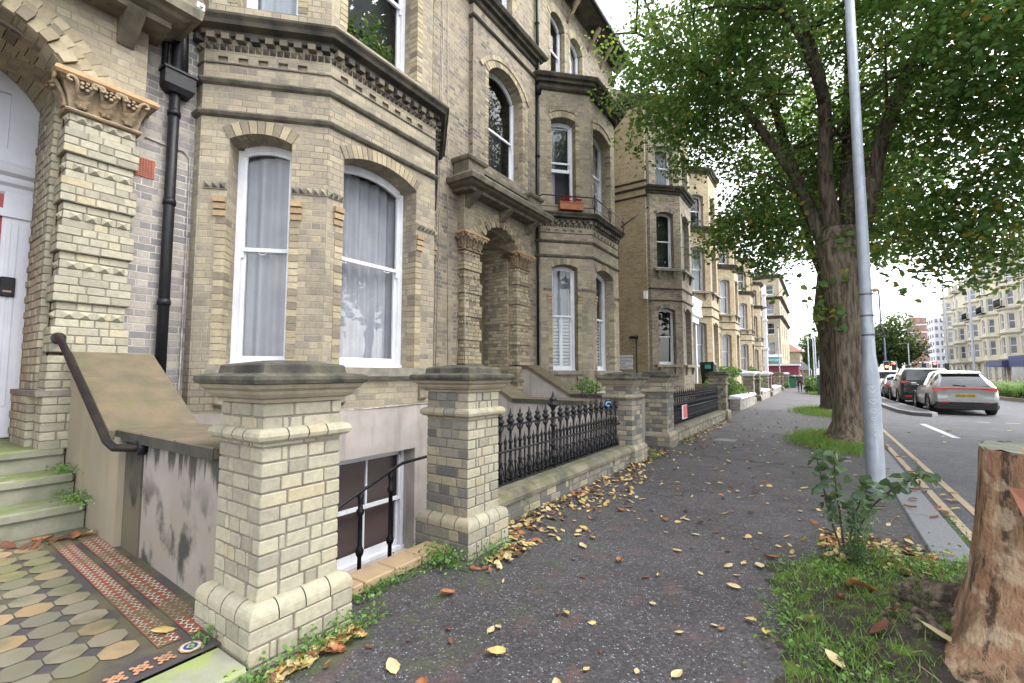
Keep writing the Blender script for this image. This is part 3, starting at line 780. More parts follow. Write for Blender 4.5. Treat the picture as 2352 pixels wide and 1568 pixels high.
def dogtooth(mb, F, u0, u1, z, h, out, base=0.0, pitch=0.078, gap=0.007):
    n = max(1, int(round((u1 - u0) / pitch))); st = (u1 - u0) / n
    for i in range(n):
        a = u0 + i * st + gap; b = u0 + (i + 1) * st - gap; mb.col = rnd.random()
        c = F.p((a + b) / 2, z + h / 2, base + out)
        q = [F.p(a, z, base), F.p(b, z, base), F.p(b, z + h, base), F.p(a, z + h, base)]
        for j in range(4): mb.poly([q[j], q[(j + 1) % 4], c])

def dentils(mb, F, u0, u1, z0, z1, d0, d1, pitch=0.16, wd=0.085, off=0.0):
    u = u0 + off
    while u + wd < u1:
        mb.col = rnd.random(); fbox(mb, F, u, u + wd, z0, z1, d0, d1); u += pitch

CORN = [(0.0, -0.34), (0.04, -0.30), (0.05, -0.20), (0.12, -0.19), (0.13, -0.12), (0.19, -0.10), (0.22, -0.04), (0.225, -0.012), (0.20, 0.0), (-0.1, 0.03)]
STRING = [(0.0, -0.07), (0.035, -0.05), (0.052, -0.02), (0.045, 0.0), (0.0, 0.02)]

def bay(parent, y0, yB, yE, xb=-4.75, xw=-5.87, dpt=0.97, ret=0.15, zb=-1.45, cfg=None):
    """canted bay: returns path and facets. Levels in cfg."""
    c = cfg; xa = xb - dpt
    path = [(xw, yB - dpt), (xa, yB - dpt), (xb, yB), (xb, yE), (xa, yE + dpt), (xw, yE + dpt)]
    Fs = [Fac(path[i], path[i + 1]) for i in range(5)]
    return path, Fs
# ---------------------------------------------------------------- the two near houses
CARV = {}
def capital(parent, x1, ya, yb, z0, z1):
    """carved capital: astragal, flared block with leaves and volutes, abacus"""
    mb = MB(); P = rect(-5.95, x1, ya, yb); H = z1 - z0
    mb.sweep([(-0.02, z0), (0.025, z0 + 0.005), (0.035, z0 + 0.02), (0.025, z0 + 0.035), (0.0, z0 + 0.04), (0.02, z0 + 0.4 * H), (0.06, z0 + 0.7 * H), (0.10, z1 - 0.085)], P, closed=True)
    faces = [(Fac((-5.95, ya), (x1, ya)), x1 + 5.95, 0.12), (Fac((x1, ya), (x1, yb)), yb - ya, 0.0)]
    for F, L, us in faces:
        L0 = us; n = 3 if us == 0 else 1; st = (L - L0) / n
        for i in range(n):
            uc = L0 + (i + 0.5) * st
            for s_ in (-1, 1):                       # curling acanthus side leaves and volutes
                c = []; rr = []
                for k in range(15):
                    t = k / 14
                    if t < 0.55:
                        q = t / 0.55; u = uc + s_ * (0.015 + 0.05 * q ** 1.5); z = z0 + 0.05 + (H - 0.16) * q; d = 0.02 + 0.09 * q ** 1.6
                    else:
                        q = (t - 0.55) / 0.45; a = q * 5.4; r_ = 0.042 * (1 - 0.72 * q)
                        u = uc + s_ * (0.065 + 0.042 - r_ * math.cos(a)) - s_ * 0.0; z = z0 + H - 0.11 + r_ * math.sin(a); d = 0.115 + 0.01 * q
                    c.append(F.p(u, z, d)); rr.append(0.023 * (1 - 0.5 * t))
                mb.tube(c, rr, 6)
            for k in range(3):                       # lobed centre leaf
                w_ = 0.078 - 0.014 * k; zz = z0 + 0.06 + k * 0.055
                for s_ in (-1, 1):
                    b_ = [F.p(uc, zz, 0.03 + 0.014 * k), F.p(uc + s_ * w_, zz + 0.028, 0.05 + .015 * k), F.p(uc + s_ * w_ * 0.7, zz + 0.07, 0.085 + .018 * k), F.p(uc, zz + 0.055, 0.06 + .015 * k)]
                    mb.poly(b_ if s_ > 0 else b_[::-1])
            cc = Vector(F.p(uc, z0 + H - 0.13, 0.10))
            for k in range(5):                       # rosette
                a = k * 2 * math.pi / 5; o = F.e * (0.034 * math.cos(a)) + Vector((0, 0, 0.034 * math.sin(a)))
                mb.tube([cc + o, cc + o + F.n * 0.022], [0.022, 0.012], 6)
            mb.tube([cc, cc + F.n * 0.03], [0.012, 0.007], 6)
    cp = mb.build('capital', M['carved'], parent)
    mb = MB(); mb.sweep([(0.0, z1 - 0.085), (0.115, z1 - 0.08), (0.135, z1 - 0.055), (0.125, z1 - 0.02), (0.10, z1), (-0.2, z1)], P, closed=True)
    mb.build('abacus', M['terracotta'], cp)

def porch_pier(root, ya, yb, z0, side):
    """banded porch pier: projecting brick blocks alternating with recessed courses and dogtooth"""
    mb = MB(); z = z0
    for i in range(5):
        lay_bricks(mb, -5.95, -5.70, ya, yb, z, z + 0.233, jit=0.003)
        lay_bricks(mb, -5.95, -5.73, ya + 0.03, yb - 0.03, z + 0.233, z + 0.466, jit=0.003, start=1)
        mb.mi = 0
        dogtooth(mb, Fac((-5.73, ya + 0.05), (-5.73, yb - 0.03)), 0.01, yb - ya - 0.09, z + 0.233 + 0.082, 0.066, 0.032, 0.001, 0.105, 0.016)
        dogtooth(mb, Fac((-5.95, ya + 0.03), (-5.73, ya + 0.03)), 0.10, 0.21, z + 0.233 + 0.082, 0.066, 0.028, 0.001, 0.06, 0.008)
        z += 0.466
    lay_bricks(mb, -5.95, -5.69, ya - .01, yb + .005, z0 - 0.40, z0 - 0.03, jit=0.003)
    p = mb.build('porch_pier', [M['gault'] if root.name == 'terraced_house' else M['buff'], M['mortar']], root)
    capital(root, -5.72, ya + 0.02, yb - 0.02, z0 + 2.25, z0 + 2.62)
    return p

def house(y0, label, yend, w1, flank=False):
    Y = lambda v: y0 + v
    root = thing('terraced_house', label, 'house', (-6.5, Y(3), 0), 'brick terraced houses along the pavement')
    first = y0 == 0
    # ---- main wall
    F = Fac((-5.87, Y(-1.2)), (-5.87, Y(yend))); o_ = 1.2
    op_porch = dict(u0=o_ - .30, u1=o_ + 1.10, z0=-0.2, zt=4.25, rise=0.3, depth=0.05)
    op_ff = dict(u0=o_ + 0.05, u1=o_ + 1.42, z0=5.9, zt=8.02, rise=0.36, depth=0.30)
    op_sf = dict(u0=o_ + 0.10, u1=o_ + 1.10, z0=9.75, zt=11.5, rise=0.2, depth=0.2)
    op_t1 = dict(u0=o_ + 3.0, u1=o_ + 3.86, z0=9.62, zt=11.45, rise=0.26, depth=0.22)
    op_t2 = dict(u0=o_ + 4.22, u1=o_ + 5.08, z0=9.62, zt=11.45, rise=0.26, depth=0.22)
    mb = MB()
    wall_panel(mb, F, -1.45, 12.55, [op_porch, op_sf, op_t1, op_t2, dict(u0=o_ - .2, u1=o_ + 1.7, z0=5.4, zt=9.0, depth=.02)])
    FP = Fac((-5.77, Y(-0.50)), (-5.77, Y(2.0)))          # shallow projecting panel over the porch
    opp = dict(op_ff); opp['u0'] = 0.53; opp['u1'] = 1.90
    wall_panel(mb, FP, 5.2, 9.25, [opp], rmi=1)
    mb.poly([FP.p(0, 5.2, 0), FP.p(0, 9.25, 0), FP.p(0, 9.25, -.1), FP.p(0, 5.2, -.1)]); mb.poly([FP.p(2.5, 5.2, 0), FP.p(2.5, 5.2, -.1), FP.p(2.5, 9.25, -.1), FP.p(2.5, 9.25, 0)])
    fl = 14.0
    mb.poly([(-5.87, Y(yend), -1.45), (-5.87 - fl, Y(yend), -1.45), (-5.87 - fl, Y(yend), 12.55), (-5.87, Y(yend), 12.55)])
    mb.poly([(-5.87 - fl, Y(-1.2), -1.45), (-5.87, Y(-1.2), -1.45), (-5.87, Y(-1.2), 12.55), (-5.87 - fl, Y(-1.2), 12.55)])
    mb.poly([(-5.87 - fl, Y(yend), -1.45), (-5.87 - fl, Y(-1.2), -1.45), (-5.87 - fl, Y(-1.2), 12.55), (-5.87 - fl, Y(yend), 12.55)])
    wall = mb.build('wall', [M['brick_dark'], M['brick']], root)
    if first:
        mb = MB(); wall_panel(mb, Fac((-5.866, 1.60), (-5.866, 2.17)), 0.4, 5.4); mb.build('wall_strip', M['brick_grey'], root)
    # brick surrounds of the wall openings, one part each
    def jambs(mb, Fx, ranges, z0, z1, k, dep=-0.1):
        for i in range(k):
            za = z0 + (z1 - z0) * i / k; zb = z0 + (z1 - z0) * (i + 1) / k - 0.012
            for (ua, ub) in ranges:
                mb.col = rnd.random(); fbox(mb, Fx, ua, ub, za, zb, dep, 0.004 + .004 * rnd.random())
    mb = MB(); arch_ring(mb, FP, opp, 0.23, -0.12, 0.012, 17); arch_ring(mb, FP, opp, 0.10, -0.02, 0.03, 21, spread=0.24)
    jambs(mb, FP, ((opp['u0'] - .12, opp['u0'] + .002), (opp['u1'] - .002, opp['u1'] + .12), (opp['u1'] + .13, opp['u1'] + .24)), 5.9, 8.02, 27)
    mb.build('window_surround', [M['buff'], M['mortar']], root)
    for op in (op_t1, op_t2, op_sf):
        mb = MB(); arch_ring(mb, F, op, 0.22, -0.05, 0.012, 13)
        jambs(mb, F, ((op['u0'] - .11, op['u0'] + .002), (op['u1'] - .002, op['u1'] + .11)), op['z0'], op['zt'], 22)
        mb.build('window_surround', [M['buff'], M['mortar']], root)
    window(root, FP, opp, 0.26, curtain='dark', meet=6.98); window(root, F, op_t1, 0.16, curtain='half'); window(root, F, op_t2, 0.16, curtain='net'); window(root, F, op_sf, 0.16, curtain='dark')
    # hood cornice above the panel, sills
    mb = MB(); mb.sweep([(a * 1.15, 9.58 + b * 0.95) for a, b in CORN], [(-5.87, Y(-0.53)), (-5.77, Y(-0.53)), (-5.77, Y(2.03)), (-5.87, Y(2.03))])
    mb.sweep([(a, 9.0 + b) for a, b in STRING], [(-5.87, Y(-0.50)), (-5.765, Y(-0.50)), (-5.765, Y(2.0)), (-5.87, Y(2.0))])
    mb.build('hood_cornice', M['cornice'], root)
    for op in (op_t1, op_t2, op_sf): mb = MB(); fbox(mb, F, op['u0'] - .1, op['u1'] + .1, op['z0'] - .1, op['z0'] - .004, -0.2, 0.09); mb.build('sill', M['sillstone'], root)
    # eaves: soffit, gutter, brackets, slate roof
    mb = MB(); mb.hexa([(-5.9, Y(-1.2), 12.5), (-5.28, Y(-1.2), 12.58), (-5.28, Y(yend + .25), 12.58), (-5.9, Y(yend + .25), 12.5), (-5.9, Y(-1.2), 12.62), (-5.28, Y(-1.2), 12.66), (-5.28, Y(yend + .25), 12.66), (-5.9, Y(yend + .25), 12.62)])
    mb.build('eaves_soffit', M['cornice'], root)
    mb = MB(); mb.tube([(-5.24, Y(-1.2), 12.62), (-5.24, Y(yend + .3), 12.62)], 0.075, 8); mb.build('gutter', M['blackiron'], root)
    mb = MB(); b = [(-5.28, Y(-1.2), 12.663), (-5.28, Y(yend + .25), 12.663), (-10.5, Y(yend + .25), 16.2), (-10.5, Y(-1.2), 16.2)]
    mb.poly(b); mb.poly([b[3], b[2], (-19.9, Y(yend + .25), 12.6), (-19.9, Y(-1.2), 12.6)]); mb.mi = 1
    mb.poly([(-5.28, Y(yend + .24), 12.66), (-19.9, Y(yend + .24), 12.6), (-10.5, Y(yend + .24), 16.2)])
    mb.build('roof', [M['slate'], M['brick_dark']], root)
    for yy in ([2.6, 4.04, 5.5, 6.5, yend - .1] if not first else [2.6, 4.04, 5.5]):
        mb = MB(); c = [(-5.86, Y(yy), 11.86), (-5.80, Y(yy), 12.02), (-5.74, Y(yy), 12.06), (-5.66, Y(yy), 12.14), (-5.60, Y(yy), 12.30), (-5.50, Y(yy), 12.42), (-5.42, Y(yy), 12.49)]
        mb.tube(c, [0.025, 0.045, 0.04, 0.045, 0.075, 0.08, 0.05], 8); mb.build('eaves_bracket', M['carved'], root)
    # ---- canted bay
    B0, E0 = 3.135, 4.945
    path, Fs = bay(root, y0, Y(B0), Y(E0))
    W = Fs[1].W
    oL = dict(u0=0.30, u1=0.97, z0=1.50, zt=4.10, rise=0.09, depth=0.30); oF = dict(u0=0.22, u1=1.43, z0=1.50, zt=4.05, rise=0.15, depth=0.30)
    oR = dict(oL); oR['u0'] = W - 0.97; oR['u1'] = W - 0.30
    recs = lambda Wd: [dict(u0=q, u1=q + 0.105, z0=5.02, zt=5.085, depth=0.035, back=True) for q in np.arange(0.14, Wd - 0.2, 0.215)]
    ups = lambda o, z0, zt: dict(o, z0=z0, zt=zt)
    mb = MB()
    opsf = {1: [oL], 2: [oF], 3: [oR]}
    for i, f in enumerate(Fs):
        ops = list(opsf.get(i, [])) + (recs(f.W) if i in (1, 2) else [])
        wall_panel(mb, f, 0.98, 5.45, ops, rmi=None)
    mb.mi = 1
    bm = {}
    for i, f in enumerate(Fs):
        ob = [dict(u0=0.2, u1=1.46, z0=-1.0, zt=0.39, depth=0.22)] if i == 2 else []
        wall_panel(mb, f, -1.45, 0.98, ob, d=0.015); bm[i] = ob
    for i, f in enumerate(Fs): mb.poly([f.p(0, .98, 0), f.p(f.W, .98, 0), f.p(f.W, .98, .015), f.p(0, .98, .015)][::-1])
    mb.mi = 0
    pin = [(p[0] - (0.06 if i in (2, 3) else 0.03), p[1] + (0.03 if i < 3 else -0.03)) for i, p in enumerate(path)]
    Fu = [Fac(pin[i], pin[i + 1]) for i in range(5)]
    uL, uF, uR = ups(oL, 5.75, 8.0), ups(oF, 5.75, 7.95), ups(oR, 5.75, 8.0)
    for i, f in enumerate(Fu): wall_panel(mb, f, 5.45, 8.8, {1: [uL], 2: [uF], 3: [uR]}.get(i, []))
    mb.mi = 2
    mb.poly([(p[0], p[1], 9.13) for p in path])
    mb.build('bay', [M['brick'] if first else M['brick'], M['render'], M['lead']], root)
    # brick surround of each bay window: arch, dogtooth, corbels and jamb bricks
    for i, op in ((1, oL), (2, oF), (3, oR)):
        mb = MB(); arch_ring(mb, Fs[i], op, 0.155, -0.20, 0.012, 9 if i != 2 else 17)
        for s_ in (0, 1):
            ranges = ((op['u0'] - 0.105, op['u0'] + .004),) if s_ == 0 else ((op['u1'] - .004, op['u1'] + 0.105),)
            jambs(mb, Fs[i], ranges, 1.52, 3.19, 21, -0.15)
            for k in range(3):                            # stepped corbels under the dogtooth
                mb.mi = 2; zz = 3.43 - 0.0776 * (k + 1)
                ua, ub = (op['u0'] - 0.13, op['u0'] - .005) if s_ == 0 else (op['u1'] + .005, op['u1'] + 0.13)
                mb.col = rnd.random(); fbox(mb, Fs[i], ua, ub, zz, zz + 0.062, -0.02, 0.046 - 0.012 * k); mb.mi = 0
        mb.build('window_surround', [M['buff'], M['mortar'], M['orangeb']], root)
        for (ua, ub) in ((0.0 if i > 1 else 0.06, op['u0'] - 0.004), (op['u1'] + 0.004, Fs[i].W)):
            mb = MB(); fbox(mb, Fs[i], ua, ub, 3.505, 3.592, -0.02, 0.012); dogtooth(mb, Fs[i], ua + .004, ub - 0.004, 3.515, 0.068, 0.05, 0.012); mb.build('dogtooth_band', [M['gault_grey'], M['mortar']], root)
    for i, op in ((1, uL), (2, uF), (3, uR)):
        mb = MB(); arch_ring(mb, Fu[i], op, 0.16, -0.20, 0.012, 9 if i != 2 else 17); arch_ring(mb, Fu[i], dict(op, zt=op['zt'] + .17), 0.07, -0.02, 0.03, 11, spread=0.03)
        jambs(mb, Fu[i], ((op['u0'] - 0.105, op['u0'] + .004), (op['u1'] - .004, op['u1'] + 0.105)), 5.78, 7.95, 28, -0.15)
        mb.build('window_surround', [M['buff'], M['mortar']], root)
    # string courses and cornices
    mb = MB()
    for zz in (4.42, 4.80): mb.sweep([(a, zz + b) for a, b in STRING], path)
    mb.sweep([(0, 4.985), (0.014, 4.99), (0.014, 5.005), (0, 5.01)], path)
    mb.build('string_course', M['string'], root)
    mb = MB(); mb.sweep([(0.0, 5.30), (0.05, 5.31), (0.06, 5.36), (0.15, 5.38), (0.165, 5.42), (0.20, 5.455), (0.205, 5.48), (0.19, 5.49), (-0.25, 5.53)], path)
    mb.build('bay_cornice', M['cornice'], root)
    mb = MB()
    for i in (0, 1, 2, 3, 4):
        f = Fs[i]
        dogtooth(mb, f, 0.0, f.W, 5.155, 0.075, 0.05, 0.002, 0.075)
        dentils(mb, f, 0.02, f.W, 5.245, 5.315, -0.02, 0.085, 0.155, 0.085, 0.02)
    mb.build('dentil_band', [M['dark_brick'], M['mortar_dark']], root)
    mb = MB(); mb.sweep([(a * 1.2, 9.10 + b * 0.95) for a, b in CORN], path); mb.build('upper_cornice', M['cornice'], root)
    # sills and consoles
    mb = MB(); f = Fs[2]; fbox(mb, f, 0.03, 1.74, 1.385, 1.497, -0.2, 0.10); fbox(mb, f, 0.07, 1.70, 1.345, 1.385, -0.02, 0.055); mb.build('sill', M['sillstone'], root)
    for i in (1, 3): mb = MB(); fbox(mb, Fs[i], 0.2, Fs[i].W - .28, 1.40, 1.497, -0.2, 0.09); mb.build('sill', M['sillstone'], root)
    for i, us in ((2, (0.16, 1.52)), (1, (0.28, 0.92)), (3, (0.28, 0.92))):
        for u in us:
            mb = MB(); f = Fs[i]; pr = []
            for k in range(12):
                t = k / 11; pr.append((1.345 - 0.30 * t, 0.085 * (1 - t) ** 0.8 + 0.018 * math.sin(t * 9) + 0.012))
            for (za, da), (zb_, db) in zip(pr, pr[1:]):
                mb.hexa([f.p(u, zb_, db), f.p(u + .12, zb_, db), f.p(u + .12, zb_, -.02), f.p(u, zb_, -.02), f.p(u, za, da), f.p(u + .12, za, da), f.p(u + .12, za, -.02), f.p(u, za, -.02)])
            mb.tube([f.p(u - .008, 1.30, 0.075), f.p(u + .128, 1.30, 0.075)], 0.035, 8); mb.tube([f.p(u - .005, 1.09, 0.03), f.p(u + .125, 1.09, 0.03)], 0.026, 8)
            mb.build('sill_console', M['capstone'], root)
    a = window(root, Fs[1], oL, 0.27, curtain='curtain' if first else 'shutter', meet=2.90, fw=0.065); b = window(root, Fs[2], oF, 0.27, curtain='curtain' if first else 'shutter', meet=2.90, fw=0.07); window(root, Fs[3], oR, 0.27, curtain='curtain')
    if first:
        pulls(a, Fs[1], [0.6], 2.875, 0.27); pulls(b, Fs[2], [0.45, 1.15], 2.875, 0.27)
    window(root, Fu[1], uL, 0.27, curtain='net' if first else 'half', meet=6.98, open_=0.0 if first else 0.95, fw=0.065); window(root, Fu[2], uF, 0.27, curtain='dark' if first else 'net', meet=6.98, fw=0.07); window(root, Fu[3], uR, 0.27, curtain='net')
    window(root, Fs[2], bm[2][0], 0.20, style='bars', curtain='board', meet=-0.30, name='basement_window')
    # ---- porch
    FA = Fac((-5.70, Y(-0.84)), (-5.70, Y(1.64)))
    oa = dict(u0=0.58, u1=1.90, z0=4.16, zt=4.20, rise=0.40, depth=0.30)
    mb = MB(); wall_panel(mb, FA, 4.16, 5.02, [oa])
    for u in (0, 2.48):
        q = [FA.p(u, 4.16, 0), FA.p(u, 5.02, 0), FA.p(u, 5.02, -.17), FA.p(u, 4.16, -.17)]
        mb.poly(q if u == 0 else q[::-1])
    for (ua, ub) in ((0, .58), (1.90, 2.48)): mb.poly([FA.p(ua, 4.16, 0), FA.p(ua, 4.16, -.3), FA.p(ub, 4.16, -.3), FA.p(ub, 4.16, 0)])
    mb.build('porch_front', M['brick'], root)
    mb = MB(); arch_ring(mb, FA, oa, 0.115, -0.5, 0.02, 19, dent=0.035); arch_ring(mb, FA, oa, 0.115, -0.1, 0.008, 21, spread=0.12); arch_ring(mb, FA, oa, 0.115, -0.1, 0.005, 23, spread=0.24)
    arch_ring(mb, FA, dict(oa, zt=4.20 - .0), 0.02, -1.15, -0.5, 17)
    mb.build('porch_arch', [M['buff'], M['mortar']], root)
    porch_pier(root, Y(1.06), Y(1.62), 1.615, 1); porch_pier(root, Y(-0.82), Y(-0.26), 1.615, -1)
    for (ya, yb) in ((Y(1.03), Y(1.3)), (Y(-0.50), Y(-0.23))):
        mb = MB()
        lay_bricks(mb, -6.62, -5.955, ya, yb, 1.27, 4.20, jit=0.005, faces='yYX')
        lay_bricks(mb, -6.66, -5.95, ya - .04, yb + .04, 0.75, 1.22, jit=0.004, faces='yYX')
        lay_bricks(mb, -5.95, -5.66, ya + .0, yb + .32, 0.75, 1.22, jit=0.004, faces='yYX')
        mb.mi = 1; mb.box(-6.67, -5.65, ya - .045, yb + .045, 1.22, 1.27)
        mb.build('porch_jamb', [M['gault'] if first else M['buff'], M['mortar']], root)
    mb = MB()                                             # inside of the porch
    mb.poly([(-5.9, Y(1.08), 0.7), (-6.9, Y(1.08), 0.7), (-6.9, Y(1.08), 4.7), (-5.9, Y(1.08), 4.7)])
    mb.poly([(-6.9, Y(-.28), 0.7), (-5.9, Y(-.28), 0.7), (-5.9, Y(-.28), 4.7), (-6.9, Y(-.28), 4.7)])
    mb.poly([(-6.9, Y(1.08), 0.7), (-6.9, Y(-.28), 0.7), (-6.9, Y(-.28), 4.7), (-6.9, Y(1.08), 4.7)])
    mb.mi = 1; mb.poly([(-6.9, Y(-.28), 4.62), (-5.72, Y(-.28), 4.62), (-5.72, Y(1.08), 4.62), (-6.9, Y(1.08), 4.62)][::-1])
    mb.build('porch_lining', [M['brick_flank'], M['render']], root)
    dr = MB()                                             # panelled door surround, fanlight and door
    X = -6.84
    dr.box(X - .05, X, Y(.865), Y(1.075), .78, 3.28); dr.box(X - .05, X, Y(-.275), Y(0.0), .78, 3.28)
    for yy in (.90, .95): dr.box(X, X + .012, Y(yy), Y(yy + .028), 1.1, 2.95)
    for yy in (.83, ): dr.box(X, X + .03, Y(yy - .02), Y(yy + .235), 3.02, 3.10)
    dr.sweep([(0.0, 3.26), (0.02, 3.28), (0.03, 3.34), (0.07, 3.37), (0.08, 3.43), (0.13, 3.46), (0.15, 3.52), (0.12, 3.56), (0, 3.58)], [(X - .03, Y(-.275)), (X - .03, Y(1.075))])
    dr.box(X - .05, X - .01, Y(-.275), Y(1.075), 3.58, 4.6)
    dr.box(X - .01, X + .03, Y(.86), Y(1.075), 3.58, 4.6); dr.box(X - .01, X + .03, Y(.5), Y(.86), 3.58, 3.72); dr.box(X - .01, X + .03, Y(.5), Y(.86), 4.3, 4.6)
    ds = dr.build('door_surround', M['offwhite'], root)
    mb = MB(); mb.box(X - .07, X - .03, Y(0.0), Y(.865), .80, 3.26)
    for (ya, yb, za, zb) in ((.08, .36, 1.0, 1.9), (.44, .72, 1.0, 1.9), (.08, .36, 2.05, 3.1), (.44, .72, 2.05, 3.1)): mb.box(X - .03, X - .018, Y(ya), Y(yb), za, zb)
    mb.build('door', M['red'] if first else M['blackiron'], root)
    if first:
        mb = MB(); mb.cbox(X + .012, X + .04, Y(.875), Y(.985), 2.20, 2.40, .008); mb.mi = 1; mb.box(X + .04, X + .043, Y(.90), Y(.96), 2.245, 2.262); mb.build('entry_phone', [M['blackiron'], M['yellow']], root)
    # canopy slab, parapet
    cp = [(-5.87, Y(-0.98)), (-5.42, Y(-0.98)), (-5.42, Y(1.74)), (-5.87, Y(1.74))]
    mb = MB(); mb.sweep([(-0.35, 4.97), (0.0, 4.97), (0.0, 5.03), (0.10, 5.06), (0.13, 5.09), (0.20, 5.10), (0.215, 5.19), (0.19, 5.235), (-0.2, 5.27)], cp)
    mb.box(-5.88, -5.6, Y(-1.0), Y(1.76), 4.975, 5.25)
    for yy in (-0.75, 0.4, 1.45): mb.hexa([(-5.72, Y(yy - .07), 4.72), (-5.68, Y(yy - .07), 4.72), (-5.68, Y(yy + .07), 4.72), (-5.72, Y(yy + .07), 4.72), (-5.72, Y(yy - .07), 4.971), (-5.35, Y(yy - .07), 4.971), (-5.35, Y(yy + .07), 4.971), (-5.72, Y(yy + .07), 4.971)])
    mb.build('porch_canopy', M['stone'], root)
    mb = MB()
    for (ya, yb) in ((-1.0, -0.50), (1.28, 1.76)):
        mb.box(-5.83, -5.46, Y(ya), Y(yb), 5.25, 5.56); mb.sweep([(0, 5.55), (0.04, 5.57), (0.06, 5.62), (0.05, 5.65), (-0.02, 5.69), (-0.17, 5.78), (-0.18, 5.78)], rect(-5.83, -5.46, Y(ya), Y(yb)), closed=True)
    mb.box(-5.72, -5.56, Y(-.50), Y(1.28), 5.25, 5.30); mb.box(-5.74, -5.54, Y(-.50), Y(1.28), 5.50, 5.58)
    for k in range(11):
        mb.lathe([(0.04, 5.30), (0.05, 5.33), (0.028, 5.36), (0.055, 5.42), (0.03, 5.47), (0.045, 5.50)], -5.64, Y(-.42 + k * 0.162), 8)
    mb.build('porch_parapet', M['stone'], root)
    return root, Fs, Fu, path

H1, F1, FU1, PATH1 = house(0.0, 'nearest cream brick house, with grey curtains in its bay and a white door surround', 6.40, 1)
H2, F2, FU2, PATH2 = house(7.6, 'second brick house, with white shutters in its bay and a dark open porch', 7.65, 2, True)

# downpipes, hopper, vent and cables fixed to the houses
mb = MB(); mb.tube([(-5.80, 1.93, 5.60), (-5.80, 1.93, 0.55)], 0.052, 12)
for z in (4.3, 3.3, 2.2, 1.35, 0.98): mb.lathe([(0.062, z - .05), (0.064, z - .01), (0.055, z + .02)], -5.80, 1.93, 12)
mb.tube([(-5.80, 1.93, 0.60), (-5.76, 1.93, 0.50), (-5.70, 1.93, 0.42)], 0.058, 10)
mb.tube([(-5.82, 1.93, 1.02), (-5.81, 1.80, 1.02), (-5.80, 1.66, 1.12)], 0.032, 8)
mb.tube([(-5.83, 1.83, 5.5), (-5.83, 1.83, 4.72)], 0.03, 8); mb.tube([(-5.83, 1.98, 5.5), (-5.82, 2.0, 4.72)], 0.052, 10)
mb.build('downpipe', M['blackiron'], H1)
mb = MB(); mb.hexa([(-5.86, 1.85, 4.50), (-5.73, 1.85, 4.50), (-5.73, 2.06, 4.50), (-5.86, 2.06, 4.50), (-5.86, 1.80, 4.56), (-5.70, 1.80, 4.56), (-5.70, 2.09, 4.56), (-5.86, 2.09, 4.56)])
mb.box(-5.86, -5.70, 1.80, 2.09, 4.56, 4.72); mb.box(-5.86, -5.685, 1.785, 2.105, 4.72, 4.745); mb.build('hopper', M['blackiron'], H1)
mb = MB(); mb.box(-5.86, -5.852, 1.585, 1.80, 3.50, 3.70); mb.mi = 1
for i in range(8):
    for j in range(8): mb.box(-5.853, -5.8505, 1.60 + i * 0.0235, 1.611 + i * 0.0235, 3.515 + j * .0225, 3.526 + j * .0225)
mb.build('airbrick', [M['redvent'], M['darkroom']], H1)
mb = MB()
mb.tube([(-5.855, 1.7, 3.93), (-5.853, 1.95, 3.92), (-5.853, 2.06, 3.92), (-5.852, 2.12, 3.86), (-5.852, 2.125, 3.6), (-5.852, 2.13, 2.4), (-5.852, 2.13, 1.5), (-5.85, 2.12, 1.0), (-5.85, 2.08, .8), (-5.80, 2.1, 0.74)], 0.008, 6)
mb.tube([(-5.85, 2.0, 0.72), (-5.72, 2.12, 0.72), (-5.2, 2.65, 0.96), (-4.75, 3.12, 0.975), (-4.73, 4.0, 0.985), (-4.73, 4.95, 1.0)], 0.009, 6)
for ya, yb in ((6.10, 6.28), (6.17, 6.31), (6.52, 6.36)): mb.tube([(-5.86, ya, 1.0), (-5.858, (ya * 2 + yb) / 3, 4.0), (-5.86, yb, 11)], 0.006, 6)
mb.tube([(-5.69, 6.80, 1.2), (-5.69, 6.80, 3.0), (-5.69, 6.86, 3.08), (-5.69, 7.2, 3.10)], 0.008, 6)
mb.build('cable', M['cable'], H1)
mb = MB(); mb.tube([(-5.80, 9.78, 12.5), (-5.80, 9.78, 8.9)], 0.045, 10)
for dy in (0.0, 0.07): mb.tube([(-5.80, 9.76 + dy, 8.9), (-5.80, 9.76 + dy, 0.6)], 0.034, 8)
for z in (10.6, 9.4, 8.75, 7.0, 5.6): mb.lathe([(0.058, z - .04), (0.062, z), (0.05, z + .03)], -5.80, 9.78, 10)
mb.lathe([(0.07, 8.62), (0.10, 8.8), (0.11, 8.95), (0.10, 8.96)], -5.79, 9.79, 12)
mb.tube([(-5.66, 9.62, 9.45), (-5.72, 9.66, 9.2), (-5.8, 9.72, 8.9)], 0.03, 8)
mb.build('downpipe', M['blackiron'], H2)
mb = MB(); mb.box(-5.40, -5.33, 1.93, 2.0, 5.30, 5.37); mb.tube([(-5.33, 1.965, 5.335), (-5.30, 1.965, 5.335)], 0.02, 8)
mb.build('security_sensor', M['white'], H1)

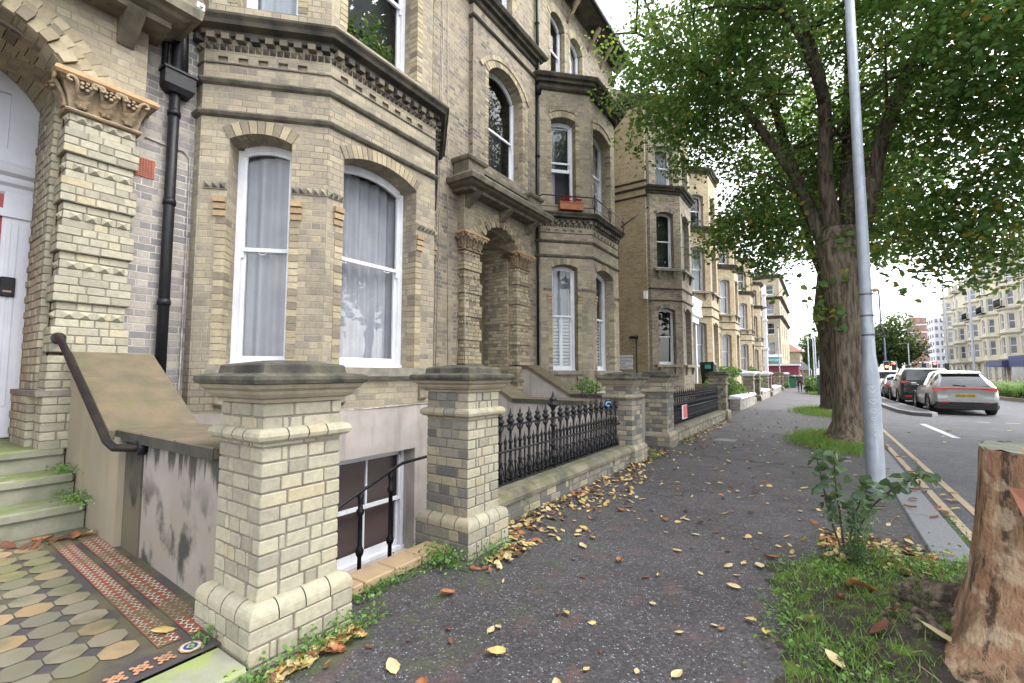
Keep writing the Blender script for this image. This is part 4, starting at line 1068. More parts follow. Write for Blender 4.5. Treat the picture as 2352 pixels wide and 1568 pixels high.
# balcony rail, window boxes and flag pole on house two
mb = MB(); rp = [(-5.75, 9.72), (-5.60, 9.66), (-4.62, 10.62), (-4.62, 12.66)]
mb.tube([(x, y, 5.90) for x, y in rp], 0.016, 6); mb.tube([(x, y, 5.62) for x, y in rp], 0.010, 6)
for (x, y) in [(-4.62, 10.62), (-4.62, 11.65), (-4.62, 12.66)]:
    mb.tube([(x, y, 5.50), (x, y, 5.92)], 0.014, 6); mb.lathe([(0.008, 5.92), (0.024, 5.945), (0.008, 5.97)], x, y, 8)
    for k in (-1, 1):
        mb.tube([(x, y + k * 0.03, 5.63), (x, y + k * 0.10, 5.70), (x, y + k * 0.13, 5.80), (x, y + k * 0.08, 5.86), (x, y + k * .05, 5.80)], 0.008, 5)
o = mb.build('balcony_rail', M['blackiron']); tag(o, 'thin black iron balcony rail round the ledge of the second bay', 'railing')
def flowerbox(p0, ex, ey, label, flowers):
    t = thing('window_box', label, 'window box', p0)
    mb = MB(); p = Vector(p0); mb.obox(p, ex, ey, (0, 0, 0.17)); mb.obox(p - Vector(ex).normalized() * 0.01 + Vector((0, 0, .17)), Vector(ex) * 1.04, Vector(ey) * 1.08, (0, 0, .022)); mb.build('trough', M['planter'], t)
    mb = MB()
    if flowers:
        for k in range(60):
            q = p + Vector(ex) * rnd.random() + Vector(ey) * rnd.random() + Vector((0, 0, .20 + .12 * rnd.random())); a = rnd.random() * 6; s_ = .025 + .02 * rnd.random()
            mb.poly([q + Vector((s_ * math.cos(a + i * 1.57), s_ * math.sin(a + i * 1.57), .02 * (i % 2))) for i in range(4)])
        mb.build('flowers', M['flower'], t)
e1 = FU2[1].e
flowerbox((FU2[1].o + e1 * 0.45 + FU2[1].n * 0.10 + Vector((0, 0, 5.55))), e1 * 0.62, FU2[1].n * 0.17, 'terracotta window box of red flowers on the bay ledge', True)
t = thing('flag_pole', 'bare dark flagpole slanting out from the second bay', 'flagpole', (-4.7, 12.7, 5.7))
mb = MB(); mb.tube([(-4.72, 12.72, 5.72), (-4.15, 13.45, 6.42)], 0.018, 8); mb.tube([(-4.15, 13.45, 6.42), (-4.13, 13.48, 6.45)], 0.03, 8); mb.build('pole', M['blackiron'], t)

# ---------------------------------------------------------------- steps, garden walls, handrails
def steps(y0, label):
    t = thing('front_steps', label, 'steps', (-5.3, y0 + .4, 0), 'mossy stone steps up to the front doors')
    for i, (xn, z) in enumerate(((-4.98, 0.385), (-5.32, 0.575), (-5.66, 0.765))):
        mb = MB(); mb.box(-6.95 if i == 2 else xn - 0.40, xn - 0.03, y0 - .47, y0 + 1.205, z - 0.30, z - 0.075)
        mb.cbox(-6.95 if i == 2 else xn - 0.42, xn, y0 - .47, y0 + 1.20, z - .075, z, 0.014); mb.build('step', M['step'], t)
steps(0, 'green mossy stone steps rising to the nearest porch'); steps(7.6, 'mossy stone steps rising to the second porch')
def garden_wall(y0, ya, yb, label, near, m_low, m_high, xend=-2.86):
    t = thing('garden_wall', label, 'wall', (-4, y0 + ya, 0), 'rendered walls beside the entrance steps')
    a, b = y0 + ya, y0 + yb
    def slabpoly(pts, yA, yB, m, nm):
        mb = MB(); n = len(pts); i0 = mb.add([(x, yA, z) for x, z in pts]); i1 = mb.add([(x, yB, z) for x, z in pts])
        mb.face([i0 + k for k in range(n)]); mb.face([i1 + k for k in range(n)][::-1])
        for k in range(n): mb.face([i0 + (k + 1) % n, i0 + k, i1 + k, i1 + (k + 1) % n])
        return mb.build(nm, m, t)
    dl = -0.055 if near else 0
    slabpoly([(-4.34, -1.45), (xend, -1.45), (xend, 0.93), (-4.34, 0.93)], a, b, m_low, 'low_wall')
    slabpoly([(-5.72, -1.45), (-4.34, -1.45), (-4.34, 0.945), (-4.50, 0.945), (-5.55, 1.54), (-5.72, 1.545)], a + dl, b, m_high, 'stair_wall')
    if near: slabpoly([(-4.339, -0.1), (-4.02, -0.1), (-4.02, .925), (-4.339, .925)], a - .012, a + .05, M['soot'], 'soot_stain')
    mb = MB()
    for (x0, x1) in ((-4.45, -3.95), (-3.945, -3.40), (-3.395, xend)): mb.cbox(x0, x1, a - .045, b + .04, .93, 1.0, .008)
    mb.mi = 1
    mb.box(-4.45, xend, a - .049, a - .0455, .928, .993)
    mb.mi = 0
    for (xa, xb_) in ((-4.45, -4.80), (-4.803, -5.17), (-5.173, -5.56)):
        za, zb_ = 1.0 + (-4.47 - xa) * .567, 1.0 + (-4.47 - xb_) * .567
        mb.hexa([(xb_, a + dl - .035, zb_ - .065), (xa, a + dl - .035, za - .065), (xa, b + .04, za - .065), (xb_, b + .04, zb_ - .065), (xb_, a + dl - .035, zb_), (xa, a + dl - .035, za), (xa, b + .04, za), (xb_, b + .04, zb_)])
    mb.box(-5.73, -5.563, a + dl - .035, b + .04, 1.547, 1.615)
    mb.build('coping', [M['copingmoss'], M['copedge']], t)
    return t
garden_wall(0, 1.27, 1.74, 'black stained rendered wall with a sloping coping beside the nearest steps', True, M['stain'], M['beige'])
garden_wall(7.6, 1.27, 1.74, 'pale rendered wall with mossy coping on the far side of the second steps', False, M['render'], M['render'], -2.9)
garden_wall(7.6, -.95, -.48, 'pale rendered wall with mossy sloping coping behind the first iron railing', False, M['render'], M['render'], -3.1)
t = thing('handrail', 'worn black pipe handrail sloping down the stair wall by the mossy steps', 'handrail', (-4.9, 1.15, 1))
mb = MB(); mb.tube([(-5.69, 1.115, 1.74), (-5.60, 1.09, 1.755), (-5.50, 1.09, 1.72), (-4.18, 1.10, 0.945), (-4.10, 1.12, 0.905), (-4.02, 1.20, 0.90), (-3.99, 1.25, 0.90)], 0.0265, 12); mb.build('rail', M['rust'], t)
mb = MB(); mb.tube([(-5.70, 1.115, 1.74), (-5.66, 1.10, 1.745)], [0.055, 0.045], 14); mb.build('wall_flange', M['blackiron'], t)
mb = MB(); mb.tube([(-4.0, 1.262, 0.90), (-4.0, 1.215, 0.90)], [0.055, 0.05], 14); mb.build('wall_flange', M['blackiron'], t)
# ---------------------------------------------------------------- gate pillars, dwarf walls, railings
def pillar(x0, x1, y0, y1, label, kind='cream', cham=True, zc=1.27, z0=-0.06, cap='stone', white=False):
    t = thing('gate_pillar', label, 'pillar', ((x0 + x1) / 2, (y0 + y1) / 2, 0), 'brick gate pillars along the pavement')
    bm_ = {'cream': [M['gault'], M['mortar']], 'grey': [M['gault_grey'], M['mortar_dark']]}[kind]
    i = 0.062
    mb = MB(); lay_bricks(mb, x0, x1, y0, y1, z0, 0.20, cham); mb.mi = 0
    n = max(2, int((y1 - y0) / 0.16))
    # rounded plinth course, laid as separate bullnose bricks
    def bull(P0, P1, k, mb_=mb):
        F = Fac(P0, P1)
        for j in range(k):
            a = F.W * j / k + (0.003 if j else 0); b = F.W * (j + 1) / k - (0.003 if j < k - 1 else 0); mb_.col = 0.45 + 0.55 * rnd.random()
            pr = [(0.0, 0.205)] + [(-i * (1 - math.cos(q)), 0.205 + 0.02 + 0.068 * math.sin(q)) for q in np.arange(0, 1.6, 0.26)] + [(-i - .03, 0.292)]
            ma = (1.0 if j == 0 else 0.0); mc = (1.0 if j == k - 1 else 0.0)
            for (d_, z_), (e_, w_) in zip(pr, pr[1:]):
                mb_.poly([F.p(a + ma * -d_ * 1, z_, d_), F.p(b - mc * -d_ * 1, z_, d_), F.p(b - mc * -e_ * 1, w_, e_), F.p(a + ma * -e_ * 1, w_, e_)], True)
    C4 = rect(x0, x1, y0, y1)
    for j in range(4): bull(C4[j], C4[(j + 1) % 4], 4 if j % 2 else 4)
    mb.build('plinth', bm_, t)
    mb = MB(); lay_bricks(mb, x0 + i, x1 - i, y0 + i, y1 - i, 0.285, zc, cham); mb.build('shaft', bm_, t)
    mb = MB()
    zt = zc - 0.205
    for j in range(4):
        S4 = rect(x0 + i, x1 - i, y0 + i, y1 - i); F = Fac(S4[j], S4[(j + 1) % 4])
        for q in range(4):
            a = F.W * q / 4 + .003; b = F.W * (q + 1) / 4 - .003; mb.col = rnd.random() * .6 + .4
            prof = [(0.045 * math.sin(w_), zt + 0.038 - 0.038 * math.cos(w_)) for w_ in np.linspace(0, math.pi, 7)]
            ma = 1.0 if q == 0 else 0.0; mc = 1.0 if q == 3 else 0.0
            for (d_, z_), (e_, w_) in zip(prof, prof[1:]): mb.poly([F.p(a - ma * (d_ + .003), z_, d_), F.p(b + mc * (d_ + .003), z_, d_), F.p(b + mc * (e_ + .003), w_, e_), F.p(a - ma * (e_ + .003), w_, e_)], True)
    mb.build('roll_moulding', bm_, t)
    S4 = rect(x0 + i, x1 - i, y0 + i, y1 - i)
    mb = MB(); mb.sweep([(-0.02, zc), (0.012, zc), (0.016, zc + .018), (0.035, zc + .026), (0.05, zc + .045), (0.055, zc + .06), (0.075, zc + .075), (0.085, zc + .098)], S4, closed=True)
    mb.build('cap_moulding', M['white'] if white else M['capstone'], t)
    mb = MB(); mb.sweep([(0.080, zc + .094), (0.10, zc + .10), (0.108, zc + .12), (0.105, zc + .138), (0.085, zc + .148), (0.02, zc + .152), (0.015, zc + .157), (0.010, zc + .195), (0.0, zc + .203), (-0.12, zc + .222), (-0.20, zc + .226)], S4, closed=True)
    mb.box(x0 + .2, x1 - .2, y0 + .2, y1 - .2, zc + .2, zc + .2245)
    mb.build('cap_top', M['white'] if white else M['captop'], t)
    return t
pillar(-2.86, -2.28, 1.165, 1.74, 'pale cream brick pillar nearest the camera, beside the tiled path')
pillar(-2.84, -2.27, 2.77, 3.31, 'brick pillar with one sooty face and one cream face at the near end of the railing', 'cream')
pillar(-3.00, -2.43, 7.02, 7.62, 'weathered grey brick pillar at the far end of the first railing', 'grey', zc=1.22)
pillar(-3.00, -2.42, 8.95, 9.55, 'weathered grey brick pillar at the near end of the second railing', 'grey', zc=1.25)
pillar(-3.02, -2.42, 15.55, 16.1, 'weathered brick pillar at the far end of the railing with the red notice', 'grey', False, zc=1.27)
for k, (y, lb, wt) in enumerate(((24.55, 'white capped dark brick pillar at the end of the first low white wall', True), (27.2, 'white capped brick pillar with a white downpipe, second beyond the railings', True), (31.85, 'white capped brick pillar halfway along the far front walls', True),
                                 (34.0, 'rounded white capped brick pillar farther along the front walls', True), (41.4, 'stone capped buff brick pillar far along the pavement', False), (45.0, 'stone capped brick pillar near the green litter bin', False), (53.5, 'farthest white capped brick pillar by the green litter bin', True))):
    pillar(-3.2, -2.62, y, y + .55, lb, 'grey', False, zc=1.32, white=wt)
# sooty near face of the second pillar is a lime-free repair: darker bricks set on that face
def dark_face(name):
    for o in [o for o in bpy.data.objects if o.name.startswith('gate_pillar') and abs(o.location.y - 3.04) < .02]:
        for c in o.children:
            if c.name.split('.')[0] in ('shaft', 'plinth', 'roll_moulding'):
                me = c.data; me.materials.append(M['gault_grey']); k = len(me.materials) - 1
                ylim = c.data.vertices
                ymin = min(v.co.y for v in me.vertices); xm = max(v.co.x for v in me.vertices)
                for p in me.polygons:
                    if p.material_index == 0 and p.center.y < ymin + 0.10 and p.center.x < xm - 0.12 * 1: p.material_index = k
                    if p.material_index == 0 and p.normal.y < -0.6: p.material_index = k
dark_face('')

def dwarf_wall(y0, y1, label, x0=-2.86, x1=-2.50, white=False, zt=0.21):
    t = thing('dwarf_wall', label, 'wall', ((x0 + x1) / 2, (y0 + y1) / 2, 0), 'low walls carrying the front railings')
    mb = MB(); F = Fac((x1, y0), (x1, y1))
    if white:
        mb.box(x0, x1, y0, y1, -.1, zt + .22); mb.build('wall', M['brick_grey'], t)
        mb = MB(); mb.hexa([(x0 - .03, y0 - .02, zt + .22), (x1 + .05, y0 - .02, zt + .22), (x1 + .05, y1 + .02, zt + .22), (x0 - .03, y1 + .02, zt + .22), (x0 - .03, y0 - .02, zt + .35), (x1 + .03, y0 - .02, zt + .30), (x1 + .03, y1 + .02, zt + .30), (x0 - .03, y1 + .02, zt + .35)]); mb.build('coping', M['white'], t)
        return t
    lay_bricks(mb, x0, x1, y0, y1, -.06, zt - .03, y0 < 5, faces='xX'); mb.build('wall', [M['gault_grey'], M['mortar_dark']], t)
    mb = MB(); y = y0
    while y < y1 - .05:
        L = min(0.42, y1 - y)
        z = zt - .03; mb.sweep([(0.0, z), (0.022, z + .01), (0.028, z + .05), (0.0, z + .095), (-0.06, z + .115), (-0.30, z + .12)], [(x1, y), (x1, y + L - .006)]); y += L
    mb.build('coping', M['stone'], t)
    return t
dwarf_wall(3.305, 7.02, 'low mossy capped brick wall under the first iron railing'); dwarf_wall(9.55, 15.55, 'low brick wall under the second railing with the red notice')
for ya, yb, lb in ((19.6, 24.53, 'low wall with a bright white sloped coping beyond the railings'), (27.8, 31.83, 'white capped low wall between two white capped pillars'), (34.6, 41.3, 'farther white capped low wall along the pavement')): dwarf_wall(ya, yb, lb, -2.98, -2.62, True)

def railing(y0, y1, label, n, big=()):
    t = thing('iron_railing', label, 'railing', (-2.70, (y0 + y1) / 2, .3), 'black cast iron railings')
    X = -2.70; zb = 0.30
    prof = [(.020, zb), (.024, zb + .10), (.034, zb + .13), (.020, zb + .15), (.017, zb + .20), (.030, zb + .22), (.017, zb + .24), (.015, zb + .40), (.026, zb + .415), (.026, zb + .43), (.014, zb + .445), (.014, zb + .53), (.024, zb + .545), (.012, zb + .56),
            (.022, zb + .60), (.044, zb + .625), (.040, zb + .64), (.020, zb + .665), (.034, zb + .68), (.032, zb + .687), (.014, zb + .705), (.008, zb + .735), (.002, zb + .765)]
    sm_ = [(.011, zb + .05), (.010, zb + .18), (.018, zb + .20), (.010, zb + .22), (.009, zb + .34), (.017, zb + .36), (.011, zb + .38), (.020, zb + .42), (.016, zb + .44), (.007, zb + .455), (.002, zb + .50)]
    def unit(nm, pr, y, sc=1.0, src={}):
        key = (nm, sc, round(y0))
        if key in src:
            o = src[key].copy(); COL.objects.link(o); o.parent = t; o.location = (0, y - src[key]['_y'], 0); return o
        mb = MB(); mb.lathe([(r * sc, zb + (z - zb) * (1 + (sc - 1) * .35)) for r, z in pr], X, y, 10)
        if nm == 'baluster':
            for k in (-1, 1):                      # leafy brackets under the rail
                mb.tube([(X, y + k * .015, zb + .53), (X, y + k * .04, zb + .545), (X, y + k * .055, zb + .575), (X, y + k * .045, zb + .595), (X, y + k * .03, zb + .58)], .009, 5)
                mb.tube([(X, y + k * .02, zb + .22), (X, y + k * .05, zb + .15), (X, y + k * .065, zb + .08), (X, y + k * .08, zb + .03)], .007, 5)
        o = mb.build(nm, M['blackiron'], t); o['_y'] = y; src[key] = o; return o
    st = (y1 - y0) / n
    for i in range(n):
        y = y0 + (i + .5) * st
        unit('baluster', prof, y, 1.55 if i in big else 1.0)
        if i < n - 1: unit('short_baluster', sm_, y + st / 2)
    for o in t.children:
        if '_y' in o: del o['_y']
    mb = MB(); mb.box(X - .014, X + .014, y0, y1, zb + .575, zb + .595); mb.build('top_rail', M['blackiron'], t)
    mb = MB(); mb.tube([(X + .03, y0, zb + .335), (X + .03, y1, zb + .335)], .0125, 8); mb.build('middle_rail', M['blackiron'], t)
    mb = MB(); mb.box(X - .02, X + .02, y0, y1, zb - .01, zb + .02)
    k = int((y1 - y0) / .09)
    for i in range(k):
        y = y0 + (i + .5) * (y1 - y0) / k; s_ = .04
        mb.tube([(X, y - s_, zb + .02), (X, y - s_ * .8, zb + .07), (X, y, zb + .10), (X, y + s_ * .8, zb + .07), (X, y + s_, zb + .02)], .008, 5)
        mb.tube([(X, y, zb + .10), (X, y - .02, zb + .06), (X, y + .01, zb + .045)], .008, 5)
        mb.lathe([(.004, zb + .03), (.02, zb + .05), (.004, zb + .07)], X, y, 6)
    mb.build('bottom_rail', M['blackiron'], t)
    return t
RA = railing(3.33, 7.0, 'ornate black cast iron railing between the second and third pillars', 20, (0, 8))
RB = railing(9.58, 15.5, 'black cast iron railing carrying a red notice, beyond the fourth pillar', 30, ())
t = thing('notice_board', 'small red notice with a pale border tied to the second railing', 'sign', (-2.64, 11.0, .55))
mb = MB(); mb.box(-2.655, -2.65, 10.85, 11.33, .38, .70); mb.build('board', M['offwhite'], t)
mb = MB(); mb.box(-2.65, -2.648, 10.97, 11.31, .40, .685); mb.build('red_panel', mat('red_notice', (0.55, 0.10, 0.09), (0.48, 0.09, 0.085), 0.6), t)
t = thing('cycle_lock', 'light blue cycle lock looped on the railing by the third pillar', 'lock', (-2.68, 6.6, .95))
mb = MB(); mb.tube([(-2.67, 6.55 + .10 * math.cos(a), .965 + .03 * math.sin(a)) for a in np.linspace(0, 5.2, 14)], .011, 6); mb.build('cord', mat('blue_cord', (0.12, 0.32, 0.55), (0.10, 0.28, 0.5), 0.5), t)
t = thing('tile_edging', 'row of buff quarry tiles edging the pavement between the first two pillars', 'tile edging', (-2.58, 2.2, 0))
for i in range(4):
    mb = MB(); ya = 1.74 + i * .258
    mb.cbox(-2.70, -2.50, ya + .003, ya + .255, .012, .072, .006); mb.build('tile', M['edgetile'], t)
mb = MB(); mb.box(-2.72, -2.515, 1.74, 2.77, -.1, .02); mb.build('bed', M['stone'], t)
t = thing('basement_stair_rail', 'black iron stair rail going down to the basement behind the first pillars', 'handrail', (-3.2, 2.6, 0))
mb = MB(); mb.tube([(-3.2, 1.7, .12), (-3.2, 2.34, .385), (-3.2, 2.60, .48), (-3.2, 2.86, .575), (-3.2, 2.95, .605), (-3.2, 3.3, .62)], .014, 8); mb.build('rail', M['blackiron'], t)
for y, zt in ((2.50, .43), (2.82, .545)):
    mb = MB(); mb.lathe([(.016, -1.3), (.016, -.5), (.022, -.4), (.03, -.38), (.018, -.35), (.018, -.08), (.03, -.06), (.036, -.03), (.022, 0), (.018, .02), (.018, zt - .18), (.03, zt - .165), (.034, zt - .14), (.02, zt - .12), (.022, zt - .05), (.03, zt - .02), (.012, zt)], -3.2, y, 10)
    mb.build('baluster', M['blackiron'], t)
t = thing('basement_railing_end', 'end of black iron railing just behind the nearest cream pillar', 'railing', (-2.95, 1.9, .4))
mb = MB(); mb.lathe([(.02, -.2), (.02, .45), (.035, .47), (.02, .5), (.02, .75), (.03, .78), (.02, .8), (.035, .98), (.05, 1.02), (.025, 1.06), (.03, 1.09), (.008, 1.13), (.002, 1.18)], -2.98, 1.99, 10); mb.build('post', M['blackiron'], t)

# ---------------------------------------------------------------- houses farther along
def far_house(label, ya, yb, B0, E0, roofz, mt='brick_far', side=False, sills=(1.80, 5.85, 9.45), tops=(4.05, 8.2, 11.1), dpt=1.0, xb=-4.75, door=None, stack3=True, group='brick terraced houses along the pavement', shade=0):
    t = thing('terraced_house', label, 'house', (-6.5, (ya + yb) / 2, 0), group)
    xw = xb - 1.12; mb = MB()
    F = Fac((xw, ya), (xw, yb)); ops = []
    if door:
        dc = door - ya
        for i in (1, 2): ops.append(dict(u0=dc - .45, u1=dc + .45, z0=sills[i], zt=tops[i], rise=.15, depth=.2))
        ops.append(dict(u0=dc - .65, u1=dc + .65, z0=.9, zt=3.7, rise=.3, depth=.8, back=True))
    wall_panel(mb, F, -.2, roofz, ops)
    mb.mi = 1 if side else 0
    mb.poly([(xw - 13, ya, -.2), (xw, ya, -.2), (xw, ya, roofz), (xw - 13, ya, roofz)])
    mb.mi = 0
    mb.poly([(xw, yb, -.2), (xw - 13, yb, -.2), (xw - 13, yb, roofz), (xw, yb, roofz)])
    mb.poly([(xw - 13, yb, -.2), (xw - 13, ya, -.2), (xw - 13, ya, roofz), (xw - 13, yb, roofz)])
    mb.build('wall', [M[mt], M['brick_flank']], t)
    path, Fs = bay(t, 0, B0, E0, xb=xb, xw=xw, dpt=dpt)
    mb = MB(); W1 = Fs[1].W; W2 = Fs[2].W; wins = []
    nst = 3 if stack3 else 2
    for i, f in enumerate(Fs):
        oo = []
        if i in (1, 2, 3):
            m = .30
            for k in range(nst):
                u0, u1 = (m, f.W - m * 1.1) if i != 2 else (.32, f.W - .32)
                oo.append(dict(u0=u0, u1=u1, z0=sills[k], zt=tops[k], rise=.12 if i != 2 else .2, depth=.26))
            wins.append((f, oo, i))
        wall_panel(mb, f, -.2, roofz + .15 if stack3 else 9.3, oo)
    mb.mi = 1; mb.poly([(p[0], p[1], roofz + .1 if stack3 else 9.25) for p in path])
    mb.build('bay', [M[mt], M['lead']], t)
    mb = MB()
    for f, oo, i in wins:
        for o in oo: arch_ring(mb, f, o, .16, -.1, .03, 11, .006)
    mb.build('window_arch', [M['gault'] if not shade else M['gault_grey'], M['mortar']], t)
    cs = ['net', 'curtain', 'dark', 'half']
    for f, oo, i in wins:
        for k, o in enumerate(oo): window(t, f, o, .23, style='plain', curtain=cs[int((o['z0'] * 3 + B0 + i)) % 4])
    for o in ops[:2]: window(t, F, o, .15, style='plain', curtain='dark')
    mb = MB()
    for zz in (tops[0] + .48, tops[0] + .98): mb.sweep([(a * 1.2, zz + b) for a, b in STRING], path)
    mb.build('string_course', M['string'], t)
    mb = MB(); mb.sweep([(a * 1.15, sills[2] - .05 + b * .95) for a, b in CORN], path)
    mb.sweep([(a * 1.2, roofz + .1 + b) for a, b in CORN], path)
    mb.build('bay_cornice', M['cornice'], t)
    mb = MB()
    for f, oo, i in wins:
        for k in (0, 1):
            z = sills[k]; mb.mi = 0 if k else 1
            fbox(mb, f, .12 if i != 2 else .0, f.W - .12 if i != 2 else f.W, z - .11, z - .003, -.1, .16)
            for u in (.30, f.W - .42):
                mb.hexa([f.p(u, z - .42, .06), f.p(u + .12, z - .42, .06), f.p(u + .12, z - .42, 0), f.p(u, z - .42, 0), f.p(u, z - .11, .13), f.p(u + .12, z - .11, .13), f.p(u + .12, z - .11, 0), f.p(u, z - .11, 0)])
    mb.build('sill', [M['sillstone'], M['capstone']], t)
    mb = MB(); mb.mi = 0; b = [(xw + .25, ya, roofz), (xw + .25, yb, roofz), (xw - 4.5, yb, roofz + 2.6), (xw - 4.5, ya, roofz + 2.6)]
    mb.poly(b); mb.poly([b[3], b[2], (xw - 13, yb, roofz), (xw - 13, ya, roofz)]); mb.mi = 1
    mb.poly([(xw + .25, ya, roofz), (xw - 4.5, ya, roofz + 2.6), (xw - 13, ya, roofz)]); mb.poly([(xw + .25, yb, roofz), (xw - 13, yb, roofz), (xw - 4.5, yb, roofz + 2.6)])
    mb.build('roof', [M['slate'], M[mt]], t)
    mb = MB(); mb.sweep([(a * 1.3, roofz + .05 + b * 1.2) for a, b in CORN], [(xw - 13, ya), (xw, ya), (xw, yb)]) if side else mb.sweep([(a * 1.3, roofz + .05 + b * 1.2) for a, b in CORN], [(xw, ya), (xw, yb)])
    if side:
        for zz in (9.0, 9.65): mb.sweep([(a * 1.5, zz + b) for a, b in STRING], [(xw - 13, ya), (xw, ya), (xw, ya + .1)])
    mb.build('eaves_cornice', M['cornice'], t)
    if door:
        mb = MB(); yy = door; mb.box(xw, xw + .75, yy - .85, yy + .85, 3.98, 4.25); mb.box(xw + .45, xw + .65, yy - .8, yy - .6, .9, 3.98); mb.box(xw + .45, xw + .65, yy + .6, yy + .8, .9, 3.98)
        mb.sweep([(0, 4.25), (.1, 4.3), (.14, 4.38), (0, 4.42)], [(xw, yy - .85), (xw + .75, yy - .85), (xw + .75, yy + .85), (xw, yy + .85)])
        mb.build('porch', M['capstone'] if not shade else M['white'], t)
        for i, (x, z) in enumerate(((xw + 1.9, .2), (xw + 1.6, .38), (xw + 1.3, .56), (xw + 1.0, .74), (xw + .7, .9))):
            mb = MB(); mb.box(xw, x, yy - .75, yy + .75, -.1 if i == 0 else z - .181, z); mb.build('step', M['capstone'], t)
    return t, path, Fs, xw
H3, P3, F3, xw3 = far_house('tall brick house with a plain yellow flank wall carrying a white notice', 18.78, 25.0, 19.96, 21.8, 13.3, 'brick_dark', True, door=24.0, shade=1)
H4, P4, F4, _ = far_house('third bay fronted brick house, beyond the house with the flank wall', 25.0, 31.5, 26.35, 28.4, 12.6, door=31.0 - .6)
H5, P5, F5, _ = far_house('fourth bay fronted buff brick house, white sashed and farther along the row', 31.5, 40.0, 34.6, 36.5, 12.0, sills=(1.75, 5.5, 9.0), tops=(4.0, 7.8, 10.6), door=38.7)
H6, P6, F6, _ = far_house('last small bay fronted brick house before the corner building', 40.0, 49.0, 43.5, 45.4, 11.2, sills=(1.6, 5.2, 8.5), tops=(3.8, 7.3, 10.1), door=47.3)
H7, P7, F7, _ = far_house('end house of the row with white painted pilasters at its corner', 49.0, 55.5, 51.0, 52.8, 10.4, sills=(1.6, 5.0, 8.2), tops=(3.7, 7.0, 9.6))
mb = MB(); mb.box(-4.95, -4.62, 55.5, 56.1, -.1, 11.0)
for z in (3.9, 7.0, 9.8): mb.sweep([(0, z), (.1, z + .05), (.14, z + .25), (0, z + .3)], rect(-4.95, -4.62, 55.5, 56.1), closed=True)
mb.build('painted_pilaster', M['white'], H7)
# hotel sign over the white porch, notice, pipe and lamp on the flank wall
def text_on(parent, name, txt, size, loc, rot, m, ext=0.002, align='CENTER'):
    cu = bpy.data.curves.new(name, 'FONT'); cu.body = txt; cu.size = size; cu.align_x = align; cu.align_y = 'CENTER'; cu.extrude = ext
    o = bpy.data.objects.new(name, cu); COL.objects.link(o)
    dg = bpy.context.evaluated_depsgraph_get(); me = bpy.data.meshes.new_from_object(o.evaluated_get(dg)); bpy.data.objects.remove(o)
    me.materials.clear(); me.materials.append(m)
    o = link(name, me, parent); off = OFF.get(parent.name, Vector((0, 0, 0))); o.location = Vector(loc) - off; o.rotation_euler = rot
    OFF[o.name] = off; return o
NAVY = mat('navy_lettering', (0.04, 0.045, 0.12), None, 0.6); MAROON = mat('maroon_lettering', (0.16, 0.02, 0.06), None, 0.6)
t = thing('hotel_sign', 'white sign board with maroon lettering over the white porch', 'sign', (xw3 + .9, 24.0, 4.6))
mb = MB(); mb.box(xw3 + .78, xw3 + .84, 22.9, 25.2, 4.43, 5.13); mb.box(xw3 + .76, xw3 + .87, 22.85, 25.25, 5.13, 5.2); mb.box(xw3 + .76, xw3 + .87, 22.85, 25.25, 4.36, 4.43); mb.build('board', M['white'], t)
text_on(t, 'lettering', 'THE EUROPA', .40, (xw3 + .843, 24.05, 4.78), (R(90), 0, R(90)), MAROON)
t = thing('parking_notice', 'white parking notice with navy lettering on the yellow flank wall', 'sign', (-6.6, 18.75, 1.85))
nx = -7.05
mb = MB(); mb.cbox(nx - .53, nx + .53, 18.745, 18.775, 1.60, 2.20, .012); mb.build('plate', mat('notice_white', (0.62, 0.63, 0.68), None, 0.5), t)
for s_, tx, z in ((.125, 'COURTLANDS CAR PARK', 2.095), (.125, 'NO UNAUTHORISED', 1.96), (.125, 'PARKING', 1.85), (.075, 'VEHICLES WILL BE CLAMPED OR REMOVED', 1.745), (.075, 'AT OWNERS EXPENSE', 1.67)):
    text_on(t, 'lettering', tx, s_ * .82, (nx, 18.743, z), (R(90), 0, 0), NAVY, .001)
mb = MB(); mb.tube([(-6.35, 18.72, 2.9), (-6.35, 18.72, .6)], .025, 6); mb.tube([(-6.62, 18.70, 2.95), (-6.28, 18.70, 2.95)], .06, 8); mb.build('vent_pipe', M['rust'], H3)
mb = MB(); mb.hexa([(-5.97, 18.60, 4.52), (-5.85, 18.60, 4.52), (-5.85, 18.77, 4.52), (-5.97, 18.77, 4.52), (-5.99, 18.66, 4.86), (-5.83, 18.66, 4.86), (-5.83, 18.77, 4.86), (-5.99, 18.77, 4.86)]); mb.build('alarm_box', M['white'], H3)
mb = MB(); mb.box(xw3 - 8, xw3, 18.72, 18.78, 9.28, 9.36); mb.build('iron_strap', M['blackiron'], H3)
t = thing('wheelie_bin', 'black wheelie bin with a green sticker beside the white porch', 'bin', (-4.4, 23.2, .95))
mb = MB(); mb.hexa([(-4.66, 22.95, .95), (-4.20, 22.95, .95), (-4.20, 23.42, .95), (-4.66, 23.42, .95), (-4.72, 22.88, 1.85), (-4.12, 22.88, 1.85), (-4.12, 23.48, 1.85), (-4.72, 23.48, 1.85)]); mb.build('body', M['blackiron'], t)
mb = MB(); mb.hexa([(-4.76, 22.84, 1.85), (-4.08, 22.84, 1.85), (-4.08, 23.52, 1.85), (-4.76, 23.52, 1.85), (-4.70, 22.92, 1.98), (-4.14, 22.92, 1.98), (-4.14, 23.46, 1.98), (-4.70, 23.46, 1.98)]); mb.build('lid', M['blackiron'], t)
mb = MB(); mb.box(-4.50, -4.24, 22.872, 22.90, 1.66, 1.85); mb.build('sticker', mat('green_sticker', (0.05, 0.36, 0.25), None, 0.5), t)
mb = MB(); mb.box(-4.95, -3.95, 22.7, 23.7, -.1, .949); mb.build('plinth', M['capstone'], t)
